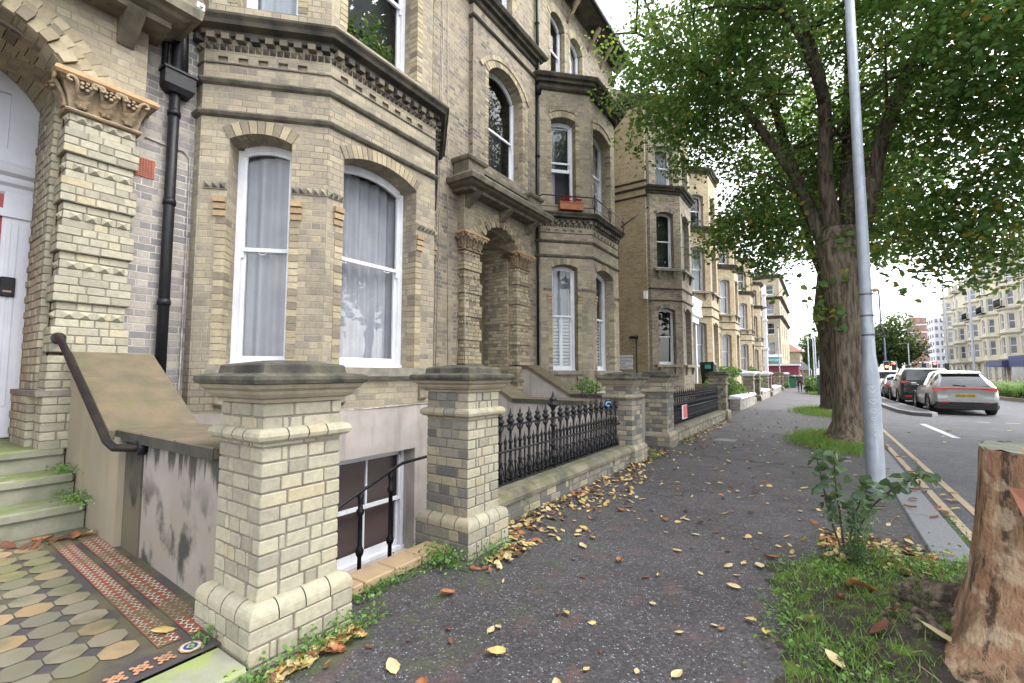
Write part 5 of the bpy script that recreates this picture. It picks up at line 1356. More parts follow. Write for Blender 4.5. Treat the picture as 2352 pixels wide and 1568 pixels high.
t = thing('porch_railing', 'thin pale handrails sloping down beside the hotel steps', 'handrail', (-4, 25, 1))
for y in (23.9, 25.1):
    mb = MB(); mb.tube([(-4.7, y, 1.85), (-3.4, y, .95)], .025, 6)
    mb.build('rail', M['steel'], t)
    mb = MB()
    for k in range(6): mb.tube([(-4.7 + k * .25, y, 1.83 - k * .173), (-4.7 + k * .25, y, .9 - k * .15)], .014, 5)
    mb.build('bars', M['blackiron'], t)

# corner building at the end of the row, shop front and hoarding
t = thing('corner_building', 'tall brick corner building facing down the street, with a shop at its foot', 'building', (-8, 66, 0))
FC = Fac((-16, 61), (-3.65, 61)); FD = Fac((-3.65, 61), (-3.65, 78)); mb = MB(); opsC = []; opsD = []
for z0, zt in ((3.9, 6.0), (7.1, 8.7), (9.9, 11.3), (12.7, 14.0)):
    for u in (11.38, 9.9, 8.2): opsC.append(dict(u0=u - .42, u1=u + .42, z0=z0 * .84, zt=zt * .84, rise=.1, depth=.2))
    for u in (3, 7, 11): opsD.append(dict(u0=u - .5, u1=u + .5, z0=z0 * .84, zt=zt * .84, rise=.1, depth=.2))
wall_panel(mb, FC, -.2, 12.9, opsC); wall_panel(mb, FD, -.2, 12.9, opsD); mb.poly([(-3.65, 78, -.2), (-16, 78, -.2), (-16, 78, 12.9), (-3.65, 78, 12.9)])
mb.build('wall', M['brick_pale'], t)
for o in opsC: window(t, FC, o, .15, style='plain', curtain=['net', 'dark', 'half'][int(o['z0'] * 7 + o['u0']) % 3])
for o in opsD: window(t, FD, o, .15, style='plain', curtain='dark')
mb = MB()
for z in (8.15, 10.4, 12.9): mb.sweep([(a * 1.4, z + b) for a, b in CORN], [(-16, 61), (-3.65, 61), (-3.65, 78)])
mb.build('cornice', M['cornice'], t)
mb = MB(); mb.poly([(-16, 60.7, 13.0), (-3.4, 60.7, 13.0), (-4.9, 63.5, 14.0), (-16, 63.5, 14.0)]); mb.poly([(-3.4, 60.7, 13.0), (-3.4, 78, 13.0), (-4.9, 78, 14.0), (-4.9, 63.5, 14.0)]); mb.poly([(-16, 63.5, 14), (-4.9, 63.5, 14.0), (-4.9, 78, 14.0), (-16, 78, 14.0)])
for k in range(9): mb.lathe([(.09, 14.0), (.07, 14.6), (.10, 14.65)], -9.5 + k * .5, 65, 8)
mb.build('roof', M['slate'], t)
t2 = thing('shop_sign', 'teal shop fascia with small white lettering on the corner building', 'sign', (-4.6, 60.8, 2.7))
mb = MB(); mb.box(-6.9, -3.75, 60.72, 60.9, 2.75, 3.35); mb.build('fascia', mat('teal_fascia', (0.06, 0.24, 0.24), None, 0.5), t2); mb = MB(); mb.box(-6.9, -3.6, 60.6, 60.95, 3.35, 3.65); mb.build('cornice', M['white'], t2)
text_on(t2, 'lettering', 'COFFEE & KITCHEN', .26, (-4.9, 60.71, 3.0), (R(90), 0, 0), M['white'])
t2 = thing('hoarding', 'maroon boarded forecourt shelter with a white roof edge by the corner building', 'shelter', (-3.6, 58, 0))
mb = MB(); mb.box(-5.3, -1.95, 58.2, 58.3, .1, 2.3); mb.box(-2.05, -1.95, 58.3, 60.9, .1, 2.3); mb.build('boards', mat('maroon_boards', (0.22, 0.045, 0.075), (0.17, 0.035, 0.06), 0.6), t2)
mb = MB(); mb.box(-5.6, -1.8, 57.9, 60.95, 2.3, 2.48); mb.build('roof', M['white'], t2)
t2 = thing('tiled_shop', 'small building with tiled roof past the corner building', 'building', (-3, 90, 0))
mb = MB(); mb.box(-9, -2.7, 88, 100, -.2, 5.0); mb.build('wall', M['brick_pale'], t2); mb = MB(); mb.hexa([(-9.4, 87.6, 5), (-2.3, 87.6, 5), (-2.3, 100.4, 5), (-9.4, 100.4, 5), (-6.5, 92, 7.2), (-5, 92, 7.2), (-5, 97, 7.2), (-6.5, 97, 7.2)]); mb.build('roof', mat('red_roof_tile', (0.22, 0.10, 0.07), (0.16, 0.08, 0.06), 0.8), t2)
t2 = thing('low_shop', 'low cream shop front with slate roof behind the hoarding', 'building', (-1.6, 75, 0))
mb = MB(); mb.box(-3.4, -1.3, 74, 79, -.2, 1.9); mb.build('wall', M['capstone'], t2); mb = MB(); mb.hexa([(-3.6, 73.7, 1.9), (-1.0, 73.7, 1.9), (-1.0, 79.2, 1.9), (-3.6, 79.2, 1.9), (-3.2, 74.5, 3.0), (-1.9, 74.5, 3.0), (-1.9, 78.5, 3.0), (-3.2, 78.5, 3.0)]); mb.build('roof', M['slate'], t2)
# ---------------------------------------------------------------- plants
NR = np.random.RandomState(11)
def leafmesh(name, C, size, m, parent=None, up=None, flat=0.5, seed=0, elong=1.5, colbias=None, droop=0.3, smin=0.65):
    """one mesh of many separate folded leaves at the points C"""
    r = np.random.RandomState(seed + 1); N = len(C); C = np.asarray(C)
    off = np.array(OFF.get(parent.name, (0, 0, 0))) if parent is not None else np.zeros(3)
    d = r.normal(size=(N, 3)); d[:, 2] = d[:, 2] * flat - droop; d /= np.linalg.norm(d, axis=1, keepdims=True)
    n = r.normal(size=(N, 3)) * 0.7; n[:, 2] += 0.9; n -= d * (n * d).sum(1, keepdims=True); n /= np.maximum(np.linalg.norm(n, axis=1, keepdims=True), 1e-6)
    s = np.cross(d, n); L = size * (smin + (1.3 - smin) * r.rand(N, 1)); W = L / elong * 0.5
    b = C - d * L * 0.5; fold = n * W * 0.35
    V = np.stack([b, b + d * L * .30 + s * W + fold, b + d * L * .68 + s * W * .8 + fold, b + d * L, b + d * L * .68 - s * W * .8 + fold, b + d * L * .30 - s * W + fold], 1).reshape(-1, 3) - off
    base = np.arange(N)[:, None] * 6
    F = np.concatenate([base + np.array([[0, 1, 2, 3]]), base + np.array([[0, 3, 4, 5]])], 1).reshape(-1, 4)
    me = bpy.data.meshes.new(name)
    me.vertices.add(len(V)); me.vertices.foreach_set('co', V.astype(np.float32).ravel())
    me.loops.add(F.size); me.loops.foreach_set('vertex_index', F.astype(np.int32).ravel())
    me.polygons.add(len(F)); me.polygons.foreach_set('loop_start', (np.arange(len(F)) * 4).astype(np.int32)); me.polygons.foreach_set('loop_total', np.full(len(F), 4, dtype=np.int32))
    c = r.rand(N) if colbias is None else np.clip(colbias + r.normal(size=N) * 0.15, 0, 1)
    a = me.attributes.new('bc', 'FLOAT', 'FACE'); a.data.foreach_set('value', np.repeat(c, 2).astype(np.float32))
    me.materials.append(m); me.update(calc_edges=True); me.validate()
    return link(name, me, parent)

def limb(mb, pts, r0, r1, n=9, wob=0.0, bark=0.0, sub=4):
    P = [Vector(p) for p in pts]; out = []; rr = []
    for i in range(len(P) - 1):
        for k in range(sub):
            t = k / sub; p0 = P[max(i - 1, 0)]; p1 = P[i]; p2 = P[i + 1]; p3 = P[min(i + 2, len(P) - 1)]
            q = 0.5 * ((2 * p1) + (-p0 + p2) * t + (2 * p0 - 5 * p1 + 4 * p2 - p3) * t * t + (-p0 + 3 * p1 - 3 * p2 + p3) * t ** 3)
            out.append(q + Vector((rnd.uniform(-1, 1), rnd.uniform(-1, 1), 0)) * wob); rr.append(r0 + (r1 - r0) * ((i + t) / (len(P) - 1)))
    out.append(P[-1]); rr.append(r1); mb.tube(out, rr, n); return out

def trunk_mesh(mb, x, y, rings, n=28, seed=0, groove=0.03):
    r_ = random.Random(seed); ph = [r_.random() * 6.28 for _ in range(6)]; rs = []
    for (z, r, dx, dy, fl) in rings:
        pts = []
        for k in range(n):
            a = 2 * math.pi * k / n
            q = r * (1 + groove * math.sin(7 * a + ph[0] + z * .4) + groove * .7 * math.sin(13 * a + ph[1] - z * .3) + fl * (0.5 + 0.5 * math.sin(5 * a + ph[2])))
            pts.append((x + dx + q * math.cos(a), y + dy + q * math.sin(a), z))
        rs.append(mb.add(pts))
    for i in range(len(rs) - 1):
        for k in range(n): mb.face([rs[i] + k, rs[i] + (k + 1) % n, rs[i + 1] + (k + 1) % n, rs[i + 1] + k], True)
    mb.face([rs[-1] + k for k in range(n)])

def street_tree(label, x, y, limbs, rings, crowns, nclu, per, leaf, seed, barkm, tr=0.17, clear=None):
    t = thing('street_tree', label, 'tree', (x, y, 0), 'elm trees along the kerb')
    mb = MB(); trunk_mesh(mb, x, y, rings, seed=seed); mb.build('trunk', barkm, t)
    tips = []
    rr = random.Random(seed)
    mb = MB(); mt = MB()
    for L in limbs:
        pts = [(x + a, y + b, c) for a, b, c in L[0]]
        o = limb(mb, pts, L[1], L[2], 9)
        for k in range(6, len(o), 2):
            for q in range(2):
                d = Vector((rr.gauss(0, 1), rr.gauss(0, 1), rr.gauss(0.25, .5))).normalized(); ln = rr.uniform(1.0, 2.4)
                a = o[k]; b = a + d * ln * .5 + Vector((0, 0, .15)); c = a + d * ln + Vector((0, 0, -0.05))
                mt.tube([a, b, c], [0.035, 0.022, 0.006], 5); tips += [b, c]
    mb.build('limbs', M['bark2'], t)
    r = np.random.RandomState(seed); C = []
    for (cx, cy, cz, ax, ay, az, wgt) in crowns:
        n_ = int(nclu * wgt); d = r.normal(size=(n_, 3)); d /= np.linalg.norm(d, axis=1, keepdims=True)
        rad = r.rand(n_, 1) ** (1 / 2.4); C.append(np.array([x + cx, y + cy, cz]) + d * rad * np.array([ax, ay, az]))
    C = np.concatenate(C + [np.array([list(p) for p in tips])])
    keep = C[:, 2] > 2.0
    if clear is not None: keep &= clear(C)
    C = C[keep]
    for p in C[::7]:
        q = Vector(p); e = q + Vector((rr.uniform(-.5, .5), rr.uniform(-.5, .5), rr.uniform(-.4, .2))); mt.tube([q, e], [.010, .004], 4)
    mt.build('twigs', M['twig'], t)
    dirs = r.normal(size=(len(C), 3)); dirs[:, 2] *= 0.4; dirs /= np.linalg.norm(dirs, axis=1, keepdims=True)
    T = r.uniform(-.38, .38, size=(len(C), per, 1))
    pts = C[:, None, :] + dirs[:, None, :] * T + r.normal(size=(len(C), per, 3)) * np.array([tr, tr, tr * .6])
    cb = np.repeat(r.rand(len(C)) * 0.75 + 0.02, per)
    yl = r.rand(len(cb)) < 0.028; cb[yl] = 0.97
    lowm = (pts.reshape(-1, 3)[:, 2] < 5.2) & (r.rand(len(cb)) < 0.10); cb[lowm] = 0.95
    leafmesh('crown', pts.reshape(-1, 3), leaf, M['leaf'], t, seed=seed, colbias=cb, elong=1.5)
    return t
ringsA = [(-.05, .50, 0, 0, .30), (.12, .42, 0, 0, .16), (.4, .35, 0, 0, .05), (1.0, .31, 0, 0, .03), (2.0, .30, -.02, 0, .03), (3.0, .315, -.05, 0, .04), (3.8, .36, -.08, 0, .06), (4.3, .39, -.09, 0, .10), (4.6, .32, -.1, 0, .12)]
limbsA = [([(-.22, 0, 4.0), (-.55, .1, 5.0), (-.85, .2, 6.0), (-1.15, .5, 7.6), (-1.5, .8, 9.6)], .20, .06), ([(-.12, -.05, 4.2), (-.28, -.3, 5.6), (-.25, -.6, 7.2), (-.5, -.9, 8.8), (-.8, -1.2, 10.5)], .19, .06),
          ([(.05, .1, 4.2), (.15, .3, 5.8), (.25, .7, 7.6), (.4, 1.2, 10.5)], .22, .07), ([(.18, -.05, 4.0), (.50, -.2, 5.3), (.80, -.4, 6.6), (1.5, -.8, 8.2), (2.3, -1.2, 9.8)], .19, .05),
          ([(-.85, .2, 6.0), (-1.4, -.3, 7.1), (-2.2, -.9, 8.2), (-3.2, -1.6, 9.0)], .08, .025), ([(-.85, .2, 6.0), (-1.6, -.4, 7.3), (-2.6, -1.2, 8.6), (-3.9, -1.9, 9.6)], .10, .03),
          ([(.65, -.3, 6.0), (1.2, -.7, 7.2), (2.1, -1.4, 8.2), (3.1, -2.2, 8.9)], .08, .02), ([(-.25, -.6, 7.2), (-.6, -1.9, 8.0), (-1.2, -3.2, 8.6), (-1.9, -4.4, 9.2)], .09, .02), ([(.25, .7, 7.6), (1.2, 1.6, 8.6), (2.2, 2.6, 9.6)], .09, .03)]
crA = [(-.1, 0, 9.2, 4.3, 4.4, 3.4, .40), (-2.7, -.9, 8.2, 2.2, 2.2, 1.9, .14), (2.2, -1.2, 7.2, 2.2, 2.4, 1.9, .16), (.1, .8, 6.3, 2.1, 1.8, 1.3, .09), (1.7, -.5, 4.7, 1.7, 1.5, 1.0, .075), (-1.5, .2, 5.1, 1.3, 1.2, .9, .045), (-2.0, .1, 4.7, 1.0, 1.0, .7, .022), (-1.2, .2, 4.25, .7, .8, .5, .012), (1.9, -.3, 3.7, 1.2, 1.2, .75, .028), (3.2, -.5, 6.1, 1.7, 1.6, 1.3, .06), (-.3, -2.8, 9.6, 2.2, 1.8, 2.2, .105)]
street_tree('large elm with a furrowed trunk and spreading leafy crown beside the grey lamp column', .54, 12.2, limbsA, ringsA, crA, 2150, 38, .098, 5, M['bark'], clear=lambda C: ~((np.hypot(C[:, 0] - .3, (C[:, 1] - 11.6) * .55) < 1.35) & (C[:, 1] < 12.3) & (C[:, 2] < 8.6) & (np.random.RandomState(1).rand(len(C)) < .86)))
ringsB = [(-.05, .50, 0, 0, .25), (.3, .42, 0, 0, .08), (1.5, .39, 0, 0, .05), (3.0, .40, 0, 0, .08), (3.6, .48, -.03, 0, .12), (4.6, .40, 0, 0, .08), (5.4, .30, 0, 0, .1)]
limbsB = [([(0, 0, 4.8), (-.5, 0, 6.4), (-1.0, .4, 9)], .2, .06), ([(0, 0, 4.8), (.5, .3, 6.6), (1.1, .2, 9.2)], .2, .06), ([(0, 0, 4.8), (.1, .2, 7), (.2, .2, 10)], .2, .06)]
street_tree('second elm, its dark trunk half hidden behind the large elm', .37, 21.0, limbsB, ringsB, [(0.4, 0, 9.0, 3.3, 3.6, 3.6, .8), (1.6, 0, 6.6, 2.0, 2.4, 1.3, .2)], 900, 16, .17, 9, M['bark2'], .25)
def sprig(C, n, r, seed, parent, sz=.12):
    q = np.random.RandomState(seed); return np.array(C) + q.normal(size=(n, 3)) * r
tA = bpy.data.objects['street_tree']
pts = np.concatenate([sprig((.12, 11.75, 2.75), 26, .16, 1, tA), sprig((.38, 11.75, 2.62), 22, .13, 2, tA), sprig((.15, 11.7, 3.35), 30, .2, 3, tA), sprig((.5, 11.7, 4.3), 40, .22, 4, tA), sprig((.0, 11.8, 2.35), 8, .10, 5, tA)])
leafmesh('trunk_shoots', pts, .15, M['leaf'], tA, seed=40, colbias=np.where(np.random.RandomState(3).rand(len(pts)) < .16, .96, .6))
q_ = np.random.RandomState(66); SP = []
for (a, b, nn) in (((.9, 11.6, 4.1), (1.9, 11.3, 3.35), 34), ((1.4, 11.5, 3.9), (2.5, 11.2, 2.95), 34), ((1.9, 11.4, 4.2), (3.0, 11.1, 3.55), 30), ((1.0, 11.6, 3.5), (1.7, 11.4, 2.7), 20), ((-.6, 11.9, 4.0), (-1.5, 11.7, 3.3), 26), ((-.3, 11.8, 3.6), (-1.0, 11.7, 2.9), 18)):
    tt = q_.rand(nn, 1); SP.append(np.array(a) + (np.array(b) - np.array(a)) * tt + q_.normal(size=(nn, 3)) * np.array([.07, .07, .05]))
SP = np.concatenate(SP); leafmesh('hanging_sprays', SP, .13, M['leaf'], tA, seed=44, colbias=np.where(q_.rand(len(SP)) < .2, .96, .5))
mb = MB()
for (a, b) in (((.75, 11.9, 4.6), (1.9, 11.3, 3.35)), ((1.0, 11.8, 4.4), (2.5, 11.2, 2.95)), ((1.5, 11.7, 4.8), (3.0, 11.1, 3.55)), ((.7, 12.0, 4.0), (1.7, 11.4, 2.7)), ((.1, 12.0, 4.3), (-1.5, 11.7, 3.3)), ((.2, 12, 4.0), (-1.0, 11.7, 2.9))): mb.tube([a, ((a[0] + b[0]) / 2, (a[1] + b[1]) / 2, (a[2] + b[2]) / 2 + .12), b], [.012, .008, .003], 5)
mb.build('hanging_twigs', M['twig'], tA)
def simple_tree(label, x, y, h, w, z0, n, seed, leaf=.45, group='trees at the far end of the street', nm='far_tree'):
    t = thing(nm, label, 'tree', (x, y, 0), group)
    mb = MB(); mb.tube([(x, y, -.1), (x + .1, y, z0 + .5), (x, y, z0 + (h - z0) * .5)], [.28, .22, .1], 8)
    for k in range(5):
        a = k * 1.26; mb.tube([(x, y, z0 + .3), (x + w * .35 * math.cos(a), y + w * .35 * math.sin(a), z0 + (h - z0) * .5)], [.14, .04], 6)
    mb.build('trunk', M['bark2'], t)
    r = np.random.RandomState(seed); k = 14; P = []
    for i in range(k):
        d = r.normal(size=3); d /= np.linalg.norm(d); c = np.array([x, y, (z0 + h) / 2]) + d * np.array([w * .30, w * .30, (h - z0) * .30]); q = r.normal(size=(n // k, 3)); q /= np.linalg.norm(q, axis=1, keepdims=True)
        P.append(c + q * (r.rand(n // k, 1) ** .4) * np.array([w * .27, w * .27, (h - z0) * .26]))
    leafmesh('crown', np.concatenate(P), leaf, M['fartree'], t, seed=seed)
simple_tree('rounded dense green tree standing beyond the traffic lights', 10.7, 97, 11.2, 8.5, 2.6, 5200, 31); simple_tree('darker tree at the left edge of the group beyond the traffic lights', 7.6, 96, 9.4, 4.6, 2.4, 2600, 32)
simple_tree('dark tree at the end of the pavement behind the pale poles', -1.3, 110, 9.8, 5.4, 2.2, 4200, 33)
simple_tree('low leaning tree beyond the shop with the tiled roof', -2.2, 135, 7.0, 5.0, 2.0, 1600, 34)

simple_tree('tall tree across the road, mirrored in the bay windows', 9.6, 7.5, 12.5, 8.5, 3.0, 5200, 41, .5, 'trees across the road mirrored in windows'); simple_tree('tall tree across the road, farther along, mirrored in the windows', 10.6, 16.5, 23.0, 12.0, 4.0, 6500, 42, .6, 'trees across the road mirrored in windows')
def bush(label, c, r, n, leaf, m, seed, nm='bush', cat='bush', group=None, stems=True):
    t = thing(nm, label, cat, (c[0], c[1], 0), group); q = np.random.RandomState(seed); d = q.normal(size=(n, 3)); d /= np.linalg.norm(d, axis=1, keepdims=True)
    bump = 1 + .18 * np.sin(d[:, :1] * 5 + seed) * np.cos(d[:, 1:2] * 4)
    P = np.array(c) + d * (q.rand(n, 1) ** .35) * np.array(r) * bump; P = P[P[:, 2] > .02]
    leafmesh('foliage', P, leaf, m, t, seed=seed)
    mb = MB()
    for k in range(7):
        a = k * .9; mb.tube([(c[0], c[1], 0), (c[0] + r[0] * .6 * math.cos(a), c[1] + r[1] * .6 * math.sin(a), c[2] + r[2] * .4)], [.02, .008], 5)
    mb.build('stems', M['twig'], t)
bush('large clipped green bush behind the low white wall', (-3.55, 21.6, .75), (.75, 1.1, .72), 2600, .10, M['bush'], 1); bush('smaller green bush beside the large clipped bush', (-3.2, 22.9, .55), (.5, .7, .5), 1200, .10, M['bush'], 2)
bush('narrow green shrub between white capped pillars', (-3.15, 29.0, .95), (.42, .8, .9), 1200, .12, M['bush'], 3); bush('flat topped hedge above the white capped pillar', (-4.0, 26.0, 1.5), (.6, 1.2, .3), 1200, .10, M['bush'], 4)
bush('loose leafy shrub on the verge beside the green cabinet', (-.35, 40.5, .55), (.75, 1.6, .70), 1700, .17, M['bush'], 5); bush('patch of weeds by the far green litter bin', (-2.9, 52.5, .3), (.4, .7, .35), 500, .14, M['bush'], 6)
bush('dark evergreen plant inside the second railing', (-2.86, 9.95, .42), (.10, .30, .20), 260, .06, M['fartree'], 7); bush('green plant growing out of the white trough by the second house', (-3.6, 7.9, 1.18), (.25, .4, .16), 200, .07, M['weed'], 8, stems=False)

# weeds at the feet of pillars and walls
def weed(label, x, y, r, n, h, seed, z=0.0):
    t = thing('weed_clump', label, 'weed', (x, y, z), 'weeds growing at the edges of the pavement')
    q = np.random.RandomState(seed); n = int(n * 1.0); P = np.stack([x + q.normal(size=n) * r[0], y + q.normal(size=n) * r[1], z + .012 + q.rand(n) ** 1.6 * h], 1)
    leafmesh('leaves', P, .027, M['weed'], t, seed=seed, elong=1.8, flat=.8, droop=-.2)
    mb = MB()
    for k in range(max(4, n // 9)):
        i = q.randint(n); mb.tube([(P[i, 0] * .6 + x * .4, P[i, 1] * .6 + y * .4, z), tuple(P[i])], [.0022, .0014], 4)
    mb.build('stems', M['weed'], t)
weed('leafy weeds along the foot of the nearest cream pillar', -2.20, 1.50, (.045, .20), 330, .11, 1); weed('tuft of weeds at the front corner of the nearest pillar', -2.18, 1.13, (.06, .06), 110, .06, 2)
weed('small bright weed on the doorstep edge by the pillar', -2.62, 1.12, (.03, .03), 36, .05, 3, .075); weed('weeds along the buff tile edging', -2.44, 2.1, (.03, .2), 200, .06, 4)
weed('mass of weeds and daisies by the sooty face of the second pillar', -2.42, 2.62, (.12, .07), 420, .12, 5); weed('broad leaved dandelion at the corner of the second pillar', -2.16, 2.95, (.06, .12), 170, .12, 6)
weed('tuft of grass at the foot of the railing wall', -2.47, 3.95, (.02, .06), 50, .18, 7); weed('green weeds growing from the steps beside the stair wall', -5.05, 1.14, (.16, .05), 140, .06, 8, .40); weed('weeds in the corner of the second mossy step', -5.40, 1.14, (.1, .04), 90, .05, 9, .585)
weed('weeds by the bottom corner of the third pillar', -2.38, 7.75, (.05, .15), 90, .12, 10); weed('patch of moss and weeds by the second dwarf wall', -2.42, 10.0, (.05, .5), 160, .05, 11); weed('clover like weeds in the gutter beside the kerb', 1.02, 5.6, (.04, .7), 190, .05, 12, -.10)
weed('green weeds right behind the stump root', .72, 4.45, (.16, .25), 300, .12, 13)

weed('leafy weeds on the left edge of the grassy verge', -.22, 3.2, (.07, .25), 260, .07, 21); weed('plantain like weeds in the middle of the verge', .05, 2.75, (.12, .14), 240, .06, 22, .02); weed('bright weeds at the back edge of the verge', .35, 4.45, (.22, .14), 420, .10, 23, .01); weed('clover at the bottom edge of the verge', .62, 2.35, (.1, .06), 160, .06, 24, .06); weed('weeds on the verge in front of the sapling', .0, 3.95, (.14, .16), 300, .08, 25, .01)
# sapling shooting from the old root
t = thing('sapling', 'young leafy sapling with dark green leaves growing beside the stump', 'plant', (.10, 4.4, 0))
mb = MB(); P = []
for st in ([(.10, 4.4, 0), (.02, 4.40, .30), (-.02, 4.4, .55), (-.06, 4.4, .80)], [(.10, 4.4, 0), (.08, 4.42, .35), (.06, 4.4, .60), (.06, 4.38, .76)], [(.12, 4.4, .05), (.24, 4.42, .35), (.38, 4.4, .55), (.52, 4.38, .66), (.60, 4.35, .70)], [(.11, 4.4, .0), (.16, 4.38, .3), (.22, 4.36, .5), (.26, 4.35, .58)]):
    o = limb(mb, st, .009, .003, 6)
    for k in range(4, len(o)):
        for _ in range(3): P.append(o[k] + Vector((rnd.gauss(0, .042), rnd.gauss(0, .045), rnd.gauss(0, .03))))
mb.build('stems', M['twig'], t); leafmesh('leaves', [list(p) for p in P if p.z > .22], .088, M['sapleaf'], t, seed=77, elong=1.25, droop=.5)
t = thing('fine_weed', 'feathery pale green weed standing at the foot of the sapling', 'weed', (.2, 4.25, 0))
q = np.random.RandomState(5); k = 700; hh = q.rand(k); P = np.stack([.17 + q.normal(size=k) * (.028 + .05 * hh), 4.25 + q.normal(size=k) * .05, .03 + hh * .45], 1); leafmesh('leaves', P, .034, M['sapleaf'], t, seed=6, elong=3.0)
mb = MB()
for k in range(9): mb.tube([(.17, 4.25, 0), (.17 + rnd.gauss(0, .05), 4.25 + rnd.gauss(0, .05), .30 + .18 * rnd.random())], [.004, .002], 4)
mb.build('stems', M['weed'], t)

# grass verges
def blades(name, P, h, m, seed):
    r = np.random.RandomState(seed); N = len(P); a = r.rand(N) * 6.283; H = h * (.45 + .85 * r.rand(N)); ln = r.normal(size=(N, 2)) * (H * .45)[:, None]
    wv = np.stack([np.cos(a), np.sin(a), np.zeros(N)], 1) * .0028 * (h / .08) ** .5; up = np.stack([ln[:, 0], ln[:, 1], H], 1)
    V = np.stack([P - wv, P + wv, P + up * .55 + wv * .8 - np.array([0, 0, 0]), P + up * .55 - wv * .8, P + up * np.array([1.35, 1.35, .95])], 1).reshape(-1, 3)
    b = np.arange(N)[:, None] * 5; Q = (b + np.array([[0, 1, 2, 3]])); T = (b + np.array([[3, 2, 4]]))
    me = bpy.data.meshes.new(name); me.from_pydata(V.tolist(), [], Q.tolist() + T.tolist()); c = r.rand(N)
    at = me.attributes.new('bc', 'FLOAT', 'FACE'); at.data.foreach_set('value', np.concatenate([c, c]).astype(np.float32)); me.materials.append(m); me.update()
    o = link(name, me); tag(o, None, None, kind='stuff'); return o
def scatter(n, fn, seed):
    r = np.random.RandomState(seed); return fn(r, n)
def soil_h(x, y):
    d1 = np.hypot((x - .98) / 1.0, (y - 3.15) / 1.0); h = .012 + .20 * np.exp(-(d1 / .62) ** 2)
    h = h + .15 * np.exp(-(((x - .42) / .16) ** 2 + ((y - 3.55) / .20) ** 2)) + .07 * np.exp(-(((x - .28) / .2) ** 2 + ((y - 3.05) / .25) ** 2))
    cx = -.30 - .10 * np.sin(y * 2.1) - .06 * np.sin(y * 5.3) + np.maximum(0, y - 4.0) * .55; e = np.clip((x - cx - .02 - .03 * np.sin(y * 17)) / .12, 0, 1); e2 = np.clip((4.80 + .1 * np.sin(x * 9) - y) / .12, 0, 1)
    h = (h + .02) * np.minimum(e, e2) - .02
    return h + .014 * np.minimum(e, e2) * np.sin(x * 23 + y * 9) * np.sin(y * 19 - x * 5)
def verge_in(x, y):
    cx = -.30 - .10 * np.sin(y * 2.1) - .06 * np.sin(y * 5.3) + np.maximum(0, y - 4.0) * .55; return (x > cx - .05) & (x < .93) & (y > 1.0) & (y < 4.85 + .1 * np.sin(x * 9))
mb = MB(); nx_, ny_ = 60, 120; gx = np.linspace(-.55, 1.0, nx_); gy = np.linspace(.9, 5.0, ny_); idx = {}
for i, x in enumerate(gx):
    for j, y in enumerate(gy):
        if verge_in(x + .05, y): idx[(i, j)] = mb.add([(x, y, float(soil_h(x, y)) + .01 * rnd.random())])
for i in range(nx_ - 1):
    for j in range(ny_ - 1):
        k = [(i, j), (i + 1, j), (i + 1, j + 1), (i, j + 1)]
        if all(q in idx for q in k): mb.face([idx[q] for q in k], True)
o = mb.build('verge_soil', M['soil']); o['kind'] = 'structure'
def vf(r, n):
    x = r.uniform(-.5, .95, n); y = r.uniform(1.0, 4.9, n); bare = np.exp(-(((x - .45) / .28) ** 2 + ((y - 3.3) / .42) ** 2)); pn = .5 + .5 * np.sin(x * 7 + 1.3) * np.sin(y * 5.1)
    k = verge_in(x, y) & (soil_h(x, y) > .002) & (r.rand(n) > bare * 1.25) & (r.rand(n) < .22 + .8 * pn) & (np.hypot(x - .98, y - 3.15) > .5); x, y = x[k], y[k]
    return np.stack([x, y, soil_h(x, y)], 1)
blades('grass', scatter(20000, vf, 1), .056, M['grass'], 2)
def tf(r, n):
    a = r.rand(n) * 6.283; d = .45 + np.abs(r.normal(size=n)) * .28; x = .5 + np.cos(a) * d * 1.15; y = 12.2 + np.sin(a) * d * 2.0 - .25; k = (x < .72) & (d < 1.1); return np.stack([x[k], y[k], np.full(k.sum(), .006)], 1)
blades('grass_round_tree', scatter(15000, tf, 3), .13, M['grass'], 4)
def tf2(r, n):
    a = r.rand(n) * 6.283; d = .4 + np.abs(r.normal(size=n)) * .4; x = .35 + np.cos(a) * d * 1.1; y = 20.6 + np.sin(a) * d * 2.2; k = (x < .72) & (d < 1.4); return np.stack([x[k], y[k], np.full(k.sum(), .006)], 1)
blades('grass_by_second_tree', scatter(12000, tf2, 5), .17, M['grass'], 6)
blades('grass_by_cabinet', scatter(5000, lambda r, n: np.stack([r.uniform(-.7, .6, n), r.uniform(37, 44, n), np.full(n, .006)], 1), 7), .2, M['grass'], 8)
q = np.random.RandomState(12); mm = q.uniform(size=(900, 2)); P = np.stack([.05 + .45 * mm[:, 0], 2.9 + .95 * mm[:, 1]], 1); P = P[np.hypot(P[:, 0] - .30, (P[:, 1] - 3.45) * .8) < .22 + .06 * np.sin(P[:, 0] * 40)]
blades('moss', np.stack([P[:, 0], P[:, 1], soil_h(P[:, 0], P[:, 1])], 1).repeat(4, 0) + q.normal(size=(len(P) * 4, 3)) * np.array([.012, .012, .001]), .022, M['grass'], 13)
t = thing('dry_twigs', 'bundle of dry straw coloured stalks in front of the stump', 'twigs', (.62, 2.75, 0)); mb = MB()
for k in range(70):
    x = .60 + rnd.gauss(0, .09); y = 2.72 + rnd.gauss(0, .09); z = float(soil_h(x, y)); a = rnd.random() * 6.28; L = rnd.uniform(.06, .18)
    p = Vector((x, y, z)); d = Vector((math.cos(a) * .6, math.sin(a) * .6, rnd.uniform(.15, .9))).normalized() * L; mb.tube([p, p + d * .5 + Vector((0, 0, .01)), p + d], [.0026, .002, .0012], 4)
mb.build('stalks', mat('dry_stalk', (0.34, 0.24, 0.15), (0.22, 0.15, 0.09), 0.9, 30), t)

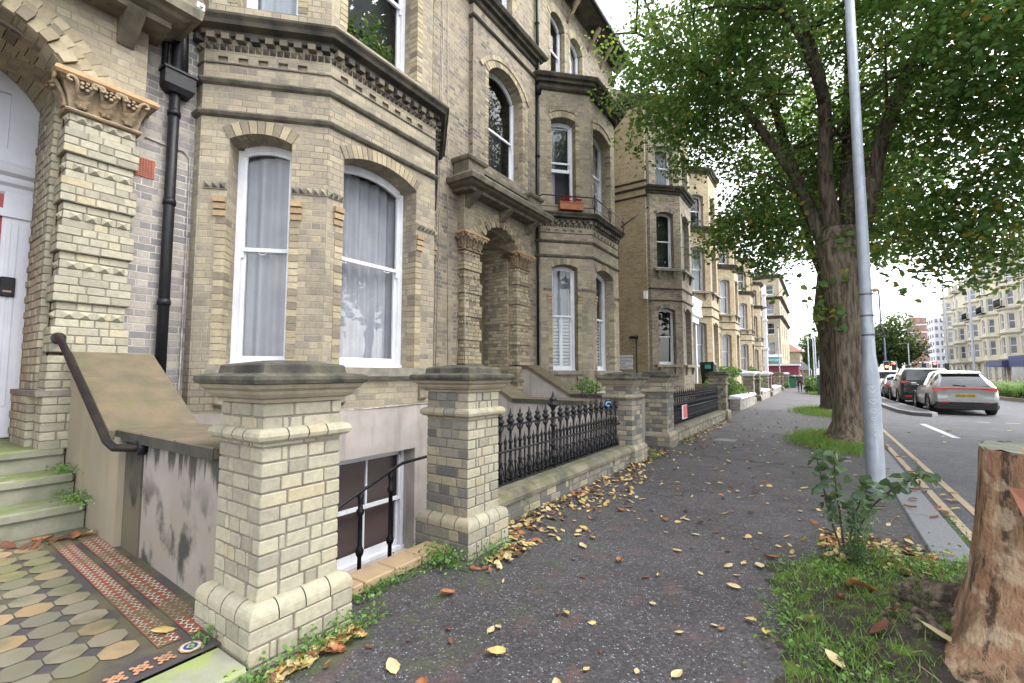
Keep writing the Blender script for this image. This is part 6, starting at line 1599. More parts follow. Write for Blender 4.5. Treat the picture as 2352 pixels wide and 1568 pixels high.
# tree stump
g = NG('peeled_stump_wood'); P_ = g.pos(); r_ = g.noise(g.stretch(P_, (11, 11, 1.7)), 1.0, 6, .6)
c_ = g.mix(g.sm(r_, .38, .62), (0.12, 0.07, 0.042), (0.32, 0.205, 0.125)); c_ = g.mix(g.m('MULTIPLY', g.sm(g.noise(g.stretch(P_, (7, 7, 3.2)), 1.0, 6, .65), .46, .57), .85), c_, (0.235, 0.125, 0.075))
c_ = g.mix(g.m('MULTIPLY', g.sm(g.noise(g.stretch(P_, (10, 10, 2.2)), 1.3, 6, .7), .54, .62), .92), c_, (0.038, 0.027, 0.02)); c_ = g.mix(g.m('MULTIPLY', g.sm(g.noise(P_, 8.0, 6), .53, .61), .6), c_, (0.42, 0.32, 0.22))
M['stump'] = g.done(c_, .72, g.m('ADD', r_, g.m('MULTIPLY', g.noise(P_, 22, 5), .6)), 1.0, .035, spec=.35)
M['cut'] = mat('greenish_cut_face', (0.15, 0.155, 0.12), (0.10, 0.11, 0.085), .8, 9, .4, 60)
M['rot'] = mat('rotten_heartwood', (0.36, 0.19, 0.08), (0.14, 0.075, 0.04), .95, 12, .8, 30)
t = thing('tree_stump', 'tall sawn tree stump with peeling reddish bark at the right edge', 'stump', (.98, 3.15, 0))
sx, sy = .985, 3.15
rg = [(-.06, .62, 0, 0, .42), (.05, .55, 0, 0, .26), (.18, .475, 0, 0, .15), (.4, .425, 0, 0, .08), (.7, .385, 0, 0, .05), (.9, .365, 0, 0, .045), (1.045, .355, 0, 0, .05), (1.07, .345, 0, 0, .05)]
mb = MB(); trunk_mesh(mb, sx, sy, rg, n=72, seed=4, groove=.014)
mb.f.pop(); mb.m.pop(); mb.s.pop(); mb.c.pop(); mb.build('trunk', M['stump'], t)
mb = MB(); n = 40; outer = mb.add([(sx + .347 * 1.03 * math.cos(2 * math.pi * k / n), sy + .347 * 1.03 * math.sin(2 * math.pi * k / n), 1.068 + .008 * math.sin(k * 1.7)) for k in range(n)])
inner = mb.add([(sx + .19 * (1 + .2 * math.sin(3 * 6.283 * k / n)) * math.cos(2 * math.pi * k / n), sy - .02 + .19 * (1 + .2 * math.sin(3 * 6.283 * k / n + 1)) * math.sin(2 * math.pi * k / n), 1.06) for k in range(n)])
deep = mb.add([(sx + .13 * math.cos(2 * math.pi * k / n), sy + .13 * math.sin(2 * math.pi * k / n), .86) for k in range(n)])
for k in range(n): mb.face([outer + k, outer + (k + 1) % n, inner + (k + 1) % n, inner + k])
mb.mi = 1
for k in range(n): mb.face([inner + k, inner + (k + 1) % n, deep + (k + 1) % n, deep + k], True)
mb.face([deep + k for k in range(n)]); mb.build('sawn_top', [M['cut'], M['rot']], t)
mb = MB()
for (a0, z0, a1, z1, w_) in ((4.02, .74, 3.86, .92, .075),):
    def sp(a, z, rr): return Vector((sx + rr * math.cos(a), sy + rr * math.sin(a), z))
    r0 = .385 + (.7 - z0) * .12 + .014
    mb.hexa([sp(a0 - .02, z0, r0), sp(a0 + .25, z0 - .01, r0 + .01), sp(a0 + .25, z0 - .01, r0 + .035), sp(a0 - .02, z0, r0 + .03), sp(a1 - .12, z1, r0 - .03), sp(a1 + .05, z1, r0 - .03), sp(a1 + .05, z1, r0 - .012), sp(a1 - .12, z1, r0 - .012)])
mb.build('loose_bark', mat('reddish_bark_flap', (0.36, 0.15, 0.10), (0.26, 0.12, 0.08), .8, 14, .4, 50), t)
mb = MB()
for k, (a, z0, z1) in enumerate(((4.35, .28, .74), (3.35, .30, .66), (3.6, .72, 1.05), (4.75, .55, 1.0))):
    c = []
    for i in range(7):
        z = z0 + (z1 - z0) * i / 6; aa = a + .05 * math.sin(i * 1.3 + k); r0 = np.interp(z, [q[0] for q in rg], [q[1] * (1 + q[4] * .5) for q in rg]) - .006; c.append((sx + r0 * math.cos(aa), sy + r0 * math.sin(aa), z))
    mb.tube(c, [.004, .011, .014, .012, .013, .009, .003], 6)
mb.build('bark_cracks', M['twig'], t)
mb = MB()
for pts, r0, r1 in (([(.75, 3.35, .22), (.58, 3.48, .20), (.43, 3.56, .15), (.30, 3.58, .05), (.2, 3.6, -.02)], .10, .05), ([(.72, 3.05, .18), (.52, 3.0, .12), (.38, 2.98, .05), (.25, 2.95, -.02)], .085, .03), ([(.6, 3.65, .13), (.52, 3.85, .09), (.42, 4.0, .02)], .07, .03)): limb(mb, pts, r0, r1, 10, wob=.012)
for k in range(90):                            # knobbly rootstock lumps
    a = rnd.random(); x = .44 + rnd.gauss(0, .10); y = 3.42 + rnd.gauss(0, .17); z = float(soil_h(x, y)); r_k = rnd.uniform(.008, .026); d = Vector((rnd.gauss(0, 1), rnd.gauss(0, 1), rnd.gauss(0, .3))).normalized() * r_k * 1.5
    mb.tube([Vector((x, y, z)) - d, Vector((x, y, z + r_k * .4)), Vector((x, y, z)) + d], [r_k * .5, r_k, r_k * .4], 7)
mb.build('root', M['bark2'], t)

# fallen leaves: a few leaf meshes shared by individual leaves
LV = []
def leaf_shape(sd, L=.115):
    r_ = random.Random(sd); n = 7; mb = MB(); curl = r_.uniform(-.5, 1.0); tw = r_.uniform(-.4, .4); ws = r_.uniform(.50, .72); top = []; rows = []
    for i in range(n + 1):
        t_ = i / n; wd = ws * L * math.sin(math.pi * min(1, t_ * .97 + .02)) ** .8 * (1 - .25 * t_); row = []
        for j, s_ in enumerate((-1, -.5, 0, .5, 1)):
            jag = (1 + .10 * (i % 2)) if abs(s_) == 1 else 1
            x = (t_ - .5) * L; y = s_ * wd * .5 * jag; z = .010 + curl * .16 * L * (s_ * s_) + .06 * L * math.sin(t_ * 3 + sd) * curl + tw * x * s_ * .4 + r_.uniform(0, .0025)
            row.append((x, y, max(.002, z)))
        rows.append(mb.add(row))
    for i in range(n):
        for j in range(4): mb.face([rows[i] + j, rows[i] + j + 1, rows[i + 1] + j + 1, rows[i + 1] + j], True)
    mb.tube([(-.5 * L, 0, .008), (-.72 * L, .01 * L, .006)], [.0012, .0012], 4)
    return mb
lcol = [('fy', 'yellow'), ('fp', 'pale straw'), ('fo', 'orange'), ('fb', 'brown')]; LM = {}
for ci, (mk, nm_) in enumerate(lcol):
    for s_ in range(4):
        o = leaf_shape(s_ + 10 * ci).build('fallen_leaf', M[mk]); LM[(ci, s_)] = o.data; bpy.data.objects.remove(o)
rl = random.Random(23)
def put_leaf(x, y, z, ci, sc, label=None, tilt=.12, where='lying on the dark asphalt pavement', grp='fallen leaves scattered on the pavement'):
    o = link('fallen_leaf', LM[(ci, rl.randrange(4))]); o.location = (x, y, z + .004); o.scale = (sc, sc, sc); o.rotation_euler = (rl.gauss(0, tilt), rl.gauss(0, tilt), rl.random() * 6.28)
    tag(o, label or '%s fallen leaf %s' % (lcol[ci][1], where), 'leaf', '%s %s' % (lcol[ci][1], grp)); return o
def cpick(): return rl.choices((0, 1, 2, 3), (.27, .33, .18, .22))[0]
n = 0
while n < 196:
    y = 1.4 + 13 * rl.random() ** 1.5; x = rl.uniform(-2.2, .55) if y > 5 else rl.uniform(-2.1, -.30)
    if math.hypot(x, y) < 1.5: continue
    put_leaf(x, y, .004, cpick(), rl.choice((.3, .4, .45, .5, .6, .7, .85)) * rl.uniform(.85, 1.1)); n += 1
for (x, y, ci, sc) in ((-.62, 1.66, 1, 1.15), (-.60, 1.88, 0, .8), (-.92, 1.62, 1, .95), (-.42, 2.12, 1, 1.0), (-1.05, 1.92, 1, .6), (-1.55, 1.55, 2, .95), (-1.42, 1.95, 0, .9)): put_leaf(x, y, .004, ci, sc, None, .25)
for k in range(34): put_leaf(rl.uniform(1.0, 1.35), rl.uniform(4.8, 11), -.096, cpick(), rl.uniform(.6, 1.0), None, .1, 'lying in the gutter by the kerb', 'leaves in the gutter')
for k in range(16): put_leaf(rl.uniform(1.6, 4.2), rl.uniform(7, 20), -.098, cpick(), rl.uniform(.7, 1.1), None, .1, 'lying on the grey road', 'leaves on the road')
for k in range(14):
    x = rl.uniform(.68, .92); put_leaf(x, rl.uniform(4.6, 9), .016, cpick(), rl.uniform(.6, 1.0), None, .1, 'lying on the granite kerb', 'leaves on the kerb')
for (x, y, ci, sc) in ((.12, 3.78, 0, 1.25), (.16, 3.72, 2, 1.2), (.40, 3.02, 1, 1.3), (.28, 3.25, 2, .8), (.52, 2.62, 0, 1.35), (.18, 2.55, 1, 1.2), (.0, 2.75, 1, .9), (-.1, 3.1, 0, .7), (.40, 2.45, 3, 1.4), (.66, 2.5, 2, 1.3), (.72, 2.35, 0, 1.4), (.05, 3.45, 2, .8), (-.18, 3.6, 1, .8), (-.12, 2.45, 3, 1.1), (-.3, 2.9, 0, .7), (.32, 2.85, 0, .7), (.02, 2.3, 2, 1.2), (.2, 3.0, 3, 1.0)):
    put_leaf(x, y, float(soil_h(x, y)) + .03, ci, sc, None, .35, 'lying on the grassy verge by the stump', 'leaves on the verge')
for k in range(12): put_leaf(-4.9 + rl.gauss(0, .06) + k * .015, .55 + .055 * k, .17 + .02 * rl.random(), rl.choice((0, 2, 2, 3)), 1.0, None, .35, 'heaped at the bottom of the mossy steps', 'leaves at the steps')
put_leaf(-3.75, .42, .14, 1, .8, 'single pale leaf lying on the octagon tiles'); put_leaf(-2.86, 1.02, .095, 0, 1.0, 'yellow leaf leaning on the plinth beside the blue star tile', .3)
def litter(name, n, fn, seed, zz=.006):
    r_ = random.Random(seed); mbs = [MB() for _ in range(4)]; parts = []; mb = MB()
    for k in range(n):
        x, y, h = fn(r_); L = r_.uniform(.04, .085); a = r_.random() * 6.28; mb.mi = r_.choices((0, 1, 2, 3), (.33, .27, .24, .16))[0]; ti = r_.gauss(0, .35); tj = r_.gauss(0, .35)
        ca, sa = math.cos(a), math.sin(a); pts = []
        for (u, v, c) in ((-.5, 0, 0), (-.2, -.26, .06), (.2, -.22, .06), (.5, 0, .02), (.2, .22, .06), (-.2, .26, .06)):
            u *= L; v *= L; pts.append((x + u * ca - v * sa, y + u * sa + v * ca, max(zz, h + zz + .004 + c * L + u * ti + v * tj)))
        b = mb.add(pts); mb.face([b, b + 1, b + 2, b + 3]); mb.face([b, b + 3, b + 4, b + 5])
    o = mb.build(name, [M['fy'], M['fp'], M['fo'], M['fb']]); tag(o, None, None, kind='stuff')
def drift(r_):
    y = 3.3 + 5.4 * r_.random() ** 1.15; wd = .16 + .10 * math.sin(y * 2.3) + (.22 if 4.4 < y < 5.6 else 0); x = -2.49 + abs(r_.gauss(0, 1)) * wd; return x, y, .03 * max(0, 1 - (x + 2.49) / .25) * r_.random()
litter('leaf_drift', 620, drift, 3)
litter('scattered_small_leaves', 330, lambda r_: (r_.uniform(-2.25, .6), 4.2 + 17 * r_.random() ** 1.3, .0), 19)
litter('leaf_litter_verge', 130, lambda r_: (lambda x, y: (x, y, float(soil_h(x, y)) + .02))(r_.uniform(-.25, .6), r_.uniform(2.0, 4.4)), 9, -.05)
litter('leaf_drift_far', 240, lambda r_: (-2.46 + abs(r_.gauss(0, .12)), r_.uniform(9.6, 15.5), .02 * r_.random()), 4)
litter('leaf_drift_verge', 420, lambda r_: (r_.uniform(-.05, .66), 4.72 + r_.gauss(0, .20), .025 * r_.random()), 5)
litter('brown_leaf_mulch', 150, lambda r_: (-2.20 + abs(r_.gauss(0, .05)), r_.uniform(1.2, 1.7), .01), 6)
litter('leaf_patch_by_pillar', 110, lambda r_: (-2.16 + abs(r_.gauss(0, .08)), 3.05 + r_.gauss(0, .14), .02 * r_.random()), 7)
t = thing('potted_plant', 'leafy potted plants on the sill inside the upper bay window', 'plant', (-5.1, 4.1, 5.8)); q_ = np.random.RandomState(8); mb = MB()
for yy in (3.75, 4.15, 4.4): mb.lathe([(.05, 5.80), (.065, 5.93), (.06, 5.93)], -5.24, yy, 10)
mb.build('pots', M['planter'], t); P = np.concatenate([np.array([-5.24, yy, 6.0 + h_ * .4]) + q_.normal(size=(160, 3)) * np.array([.03, .12, h_ * .4]) for yy, h_ in ((3.75, .28), (4.1, .5), (4.42, .2))]); leafmesh('leaves', P[P[:, 2] > 5.85], .085, M['bush'], t, seed=12)
litter('leaf_patch_gateway', 70, lambda r_: (-2.75 + r_.gauss(0, .15), 8.3 + r_.gauss(0, .25), .05), 8)
# ---------------------------------------------------------------- lamp column with chalk hearts
t = thing('lamp_column', 'grey galvanised lamp column with chalk hearts, leaning slightly beside the kerb', 'lamp post', (.51, 7.15, 0))
mb = MB(); lx, ly = .505, 7.15
mb.lathe([(.104, -.05), (.101, .0), (.096, .03), (.093, 1.36), (.089, 1.43), (.072, 1.60), (.067, 1.68), (.064, 2.4), (.058, 4.2), (.049, 8.5)], lx, ly, 32)
mb.build('column', M['steel'], t)
for z in (1.90, 2.14, 2.41):
    mb = MB(); mb.lathe([(.066, z - .012), (.071, z - .010), (.071, z + .010), (.066, z + .012)], lx, ly, 32, caps=False); mb.tube([(lx + .06, ly - .02, z), (lx + .13, ly - .01, z)], .007, 6); mb.build('strap', M['steeldark'], t)
mb = MB(); mb.tube([(lx + .125, ly - .01, 2.45), (lx + .128, ly - .01, 2.42), (lx + .132, ly - .01, 2.0), (lx + .16, ly - .01, 1.88)], .009, 8); mb.build('bracket_bar', M['steeldark'], t)
mb = MB(); mb.lathe([(.03, 2.43), (.034, 2.46), (.02, 2.475)], lx + .095, ly - .02, 10); mb.build('bracket_cap', M['fp'], t)
mb = MB()
def on_col(a, z, r=.0938): return (lx + r * math.sin(a), ly - r * math.cos(a), z)
for z, s_ in ((1.235, .046), (1.085, .038), (.975, .032), (.875, .026)):
    c = []
    for i in range(33):
        u = i / 32 * 2 * math.pi; hx = 16 * math.sin(u) ** 3 / 17; hz = (13 * math.cos(u) - 5 * math.cos(2 * u) - 2 * math.cos(3 * u) - math.cos(4 * u)) / 17
        c.append(on_col(.10 + hx * s_ / .093 + .01 * math.sin(i * 2.1), z + hz * s_))
    mb.tube(c, .0026, 5)
for z0, z1 in ((.83, .80), (.78, .77), (.755, .72), (.70, .64)): mb.tube([on_col(.12, z0), on_col(.14, z1)], .003, 5)
mb.build('chalk_hearts', M['chalk'], t)

# ---------------------------------------------------------------- cars
def carpaint(nm, c, rough=.28, metal=.35):
    g = NG(nm); p = g.done(g.mix(g.m('MULTIPLY', g.sm(g.noise(g.pos(), 3, 4), .45, .7), .18), c, tuple(x * .7 for x in c)), rough, g.noise(g.pos(), 60, 3), .015, .003, metal, .5, {'Coat Weight': .5, 'Coat Roughness': .08}); return p
M['carglass'] = mat('tinted_car_glass', (0.02, 0.023, 0.028), (0.035, 0.038, 0.045), .06, 2, 0, 10, spec=.9)
M['tyre'] = mat('tyre_rubber', (0.014, 0.014, 0.015), (0.024, 0.024, 0.024), .85, 20, .2, 60)
M['rim'] = mat('alloy_rim', (0.30, 0.31, 0.33), (0.22, 0.22, 0.24), .35, 20, metal=.8)
M['plastic'] = mat('black_bumper_plastic', (0.018, 0.018, 0.02), (0.03, 0.03, 0.032), .6, 20, .15, 90)
g = NG('red_lamp_lens'); p_ = g.n('BsdfPrincipled', {'Base Color': (.42, .012, .012), 'Roughness': .15, 'Emission Color': (1, .02, .02), 'Emission Strength': .03}); g.t.links.new(p_.outputs[0], g.out.inputs['Surface']); M['taillamp'] = g.mat
M['plate'] = mat('yellow_number_plate', (0.56, 0.38, 0.05), (0.5, 0.34, 0.05), .5, 9)
M['platetext'] = mat('plate_lettering', (0.015, 0.015, 0.015), None, .6)
def car(label, x, y, width, length, height, paint, kind, plate=None):
    """loft along the length, rear at y; sections: sill, flare, belt, glass, roof"""
    t = thing('car', label, 'car', (x, y, -.1), 'cars queuing on the road'); hw = width / 2; g0 = -.1
    suv = kind == 'suv'
    # stations: (dy, half width low, sill z, belt z, belt half width, roof z, roof half width)
    H = height; L = length
    b0 = .66 * H if suv else .62 * H
    if kind == 'estate':
        st = [(.0, .80, .36, .58, .80, .60, .74), (.03, .90, .30, b0 - .14, .88, b0 - .10, .80), (.10, .96, .27, b0, .92, b0 + .02, .84), (.40, 1.0, .24, b0 + .015, .95, H - .27, .69), (.72, 1.0, .22, b0 + .01, .955, H - .085, .61), (1.4, 1.0, .22, b0 - .01, .96, H, .65), (2.1, 1.0, .22, b0 - .03, .96, H - .015, .66), (2.75, 1.0, .22, b0 - .05, .955, H - .12, .66), (3.45, .99, .23, b0 - .08, .93, b0 - .03, .80), (4.2, .95, .26, b0 - .20, .86, b0 - .17, .74), (L - .05, .82, .32, .55, .74, .58, .64), (L, .74, .38, .5, .7, .52, .6)]
    else:
        st = [(.0, .86, .40, .62, .86, .64, .80), (.03, .94, .32, b0 - .1, .93, b0 - .08, .86), (.08, .97, .28, b0, .95, b0 + .02, .88), (.22, 1.0, .25, b0 + .01, .965, H - .10, .74), (.40, 1.0, .23, b0 + .01, .97, H - .02, .76), (1.3, 1.0, .22, b0, .97, H, .77), (2.2, 1.0, .22, b0 - .01, .97, H - .01, .77), (2.9, 1.0, .22, b0 - .03, .965, H - .12, .74), (3.45, .99, .24, b0 - .06, .95, b0 - .02, .84), (4.3, .97, .28, b0 - .12, .92, b0 - .09, .82), (L - .05, .88, .34, .7, .84, .74, .76), (L, .8, .42, .62, .8, .64, .7)]
    def sec(s):
        dy, wl, zs, zb_, wb, zr, wr = s; yy = y + dy
        A = [(0, zs), (wl * .86, zs), (wl * .985, zs + .10), (wl, zs + (zb_ - zs) * .55), (wb, zb_ - .03), (wb * .985, zb_), (wb * .5 + wr * .5 + .008, zb_ + (zr - zb_) * .52), (wr + .01, zr - (zr - zb_) * .08), (wr * .86, zr), (0, zr + (.012 if zr > zb_ + .2 else .0))]
        right = [(x + hw * a, yy, g0 + z) for a, z in A]; left = [(x - hw * a, yy, g0 + z) for a, z in A[-2:0:-1]]
        return right + left
    # dense interpolation of the stations
    def lerp(a, b, q): return tuple(u + (v - u) * q for u, v in zip(a, b))
    dense = []
    for a, b in zip(st, st[1:]):
        k = max(1, int((b[0] - a[0]) / .16))
        for i in range(k): dense.append(lerp(a, b, i / k))
    dense.append(st[-1])
    mb = MB(); rows = [mb.add(sec(s)) for s in dense]; m = 18
    gy0, gy1 = (.10, 3.40) if not suv else (.10, 3.40)
    yw = [y + .86 if not suv else y + .90, y + L - .92]
    body_faces = []
    gl = MB(); rows2 = [gl.add(sec(s)) for s in dense]
    for i in range(len(dense) - 1):
        dm = (dense[i][0] + dense[i + 1][0]) / 2
        for k in range(m):
            k2 = (k + 1) % m
            glass = k in (5, 6, 11, 12) and (dense[i][5] - dense[i][3] > .2 or dense[i + 1][5] - dense[i + 1][3] > .2)
            if glass and k in (5, 6, 11, 12):
                pill = any(abs(dm - q) < .05 for q in ((.95, 1.9) if not suv else (1.0, 2.0)))
                if not pill and .45 < dm < 3.2: gl.face([rows2[i] + k, rows2[i] + k2, rows2[i + 1] + k2, rows2[i + 1] + k], True); continue
            rearwin = k in (7, 8, 9, 10) and (dense[i + 1][5] - dense[i + 1][3] > .15) and dm < (.70 if not suv else .22)
            wscr = k in (7, 8, 9, 10) and 2.75 < dm < 3.42
            if (rearwin and k in (8, 9)) or (wscr and k in (8, 9)) :
                gl.face([rows2[i] + k, rows2[i] + k2, rows2[i + 1] + k2, rows2[i + 1] + k], True); continue
            mb.mi = 1 if k in (0, 17) or (k in (1, 16)) else 0
            mb.face([rows[i] + k, rows[i] + k2, rows[i + 1] + k2, rows[i + 1] + k], True)
    mb.mi = 0; mb.face([rows[0] + k for k in range(m)][::-1]); mb.face([rows[-1] + k for k in range(m)])
    bd = mb.build('body', [paint, M['plastic']], t)
    for p in bd.data.polygons: pass
    gl.build('glass', M['carglass'], t)
    for wy in yw:                                        # wheels and dark arches
        for sgn in (-1, 1):
            r = .37 if suv else .355; wx = x + sgn * (hw - .115)
            mb = MB(); cx_ = [(.02, r * .55), (.0, r * .6), (-.005, r * .93), (.03, r), (.2, r), (.235, r * .93), (.235, r * .5)]
            ring = []
            for d_, rr in cx_:
                ring.append(mb.add([(wx + sgn * (.115 - d_), wy + rr * math.cos(a), g0 + r + rr * math.sin(a)) for a in np.linspace(0, 2 * math.pi, 25)[:-1]]))
            for a, b in zip(ring, ring[1:]):
                for k in range(24): mb.face([a + k, a + (k + 1) % 24, b + (k + 1) % 24, b + k], True)
            mb.face([ring[-1] + k for k in range(24)]); w_ = mb.build('wheel', M['tyre'], t)
            mb = MB(); X = wx + sgn * .095
            mb.poly([(X - sgn * .04, wy + r * .62 * math.cos(a), g0 + r + r * .62 * math.sin(a)) for a in np.linspace(0, 2 * math.pi, 25)[:-1]]); mb.mi = 1
            for k in range(5):
                a = k * 2 * math.pi / 5
                for da in (-.13, .13): mb.tube([(X, wy + .04 * math.cos(a), g0 + r + .04 * math.sin(a)), (X + sgn * .01, wy + r * .62 * math.cos(a + da), g0 + r + r * .62 * math.sin(a + da))], .019, 5)
            mb.tube([(X + sgn * .01, wy + r * .62 * math.cos(a), g0 + r + r * .62 * math.sin(a)) for a in np.linspace(0, 2 * math.pi, 25)], .016, 5)
            mb.build('rim', [M['plastic'], M['rim']], w_)
            mb = MB(); c = [(x + sgn * (hw * 1.0 - .004), wy + (r + .07) * math.cos(a), g0 + r + (r + .06) * math.sin(a)) for a in np.linspace(-.25, math.pi + .25, 18)]
            mb.tube(c, .035, 6)
            b = mb.add([(x + sgn * (hw * .99), p[1], p[2]) for p in c]); mb.face([b + k for k in range(len(c))]); mb.build('wheel_arch', M['plastic'], t)
    B = lambda nm, m_, *bx: [mbx.build(nm, m_, t) for mbx in [MB()] if [mbx.box(*b) for b in bx]]
    zl = b0 + g0
    if kind == 'estate':
        mb = MB(); mb.cbox(x - hw * .90, x + hw * .90, y - .005, y + .30, g0 + .20, g0 + .50, .03); mb.cbox(x - hw * .80, x + hw * .80, y - .02, y + .1, g0 + .30, g0 + .34, .01); mb.build('bumper', M['plastic'], t)
        mb = MB(); mb.cbox(x - hw * .68, x + hw * .68, y - .035, y + .02, g0 + .47, g0 + .52, .01); mb.build('bumper_trim', M['rim'], t)
        mb = MB(); mb.hexa([(x - hw * .88, y + .03, zl - .075), (x + hw * .88, y + .03, zl - .075), (x + hw * .88, y + .10, zl - .075), (x - hw * .88, y + .10, zl - .075), (x - hw * .90, y + .03, zl - .03), (x + hw * .90, y + .03, zl - .03), (x + hw * .90, y + .10, zl - .03), (x - hw * .90, y + .10, zl - .03)]); mb.build('light_bar', M['taillamp'], t)
        for s_ in (-1, 1):
            mb = MB(); mb.hexa([(x + s_ * hw * .52, y + .012, zl - .09), (x + s_ * hw * .90, y + .022, zl - .15), (x + s_ * hw * .93, y + .16, zl - .15), (x + s_ * hw * .52, y + .08, zl - .09), (x + s_ * hw * .52, y + .022, zl - .045), (x + s_ * hw * .91, y + .03, zl - .015), (x + s_ * hw * .94, y + .18, zl - .015), (x + s_ * hw * .52, y + .08, zl - .045)]); mb.build('tail_lamp', M['taillamp'], t)
            mb = MB(); mb.cbox(x + s_ * hw * .62 - .11, x + s_ * hw * .62 + .11, y - .012, y + .03, g0 + .435, g0 + .47, .006); mb.build('reflector', M['taillamp'], t)
            mb = MB(); mb.hexa([(x + s_ * hw * .86, y + .03, g0 + .44), (x + s_ * hw * .88, y + .03, g0 + .44), (x + s_ * hw * .88, y + .06, g0 + .44), (x + s_ * hw * .86, y + .06, g0 + .44), (x + s_ * hw * .80, y + .015, g0 + .66), (x + s_ * hw * .82, y + .015, g0 + .66), (x + s_ * hw * .82, y + .05, g0 + .66), (x + s_ * hw * .80, y + .05, g0 + .66)]); mb.build('side_vent', M['plastic'], t)
        mb = MB(); mb.hexa([(x - .55, y - .008, g0 + .56), (x + .55, y - .008, g0 + .56), (x + .55, y + .04, g0 + .56), (x - .55, y + .04, g0 + .56), (x - .36, y - .004, g0 + .80), (x + .36, y - .004, g0 + .80), (x + .36, y + .04, g0 + .80), (x - .36, y + .04, g0 + .80)]); mb.build('plate_recess', paint, t)
        mb = MB(); mb.box(x - .26, x + .26, y - .016, y - .009, g0 + .655, g0 + .765); mb.build('number_plate', M['plate'], t)
        text_on(t, 'plate_text', plate, .105, (x, y - .0175, g0 + .71), (R(90), 0, 0), M['platetext'], .0005)
        mb = MB(); mb.hexa([(x - hw * .60, y + .50, g0 + H - .135), (x + hw * .60, y + .50, g0 + H - .135), (x + hw * .60, y + .82, g0 + H - .07), (x - hw * .60, y + .82, g0 + H - .07), (x - hw * .60, y + .48, g0 + H - .10), (x + hw * .60, y + .48, g0 + H - .10), (x + hw * .60, y + .82, g0 + H - .03), (x - hw * .60, y + .82, g0 + H - .03)]); mb.build('roof_spoiler', paint, t)
        mb = MB(); mb.tube([(x - .03, y + .12, zl + .06), (x - .30, y + .14, zl + .085)], .012, 6); mb.tube([(x - .03, y + .115, zl + .05), (x + .03, y + .115, zl + .06)], .022, 6); mb.build('wiper', M['plastic'], t)
        mb = MB(); mb.lathe([(.025, g0 + H), (.012, g0 + H + .05), (.003, g0 + H + .07)], x, y + .75, 8); mb.build('aerial', M['plastic'], t)
    else:
        mb = MB(); mb.cbox(x - hw * .93, x + hw * .93, y - .01, y + .3, g0 + .26, g0 + .52, .03); mb.build('bumper', M['plastic'], t)
        for s_ in (-1, 1):
            mb = MB(); mb.hexa([(x + s_ * hw * .60, y + .02, zl - .06), (x + s_ * hw * .93, y + .03, zl - .10), (x + s_ * hw * .95, y + .14, zl - .10), (x + s_ * hw * .6, y + .08, zl - .06), (x + s_ * hw * .6, y + .03, zl - .02), (x + s_ * hw * .93, y + .035, zl + .0), (x + s_ * hw * .95, y + .16, zl + .0), (x + s_ * hw * .6, y + .09, zl - .02)]); mb.build('tail_lamp', M['taillamp'], t)
            mb = MB(); mb.cbox(x + s_ * hw * .70 - .12, x + s_ * hw * .70 + .12, y - .02, y + .02, g0 + .42, g0 + .47, .006); mb.build('reflector', M['taillamp'], t)
        mb = MB(); mb.box(x - .26, x + .26, y - .012, y + .0, g0 + .62, g0 + .73); mb.build('number_plate', M['plate'], t)
    for s_ in (-1, 1):
        mb = MB(); mb.cbox(x + s_ * (hw + .10) - .10, x + s_ * (hw + .10) + .10, y + 2.95, y + 3.10, zl + .0, zl + .14, .03); mb.tube([(x + s_ * hw * .93, y + 3.02, zl + .01), (x + s_ * (hw + .05), y + 3.02, zl + .05)], .025, 6); mb.build('wing_mirror', paint, t)
        mb = MB()
        for dy in (1.45, 2.45): mb.cbox(x + s_ * (hw * .98) - .015, x + s_ * (hw * .98) + .015, y + dy, y + dy + .2, zl - .14, zl - .11, .006)
        mb.build('door_handle', paint, t)
    return t
car('silver crossover car with a red light bar, last in the queue', 4.37, 23.25, 1.86, 4.66, 1.64, carpaint('silver_paint', (0.33, 0.335, 0.34)), 'estate', 'NX22 ONK')
car('black tall four wheel drive car ahead of the silver car', 4.12, 28.7, 1.98, 4.95, 1.80, carpaint('black_paint', (0.018, 0.018, 0.02)), 'suv')
car('dark grey car with red lamps ahead of the black car', 4.05, 35.2, 1.78, 4.2, 1.46, carpaint('grey_paint', (0.10, 0.10, 0.11)), 'estate', 'GK19 XTO')
car('white van like car near the front of the queue', 4.05, 41.5, 1.9, 4.6, 1.75, carpaint('white_car_paint', (0.68, 0.69, 0.70), metal=0), 'suv')
car('red car at the head of the queue', 4.1, 48.2, 1.78, 4.2, 1.5, carpaint('red_car_paint', (0.34, 0.03, 0.03)), 'estate', 'EA17 LKP')

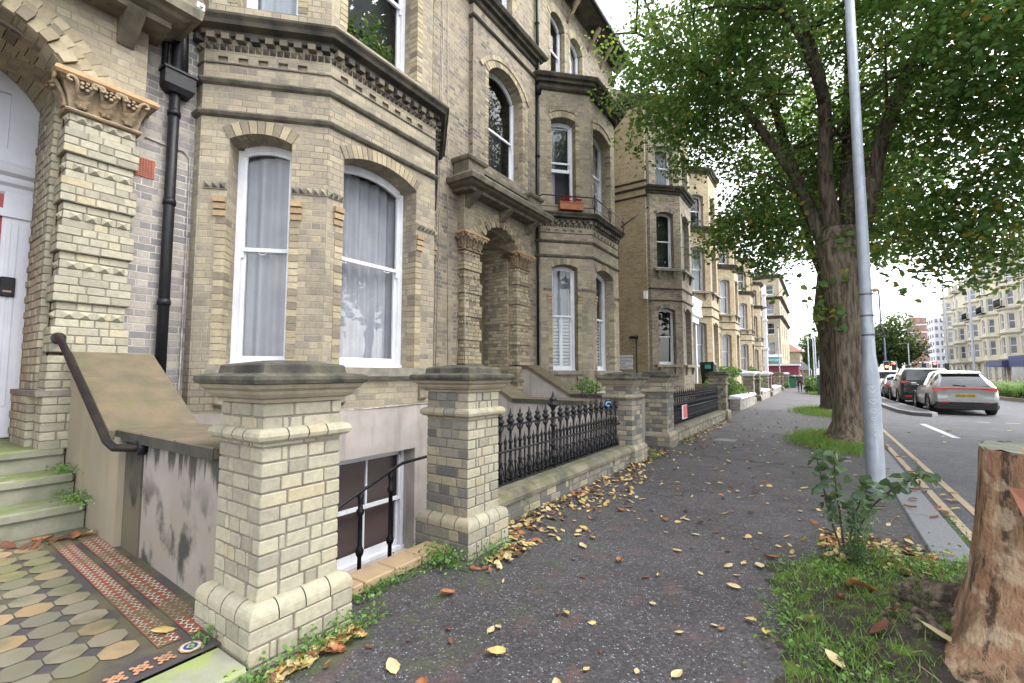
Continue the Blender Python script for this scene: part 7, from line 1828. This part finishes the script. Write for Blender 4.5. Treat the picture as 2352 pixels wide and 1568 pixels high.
# ---------------------------------------------------------------- the walking person
M['skin'] = mat('skin', (0.46, 0.28, 0.20), (0.42, 0.25, 0.18), .6, 20)
M['cloth_dark'] = mat('black_trousers', (0.018, 0.018, 0.022), (0.03, 0.03, 0.034), .9, 20)
M['jacket'] = mat('grey_padded_jacket', (0.10, 0.095, 0.115), (0.075, 0.07, 0.085), .8, 18, .4, 30)
M['hair'] = mat('auburn_hair', (0.20, 0.09, 0.045), (0.14, 0.06, 0.035), .7, 40)
def skin_obj(name, V, E, rad, m, parent, root=0):
    me = bpy.data.meshes.new(name); off = OFF[parent.name] if parent.name in OFF else Vector((0, 0, 0))
    me.from_pydata([tuple(Vector(v) - off) for v in V], E, []); o = link(name, me, parent); OFF[o.name] = off
    o.modifiers.new('skin', 'SKIN'); o.modifiers.new('sub', 'SUBSURF').levels = 2
    for i, r in enumerate(rad): me.skin_vertices[0].data[i].radius = (r, r) if not hasattr(r, '__len__') else r
    for s_ in me.skin_vertices[0].data: s_.use_root = False
    me.skin_vertices[0].data[root].use_root = True
    dg = bpy.context.evaluated_depsgraph_get(); ev = o.evaluated_get(dg); nm = bpy.data.meshes.new_from_object(ev)
    o.modifiers.clear(); o.data = nm; nm.materials.clear(); nm.materials.append(m)
    for p in nm.polygons: p.use_smooth = True
    return o
def person(x, y, h):
    t = thing('person', 'person in a grey padded jacket and black trousers walking towards the camera', 'person', (x, y, 0)); k = h / 1.7
    q = lambda a, b, c: (x + a * k, y + b * k, c * k)
    V = [q(0, 0, .92), q(0, 0, 1.12), q(0, -.01, 1.32), q(0, 0, 1.42), q(0, -.02, 1.50), q(0, -.03, 1.60), q(0, -.02, 1.68),
         q(-.09, 0, .88), q(-.10, -.16, .50), q(-.10, -.14, .10), q(-.10, -.24, .03),
         q(.09, 0, .88), q(.10, .02, .50), q(.10, .20, .14), q(.10, .14, .03),
         q(-.18, 0, 1.38), q(-.24, .08, 1.12), q(-.25, .0, .88), q(-.25, -.03, .80), q(.18, 0, 1.38), q(.24, -.06, 1.12), q(.25, -.18, .92), q(.25, -.21, .84)]
    E = [(0, 1), (1, 2), (2, 3), (3, 4), (4, 5), (5, 6), (0, 7), (7, 8), (8, 9), (9, 10), (0, 11), (11, 12), (12, 13), (13, 14), (3, 15), (15, 16), (16, 17), (17, 18), (3, 19), (19, 20), (20, 21), (21, 22)]
    rd = [.15, .13, .15, .10, .055, .082, .06, .085, .06, .042, .04, .085, .06, .042, .04, .065, .048, .036, .032, .065, .048, .036, .032]
    nb = len(V)
    for (hi, sg) in ((18, -1), (22, 1)):                 # five separate fingers on each hand
        hx, hy, hz = V[hi]
        for f in range(5):
            o_ = (f - 2) * .014 * k; L = (.055, .075, .08, .072, .055)[f] * k
            i0 = len(V); V += [(hx + sg * -.004, hy + o_, hz - .035 * k), (hx - sg * .006, hy + o_ * 1.2 - (.02 * k if f == 0 else 0), hz - .035 * k - L * .6), (hx - sg * .02 * k, hy + o_ * 1.2 - (.025 * k if f == 0 else 0), hz - .035 * k - L)]
            E += [(hi, i0), (i0, i0 + 1), (i0 + 1, i0 + 2)]; rd += [.009 * k / 1, .0085, .007]
    o = skin_obj('body', V, E, [r * k for r in rd], M['skin'], t)
    o.data.materials.append(M['cloth_dark'])
    for p in o.data.polygons:
        if p.center.z < .96 * k and abs(p.center.x) < .20 * k: p.material_index = 1
    J = [0, 1, 2, 3, 15, 16, 17, 19, 20, 21]; mp = {a: i for i, a in enumerate(J)}
    skin_obj('jacket', [V[a] for a in J], [(mp[a], mp[b]) for a, b in E if a in mp and b in mp], [k * r for r in (.175, .165, .18, .115, .085, .066, .052, .085, .066, .052)], M['jacket'], t)
    mb = MB()
    hd = Vector(q(0, -.02, 1.615))
    for i in range(8):
        for j in range(14):
            pass
    ring = [(.060, 1.735), (.095, 1.70), (.108, 1.64), (.104, 1.58), (.09, 1.52)]
    mb.lathe([(r * k, z * k) for r, z in ring[::-1]] + [(.01, 1.745 * k)], x, y + .025 * k, 14); mb.build('hair', M['hair'], t)
    mb = MB(); mb.tube([q(-.03, -.112, 1.625), q(-.03, -.118, 1.625)], .011 * k, 6); mb.tube([q(.03, -.112, 1.625), q(.03, -.118, 1.625)], .011 * k, 6); mb.build('eyes', M['platetext'], t)
    mb = MB(); mb.tube([q(0, -.105, 1.62), q(0, -.135, 1.575), q(0, -.11, 1.565)], .012 * k, 6); mb.tube([q(-.03, -.105, 1.535), q(0, -.112, 1.532), q(.03, -.105, 1.535)], .008 * k, 6)
    for s_ in (-1, 1): mb.tube([q(s_ * .085, -.02, 1.62), q(s_ * .098, -.015, 1.60), q(s_ * .088, -.02, 1.57)], .014 * k, 6)
    mb.build('face_features', M['skin'], t)
    mb = MB()
    for s_ in (-1, 1): mb.tube([q(s_ * .11, -.15, 1.36), q(s_ * .13, -.05, 1.43), q(s_ * .12, .1, 1.40)], .028 * k, 6)
    mb.build('white_straps', M['white'], t)
    for (a, b) in ((-.10, -.19), (.10, .17)):
        mb = MB(); mb.cbox(*[x + (a - .045) * k, x + (a + .045) * k, y + (b - .13) * k, y + (b + .11) * k, .0, .085 * k], .02); mb.build('shoe', M['cloth_dark'], t)
person(-1.40, 43.0, 1.52)

# ---------------------------------------------------------------- cabinets, bins, poles, signals
t = thing('utility_cabinet', 'tall dark green utility cabinet half hidden behind the second elm', 'cabinet', (.05, 37.3, 0)); G = mat('green_cabinet_paint', (0.035, 0.085, 0.06), (0.03, 0.07, 0.05), .5, 4)
mb = MB(); mb.cbox(-.22, .48, 37.1, 37.5, -.05, 1.30, .012); mb.build('body', G, t); mb = MB(); mb.hexa([(-.27, 37.05, 1.30), (.53, 37.05, 1.30), (.53, 37.55, 1.30), (-.27, 37.55, 1.30), (-.25, 37.07, 1.34), (.51, 37.07, 1.34), (.2, 37.3, 1.40), (.0, 37.3, 1.40)]); mb.build('roof', G, t)
mb = MB(); mb.cbox(-.17, .12, 37.088, 37.1, .1, 1.22, .004); mb.cbox(.14, .43, 37.088, 37.1, .1, 1.22, .004); mb.build('door', G, t)
t = thing('litter_bin', 'green litter bin with a rounded hood far along the pavement', 'bin', (-2.35, 54.5, 0)); GB = mat('green_bin_plastic', (0.03, 0.15, 0.085), (0.025, 0.12, 0.07), .5, 4)
mb = MB(); mb.hexa([(-2.62, 54.25, 0), (-2.08, 54.25, 0), (-2.08, 54.75, 0), (-2.62, 54.75, 0), (-2.68, 54.2, 1.05), (-2.02, 54.2, 1.05), (-2.02, 54.8, 1.05), (-2.68, 54.8, 1.05)]); mb.build('body', GB, t)
mb = MB(); mb.tube([(-2.68, 54.5, 1.06), (-2.02, 54.5, 1.06)], .22, 12); mb.build('hood', GB, t); mb = MB(); mb.box(-2.58, -2.12, 54.17, 54.26, .98, 1.12); mb.build('slot', M['platetext'], t)
def pole(label, x, y, h, r, arm=None, nm='street_lamp', cat='lamp post', m=None, base=True):
    t = thing(nm, label, cat, (x, y, 0), 'thin poles far along the street'); mb = MB(); mb.lathe([(r * 1.5, -.1), (r * 1.5, 1.0), (r, 1.15), (r * .6, h)], x, y, 10); mb.build('pole', m or M['steel'], t)
    mb = MB()
    if arm: mb.tube([(x, y, h - .05), (x + arm * .5, y, h + .08), (x + arm, y, h + .06)], r * .5, 6); mb.cbox(x + arm - .05, x + arm + .4 * (1 if arm > 0 else -1) + (.06 if arm < 0 else 0), y - .1, y + .1, h + .0, h + .10, .02) if arm > 0 else mb.cbox(x + arm - .4, x + arm + .05, y - .1, y + .1, h, h + .10, .02)
    else: mb.lathe([(r * .9, h), (r * 1.6, h + .05), (r * 1.2, h + .14)], x, y, 8)
    mb.build('head', M['steeldark'], t)
pole('pale pole in front of the teal shop sign', -3.2, 50.0, 5.75, .055); pole('pale lamp pole left of the group at the pavement end', -.98, 56.0, 5.35, .075); pole('middle pole of the group at the pavement end', -.56, 57.0, 5.5, .06)
pole('tall pole rising behind the leaves at the pavement end', -.42, 60.0, 9.5, .085); pole('short pole with a hooped top at the pavement end', -.12, 58.0, 2.9, .05); pole('dark post near the dark tree at the pavement end', -1.95, 70, 3.1, .06, m=M['steeldark'])
pole('lamp post with a short arm in front of the rounded tree', 8.85, 72, 5.0, .07, -.5); pole('blue banner post behind the paired signals', 6.1, 66, 5.6, .11, m=mat('blue_post_paint', (0.05, 0.06, 0.14), None, .5))
pole('tall pale lamp post in front of the cream terrace', 13.1, 77, 16.0, .12); pole('second pale lamp post in front of the cream terrace', 14.2, 71, 13.5, .11)
RL_, AL_ = emit_mat('red_signal_glow', (1, .03, .02), 9.0), emit_mat('amber_signal_glow', (1, .22, .02), 9.0)
def signal(label, x, y, z, lit, facing=True, h=.95):
    t = thing('traffic_light', label, 'traffic light', (x, y, 0), 'traffic lights at the junction'); mb = MB(); mb.lathe([(.06, -.1), (.055, z)], x, y + .12, 10); mb.build('pole', M['steeldark'], t)
    mb = MB(); mb.cbox(x - .17, x + .17, y - .05, y + .12, z - .1, z + h, .02); mb.build('housing', M['plastic'], t)
    if facing:
        mb = MB(); s_ = .215
        for (a, b, c, d) in ((x - s_, x - s_ + .022, z - .14, z + h + .04), (x + s_ - .022, x + s_, z - .14, z + h + .04), (x - s_ + .022, x + s_ - .022, z + h + .018, z + h + .04), (x - s_ + .022, x + s_ - .022, z - .14, z - .118)): mb.box(a, b, y - .02, y + .0, c, d)
        mb.build('white_border', M['white'], t)
        for i, nm_ in enumerate(('red', 'amber', 'green')):
            mb = MB(); cz = z + h - .16 - i * .30
            mb.tube([(x, y - .055, cz), (x, y - .075, cz)], .105, 16); mb.build('lens', (RL_ if nm_ == 'red' else AL_) if nm_ in lit else M['plastic'], t)
            mb = MB(); mb.tube([(x + .12 * math.cos(a), y - .12, cz + .12 * math.sin(a)) for a in np.linspace(.2, 2.94, 9)], .014, 5); mb.build('hood', M['plastic'], t)
    return t
signal('left traffic light of the pair showing amber', 5.22, 56.0, 1.62, ('amber',)); s2 = signal('right traffic light of the pair showing red', 5.78, 56.0, 1.62, ('red',)); s3 = signal('single traffic light showing red in front of the white tower', 9.25, 60.0, 1.62, ('red',))
for s_, x, y in ((s2, 5.78, 56.0), (s3, 9.25, 60.0)):
    mb = MB(); mb.tube([(x + .13 * math.cos(a), y - .06, 1.30 + .13 * math.sin(a)) for a in np.linspace(0, 6.283, 17)], .02, 5); mb.tube([(x - .09, y - .06, 1.39), (x + .09, y - .06, 1.21)], .018, 5); mb.build('no_turn_sign', M['taillamp'], s_)
    mb = MB(); mb.tube([(x, y - .045, 1.30), (x, y - .055, 1.30)], .13, 16); mb.build('sign_face', M['white'], s_)
signal('traffic light seen from behind, left of the single red light', 8.75, 62.0, 1.5, (), False); signal('traffic light seen from behind in front of the rounded tree', 7.0, 58.0, 1.5, (), False, .75); signal('dark signal back at the foot of the white tower', 10.3, 61.0, 1.45, (), False, 1.0)

# ---------------------------------------------------------------- planted island on the right
mb = MB(); pc = [(8.85, 60), (8.6, 44), (8.75, 38), (9.05, 34.5), (9.8, 28), (10.8, 22), (16, 22), (16, 60)]; b0 = mb.add([(x, y, -.12) for x, y in pc]); b1 = mb.add([(x, y, .06) for x, y in pc]); n = len(pc)
mb.face([b1 + i for i in range(n)]); mb.mi = 1
for i in range(n): mb.face([b0 + i, b0 + (i + 1) % n, b1 + (i + 1) % n, b1 + i])
mb.sweep([(-.18, .07), (0, .065), (.01, -.12)], pc, closed=True); struct('planted_island', mb, [M['soil'], M['capstone']])
r = np.random.RandomState(4); P = []
def strap_plants(name, label, x0, x1, y0, y1, n, h, seed, m):
    r = np.random.RandomState(seed); mb = MB()
    for k in range(n):
        x, y = r.uniform(x0, x1), r.uniform(y0, y1)
        x = max(x, np.interp(y, [22, 28, 34.5, 38, 44, 60], [10.8, 9.8, 9.05, 8.75, 8.6, 8.85]) + .25)
        for j in range(13):
            a = r.rand() * 6.283; L = h * r.uniform(.6, 1.15); w_ = .022; d = np.array([math.cos(a), math.sin(a)]); s_ = np.array([-d[1], d[0]]) * w_; mb.col = r.rand(); q = []
            for tt, zz, oo in ((0, 0, 0), (.45, .62, .18), (.8, .75, .45), (1, .52, .75)):
                c = np.array([x, y]) + d * oo * L; ww = s_ * (1 - tt * .85); q.append((c - ww, c + ww, .05 + zz * L))
            for (a1, b1_, z1), (a2, b2, z2) in zip(q, q[1:]): mb.poly([(a1[0], a1[1], z1), (b1_[0], b1_[1], z1), (b2[0], b2[1], z2), (a2[0], a2[1], z2)])
    o = mb.build(name, m); tag(o, label, None, kind='stuff'); return o
strap_plants('strap_leaf_planting', None, 8.8, 13.5, 27, 42, 520, 1.05, 3, M['weed'])
r = np.random.RandomState(8); n = 2600; y_ = r.uniform(30, 50, n); x_ = np.interp(y_, [22, 28, 34.5, 38, 44, 60], [10.8, 9.8, 9.05, 8.75, 8.6, 8.85]) + .3 + r.rand(n) ** 1.5 * 4; z_ = .1 + r.rand(n) * np.clip(.35 + (x_ - 8.8) * .32, .3, 1.25)
o = leafmesh('brown_seedheads', np.stack([x_, y_, z_], 1), .13, leaf_mat('seedhead', [(0, (0.13, 0.10, 0.045)), (.5, (0.20, 0.19, 0.07)), (1, (0.27, 0.19, 0.10))], .3), None, seed=9); tag(o, None, None, kind='stuff')
t = thing('white_flower_head', 'white flower head standing in the planted island', 'flower', (9.9, 34, 1.0)); r = np.random.RandomState(2); d = r.normal(size=(160, 3)); d /= np.linalg.norm(d, axis=1, keepdims=True)
leafmesh('petals', np.array([9.85, 34.0, 1.10]) + d * .15, .07, M['white'], t, seed=3); mb = MB(); mb.tube([(9.85, 34, .05), (9.85, 34, 1.0)], .012, 5); mb.build('stem', M['weed'], t)
for k, (x, y, z) in enumerate(((11.1, 35.5, 1.62), (11.8, 35, 1.58), (10.6, 37, 1.5))):
    t = thing('round_flower_head', ['yellow green flower head, left of a pair above the planting', 'yellow green flower head at the right edge above the planting', 'lower yellow green flower head behind the planting'][k], 'flower', (x, y, 1)); r = np.random.RandomState(k + 20); d = r.normal(size=(120, 3)); d /= np.linalg.norm(d, axis=1, keepdims=True)
    leafmesh('petals', np.array([x, y, z]) + d * np.array([.24, .24, .15]), .12, leaf_mat('flowerhead_%d' % k, [(0, (0.26, 0.28, 0.06)), (1, (0.42, 0.40, 0.14))], .3), t, seed=k + 30); mb = MB(); mb.tube([(x, y, .05), (x, y, z)], .015, 5); mb.build('stem', M['weed'], t)

# ---------------------------------------------------------------- cream terrace across the road, towers behind
M['stucco'] = mat('cream_stucco', (0.60, 0.555, 0.44), (0.53, 0.49, 0.385), .8, 1.2, .1, 30, streak=((0.40, 0.32, 0.2), .35, 1.5)); M['winfar'] = mat('far_window_glass', (0.10, 0.11, 0.13), (0.20, 0.22, 0.25), .15, .5, 0, 5, spec=.8)
XT = 19.0
def terrace_house(y0, y1, label, idx):
    t = thing('cream_terrace_house', label, 'house', (XT + 2, (y0 + y1) / 2, 0), 'cream stucco terrace across the road'); W = y1 - y0; yc = (y0 + y1) / 2
    F = Fac((XT, y1), (XT, y0)); ops = []; fl = ((3.7, 5.7), (6.6, 8.5), (9.4, 11.2), (12.0, 13.5))
    for z0, zt in fl:
        for u in (.6, W - 1.5): ops.append(dict(u0=u, u1=u + .9, z0=z0, zt=zt, depth=.25, back=False))
    for u in (.5, W / 2 - .6, W - 1.6): ops.append(dict(u0=u, u1=u + 1.1, z0=.4, zt=2.5, rise=.3, depth=.3))
    mb = MB(); wall_panel(mb, F, -.2, 14.4, ops); mb.poly([(XT, y0, -.2), (XT + 12, y0, -.2), (XT + 12, y0, 14.4), (XT, y0, 14.4)]); mb.poly([(XT + 12, y1, -.2), (XT, y1, -.2), (XT, y1, 14.4), (XT + 12, y1, 14.4)]); mb.build('wall', M['stucco'], t)
    path = [(XT, yc + 1.7), (XT - .9, yc + .95), (XT - .9, yc - .95), (XT, yc - 1.7)]; Fs = [Fac(path[i], path[i + 1]) for i in range(3)]; mb = MB(); wn_ = []
    for i, f in enumerate(Fs):
        oo = [dict(u0=.28 if i == 1 else .25, u1=f.W - .28 if i == 1 else f.W - .25, z0=z0, zt=zt, depth=.2) for z0, zt in fl[:(4 if idx % 2 else 3)]]; wall_panel(mb, f, 3.0, 14.8 if idx % 2 else 11.5, oo); wn_ += [(f, o) for o in oo]
    mb.poly([(p[0], p[1], 14.8 if idx % 2 else 11.5) for p in path]); mb.poly([(p[0], p[1], 3.0) for p in path][::-1]); mb.build('bay', M['stucco'], t)
    for f, o in wn_ + [(F, o) for o in ops]:
        mb = MB(); a, b = o['u0'], o['u1']; z0, zt = o['z0'], o['zt'] + o.get('rise', 0); d = -.12
        for (p, q, r_, s_) in ((a, a + .09, z0, zt), (b - .09, b, z0, zt), (a + .09, b - .09, z0, z0 + .12), (a + .09, b - .09, zt - .1, zt), (a + .09, b - .09, (z0 + zt) / 2 - .05, (z0 + zt) / 2 + .05)): fbox(mb, f, p, q, r_, s_, d - .05, d)
        w_ = mb.build('window', M['white'], t); mb = MB(); fbox(mb, f, a, b, z0, zt, d - .08, d - .06); mb.build('pane', M['winfar'], w_)
    mb = MB(); full = [(XT, y1), path[0], path[1], path[2], path[3], (XT, y0)]
    for z in (3.2, 6.25, 9.1, 11.75, 14.5): mb.sweep([(a * 1.3, z + b) for a, b in CORN[3:]], full)
    mb.build('string_course', M['stucco'], t)
    mb = MB(); mb.poly([(XT - .1, y1, 14.4), (XT - .1, y0, 14.4), (XT + 1.6, y0, 17.3), (XT + 1.6, y1, 17.3)]); mb.poly([(XT + 1.6, y1, 17.3), (XT + 1.6, y0, 17.3), (XT + 12, y0, 17.4), (XT + 12, y1, 17.4)]); mb.poly([(XT - .1, y0, 14.4), (XT + 12, y0, 14.4), (XT + 12, y0, 17.4), (XT + 1.6, y0, 17.3)]); mb.build('mansard_roof', M['slate'], t)
    for yy in (yc - 1.6, yc + 1.6):
        mb = MB(); mb.box(XT + .1, XT + 1.6, yy - .6, yy + .6, 14.6, 16.4); dm = mb.build('dormer', M['stucco'], t); mb = MB(); mb.box(XT + .06, XT + .1, yy - .4, yy + .4, 14.9, 16.1); mb.build('pane', M['winfar'], dm)
    mb = MB(); mb.tube([(XT - .06, y0 + .12, 14.3), (XT - .06, y0 + .12, 0)], .09, 6); mb.build('downpipe', M['white'], t)
    if idx in (2, 3, 5):
        mb = MB(); mb.box(XT + 2.4, XT + 4.2, y0 - .8, y0 + .8, 15, 19.6 if idx != 5 else 20.5); mb.sweep([(0, 19.3), (.15, 19.4), (.2, 19.6), (0, 19.7)], rect(XT + 2.4, XT + 4.2, y0 - .8, y0 + .8), closed=True); ch = mb.build('chimney', M['brick_far'] if idx != 3 else M['stucco'], t)
        for k in range(4):
            mb = MB(); mb.lathe([(.17, 19.6), (.13, 20.5 + .5 * (k % 2)), (.16, 20.6 + .5 * (k % 2))], XT + 2.7 + .4 * k, y0 - .4 + .3 * (k % 3), 8); mb.build('chimney_pot', M['redvent'], ch)
    if idx in (1, 2, 3):
        mb = MB()
        for k in range(14): mb.tube([(XT - 1.25, yc - 1.2 + k * .185, 9.35), (XT - 1.25, yc - 1.2 + k * .185, 10.2)], .02, 4)
        mb.box(XT - 1.28, XT - 1.22, yc - 1.25, yc + 1.25, 10.18, 10.24); mb.box(XT - 1.3, XT - .85, yc - 1.3, yc + 1.3, 9.25, 9.35); mb.build('balcony', M['blackiron'], t)
    return t
for i, lb in enumerate(('cream terrace house with blue shopfront, cut by the right edge', 'cream terrace house above the blue awning, second from the right edge', 'cream terrace house in the middle of the far terrace', 'cream terrace house with a tall chimney, left of the middle of the far terrace', 'cream terrace house next to the left end of the far terrace', 'cream terrace house at the left end of the far terrace')):
    terrace_house(66 + 7.5 * i, 73.5 + 7.5 * i, lb, i)
t = thing('shop_awning', 'navy blue shop awning with red lettering on the cream terrace', 'awning', (XT - 1, 79, 2.8)); BL = mat('navy_awning', (0.05, 0.065, 0.17), (0.045, 0.055, 0.15), .6)
mb = MB(); mb.hexa([(XT - 1.7, 75.2, 2.25), (XT, 75.2, 2.25), (XT, 81.2, 2.25), (XT - 1.7, 81.2, 2.25), (XT - 1.65, 75.2, 2.95), (XT, 75.2, 3.1), (XT, 81.2, 3.1), (XT - 1.65, 81.2, 2.95)]); mb.build('fascia', BL, t)
t = thing('shop_unit', 'blue and glass shop unit at the foot of the cream terrace, right edge', 'shop', (XT - 1, 70, 1.5))
mb = MB(); mb.box(XT - 1.2, XT, 66, 74.8, 2.2, 3.4); mb.build('fascia', BL, t); mb = MB(); mb.box(XT - 1.0, XT, 66, 74.8, -.1, 2.2); mb.build('window', M['winfar'], t)
t = thing('blue_road_sign', 'blue and white road sign at the right edge of the picture', 'sign', (12.9, 51, 2)); mb = MB(); mb.lathe([(.05, -.1), (.05, 3.6)], 13.55, 51.05, 8); mb.build('pole', M['steel'], t)
mb = MB(); mb.cbox(13.2, 14.1, 50.98, 51.0, 2.5, 3.7, .01); mb.build('plate', M['white'], t); mb = MB(); mb.box(13.26, 14.04, 50.972, 50.979, 3.0, 3.64); mb.build('panel', mat('sign_blue', (0.03, 0.10, 0.48), None, .5), t)
def tower(label, x, y, wx, wy, h, nfl, c, bands, balc):
    t = thing('apartment_tower', label, 'tower', (x, y, 0), 'apartment towers beyond the junction'); mb = MB(); mb.box(x, x + wx, y, y + wy, -.2, h); mb.build('wall', c, t); fh = h / nfl
    for i in range(nfl):
        for j in range(3):
            for side in (0, 1):
                mb = MB(); u = (j + .5) / 3
                if side == 0: mb.box(x + wx * u - wx * .09, x + wx * u + wx * .09, y - .06, y, i * fh + fh * .35, i * fh + fh * .85)
                else: mb.box(x - .06, x, y + wy * u - wy * .08, y + wy * u + wy * .08, i * fh + fh * .35, i * fh + fh * .85)
                mb.build('window', M['winfar'], t)
        if bands:
            mb = MB(); mb.box(x - .12, x + wx + .12, y - .12, y + wy, i * fh - .12, i * fh + .22); mb.build('floor_band', M['white'], t)
        if balc:
            mb = MB(); mb.box(x - 1.4, x - .1, y + wy * .1, y + wy * .5, i * fh + .2, i * fh + 1.2); mb.build('balcony', M['white'] if i % 2 else M['steel'], t)
    mb = MB(); mb.box(x + wx * .2, x + wx * .7, y + wy * .2, y + wy * .8, h, h + 2.2); mb.build('roof_house', M['white'], t)
tower('red brick apartment tower with white floor bands', 29.2, 232, 5.2, 12, 23.0, 8, mat('red_brick_tower', (0.34, 0.15, 0.09), (0.29, 0.13, 0.08), .85, .5), True, True)
tower('plain white apartment tower between the brick tower and the terrace', 33.5, 215, 4.2, 12, 21.0, 8, M['white'], False, False)
tower('brown apartment tower with projecting balconies beside the cream terrace', 36.4, 205, 7, 12, 22.0, 8, mat('brown_tower', (0.30, 0.21, 0.13), (0.26, 0.18, 0.11), .85, .5), True, True)
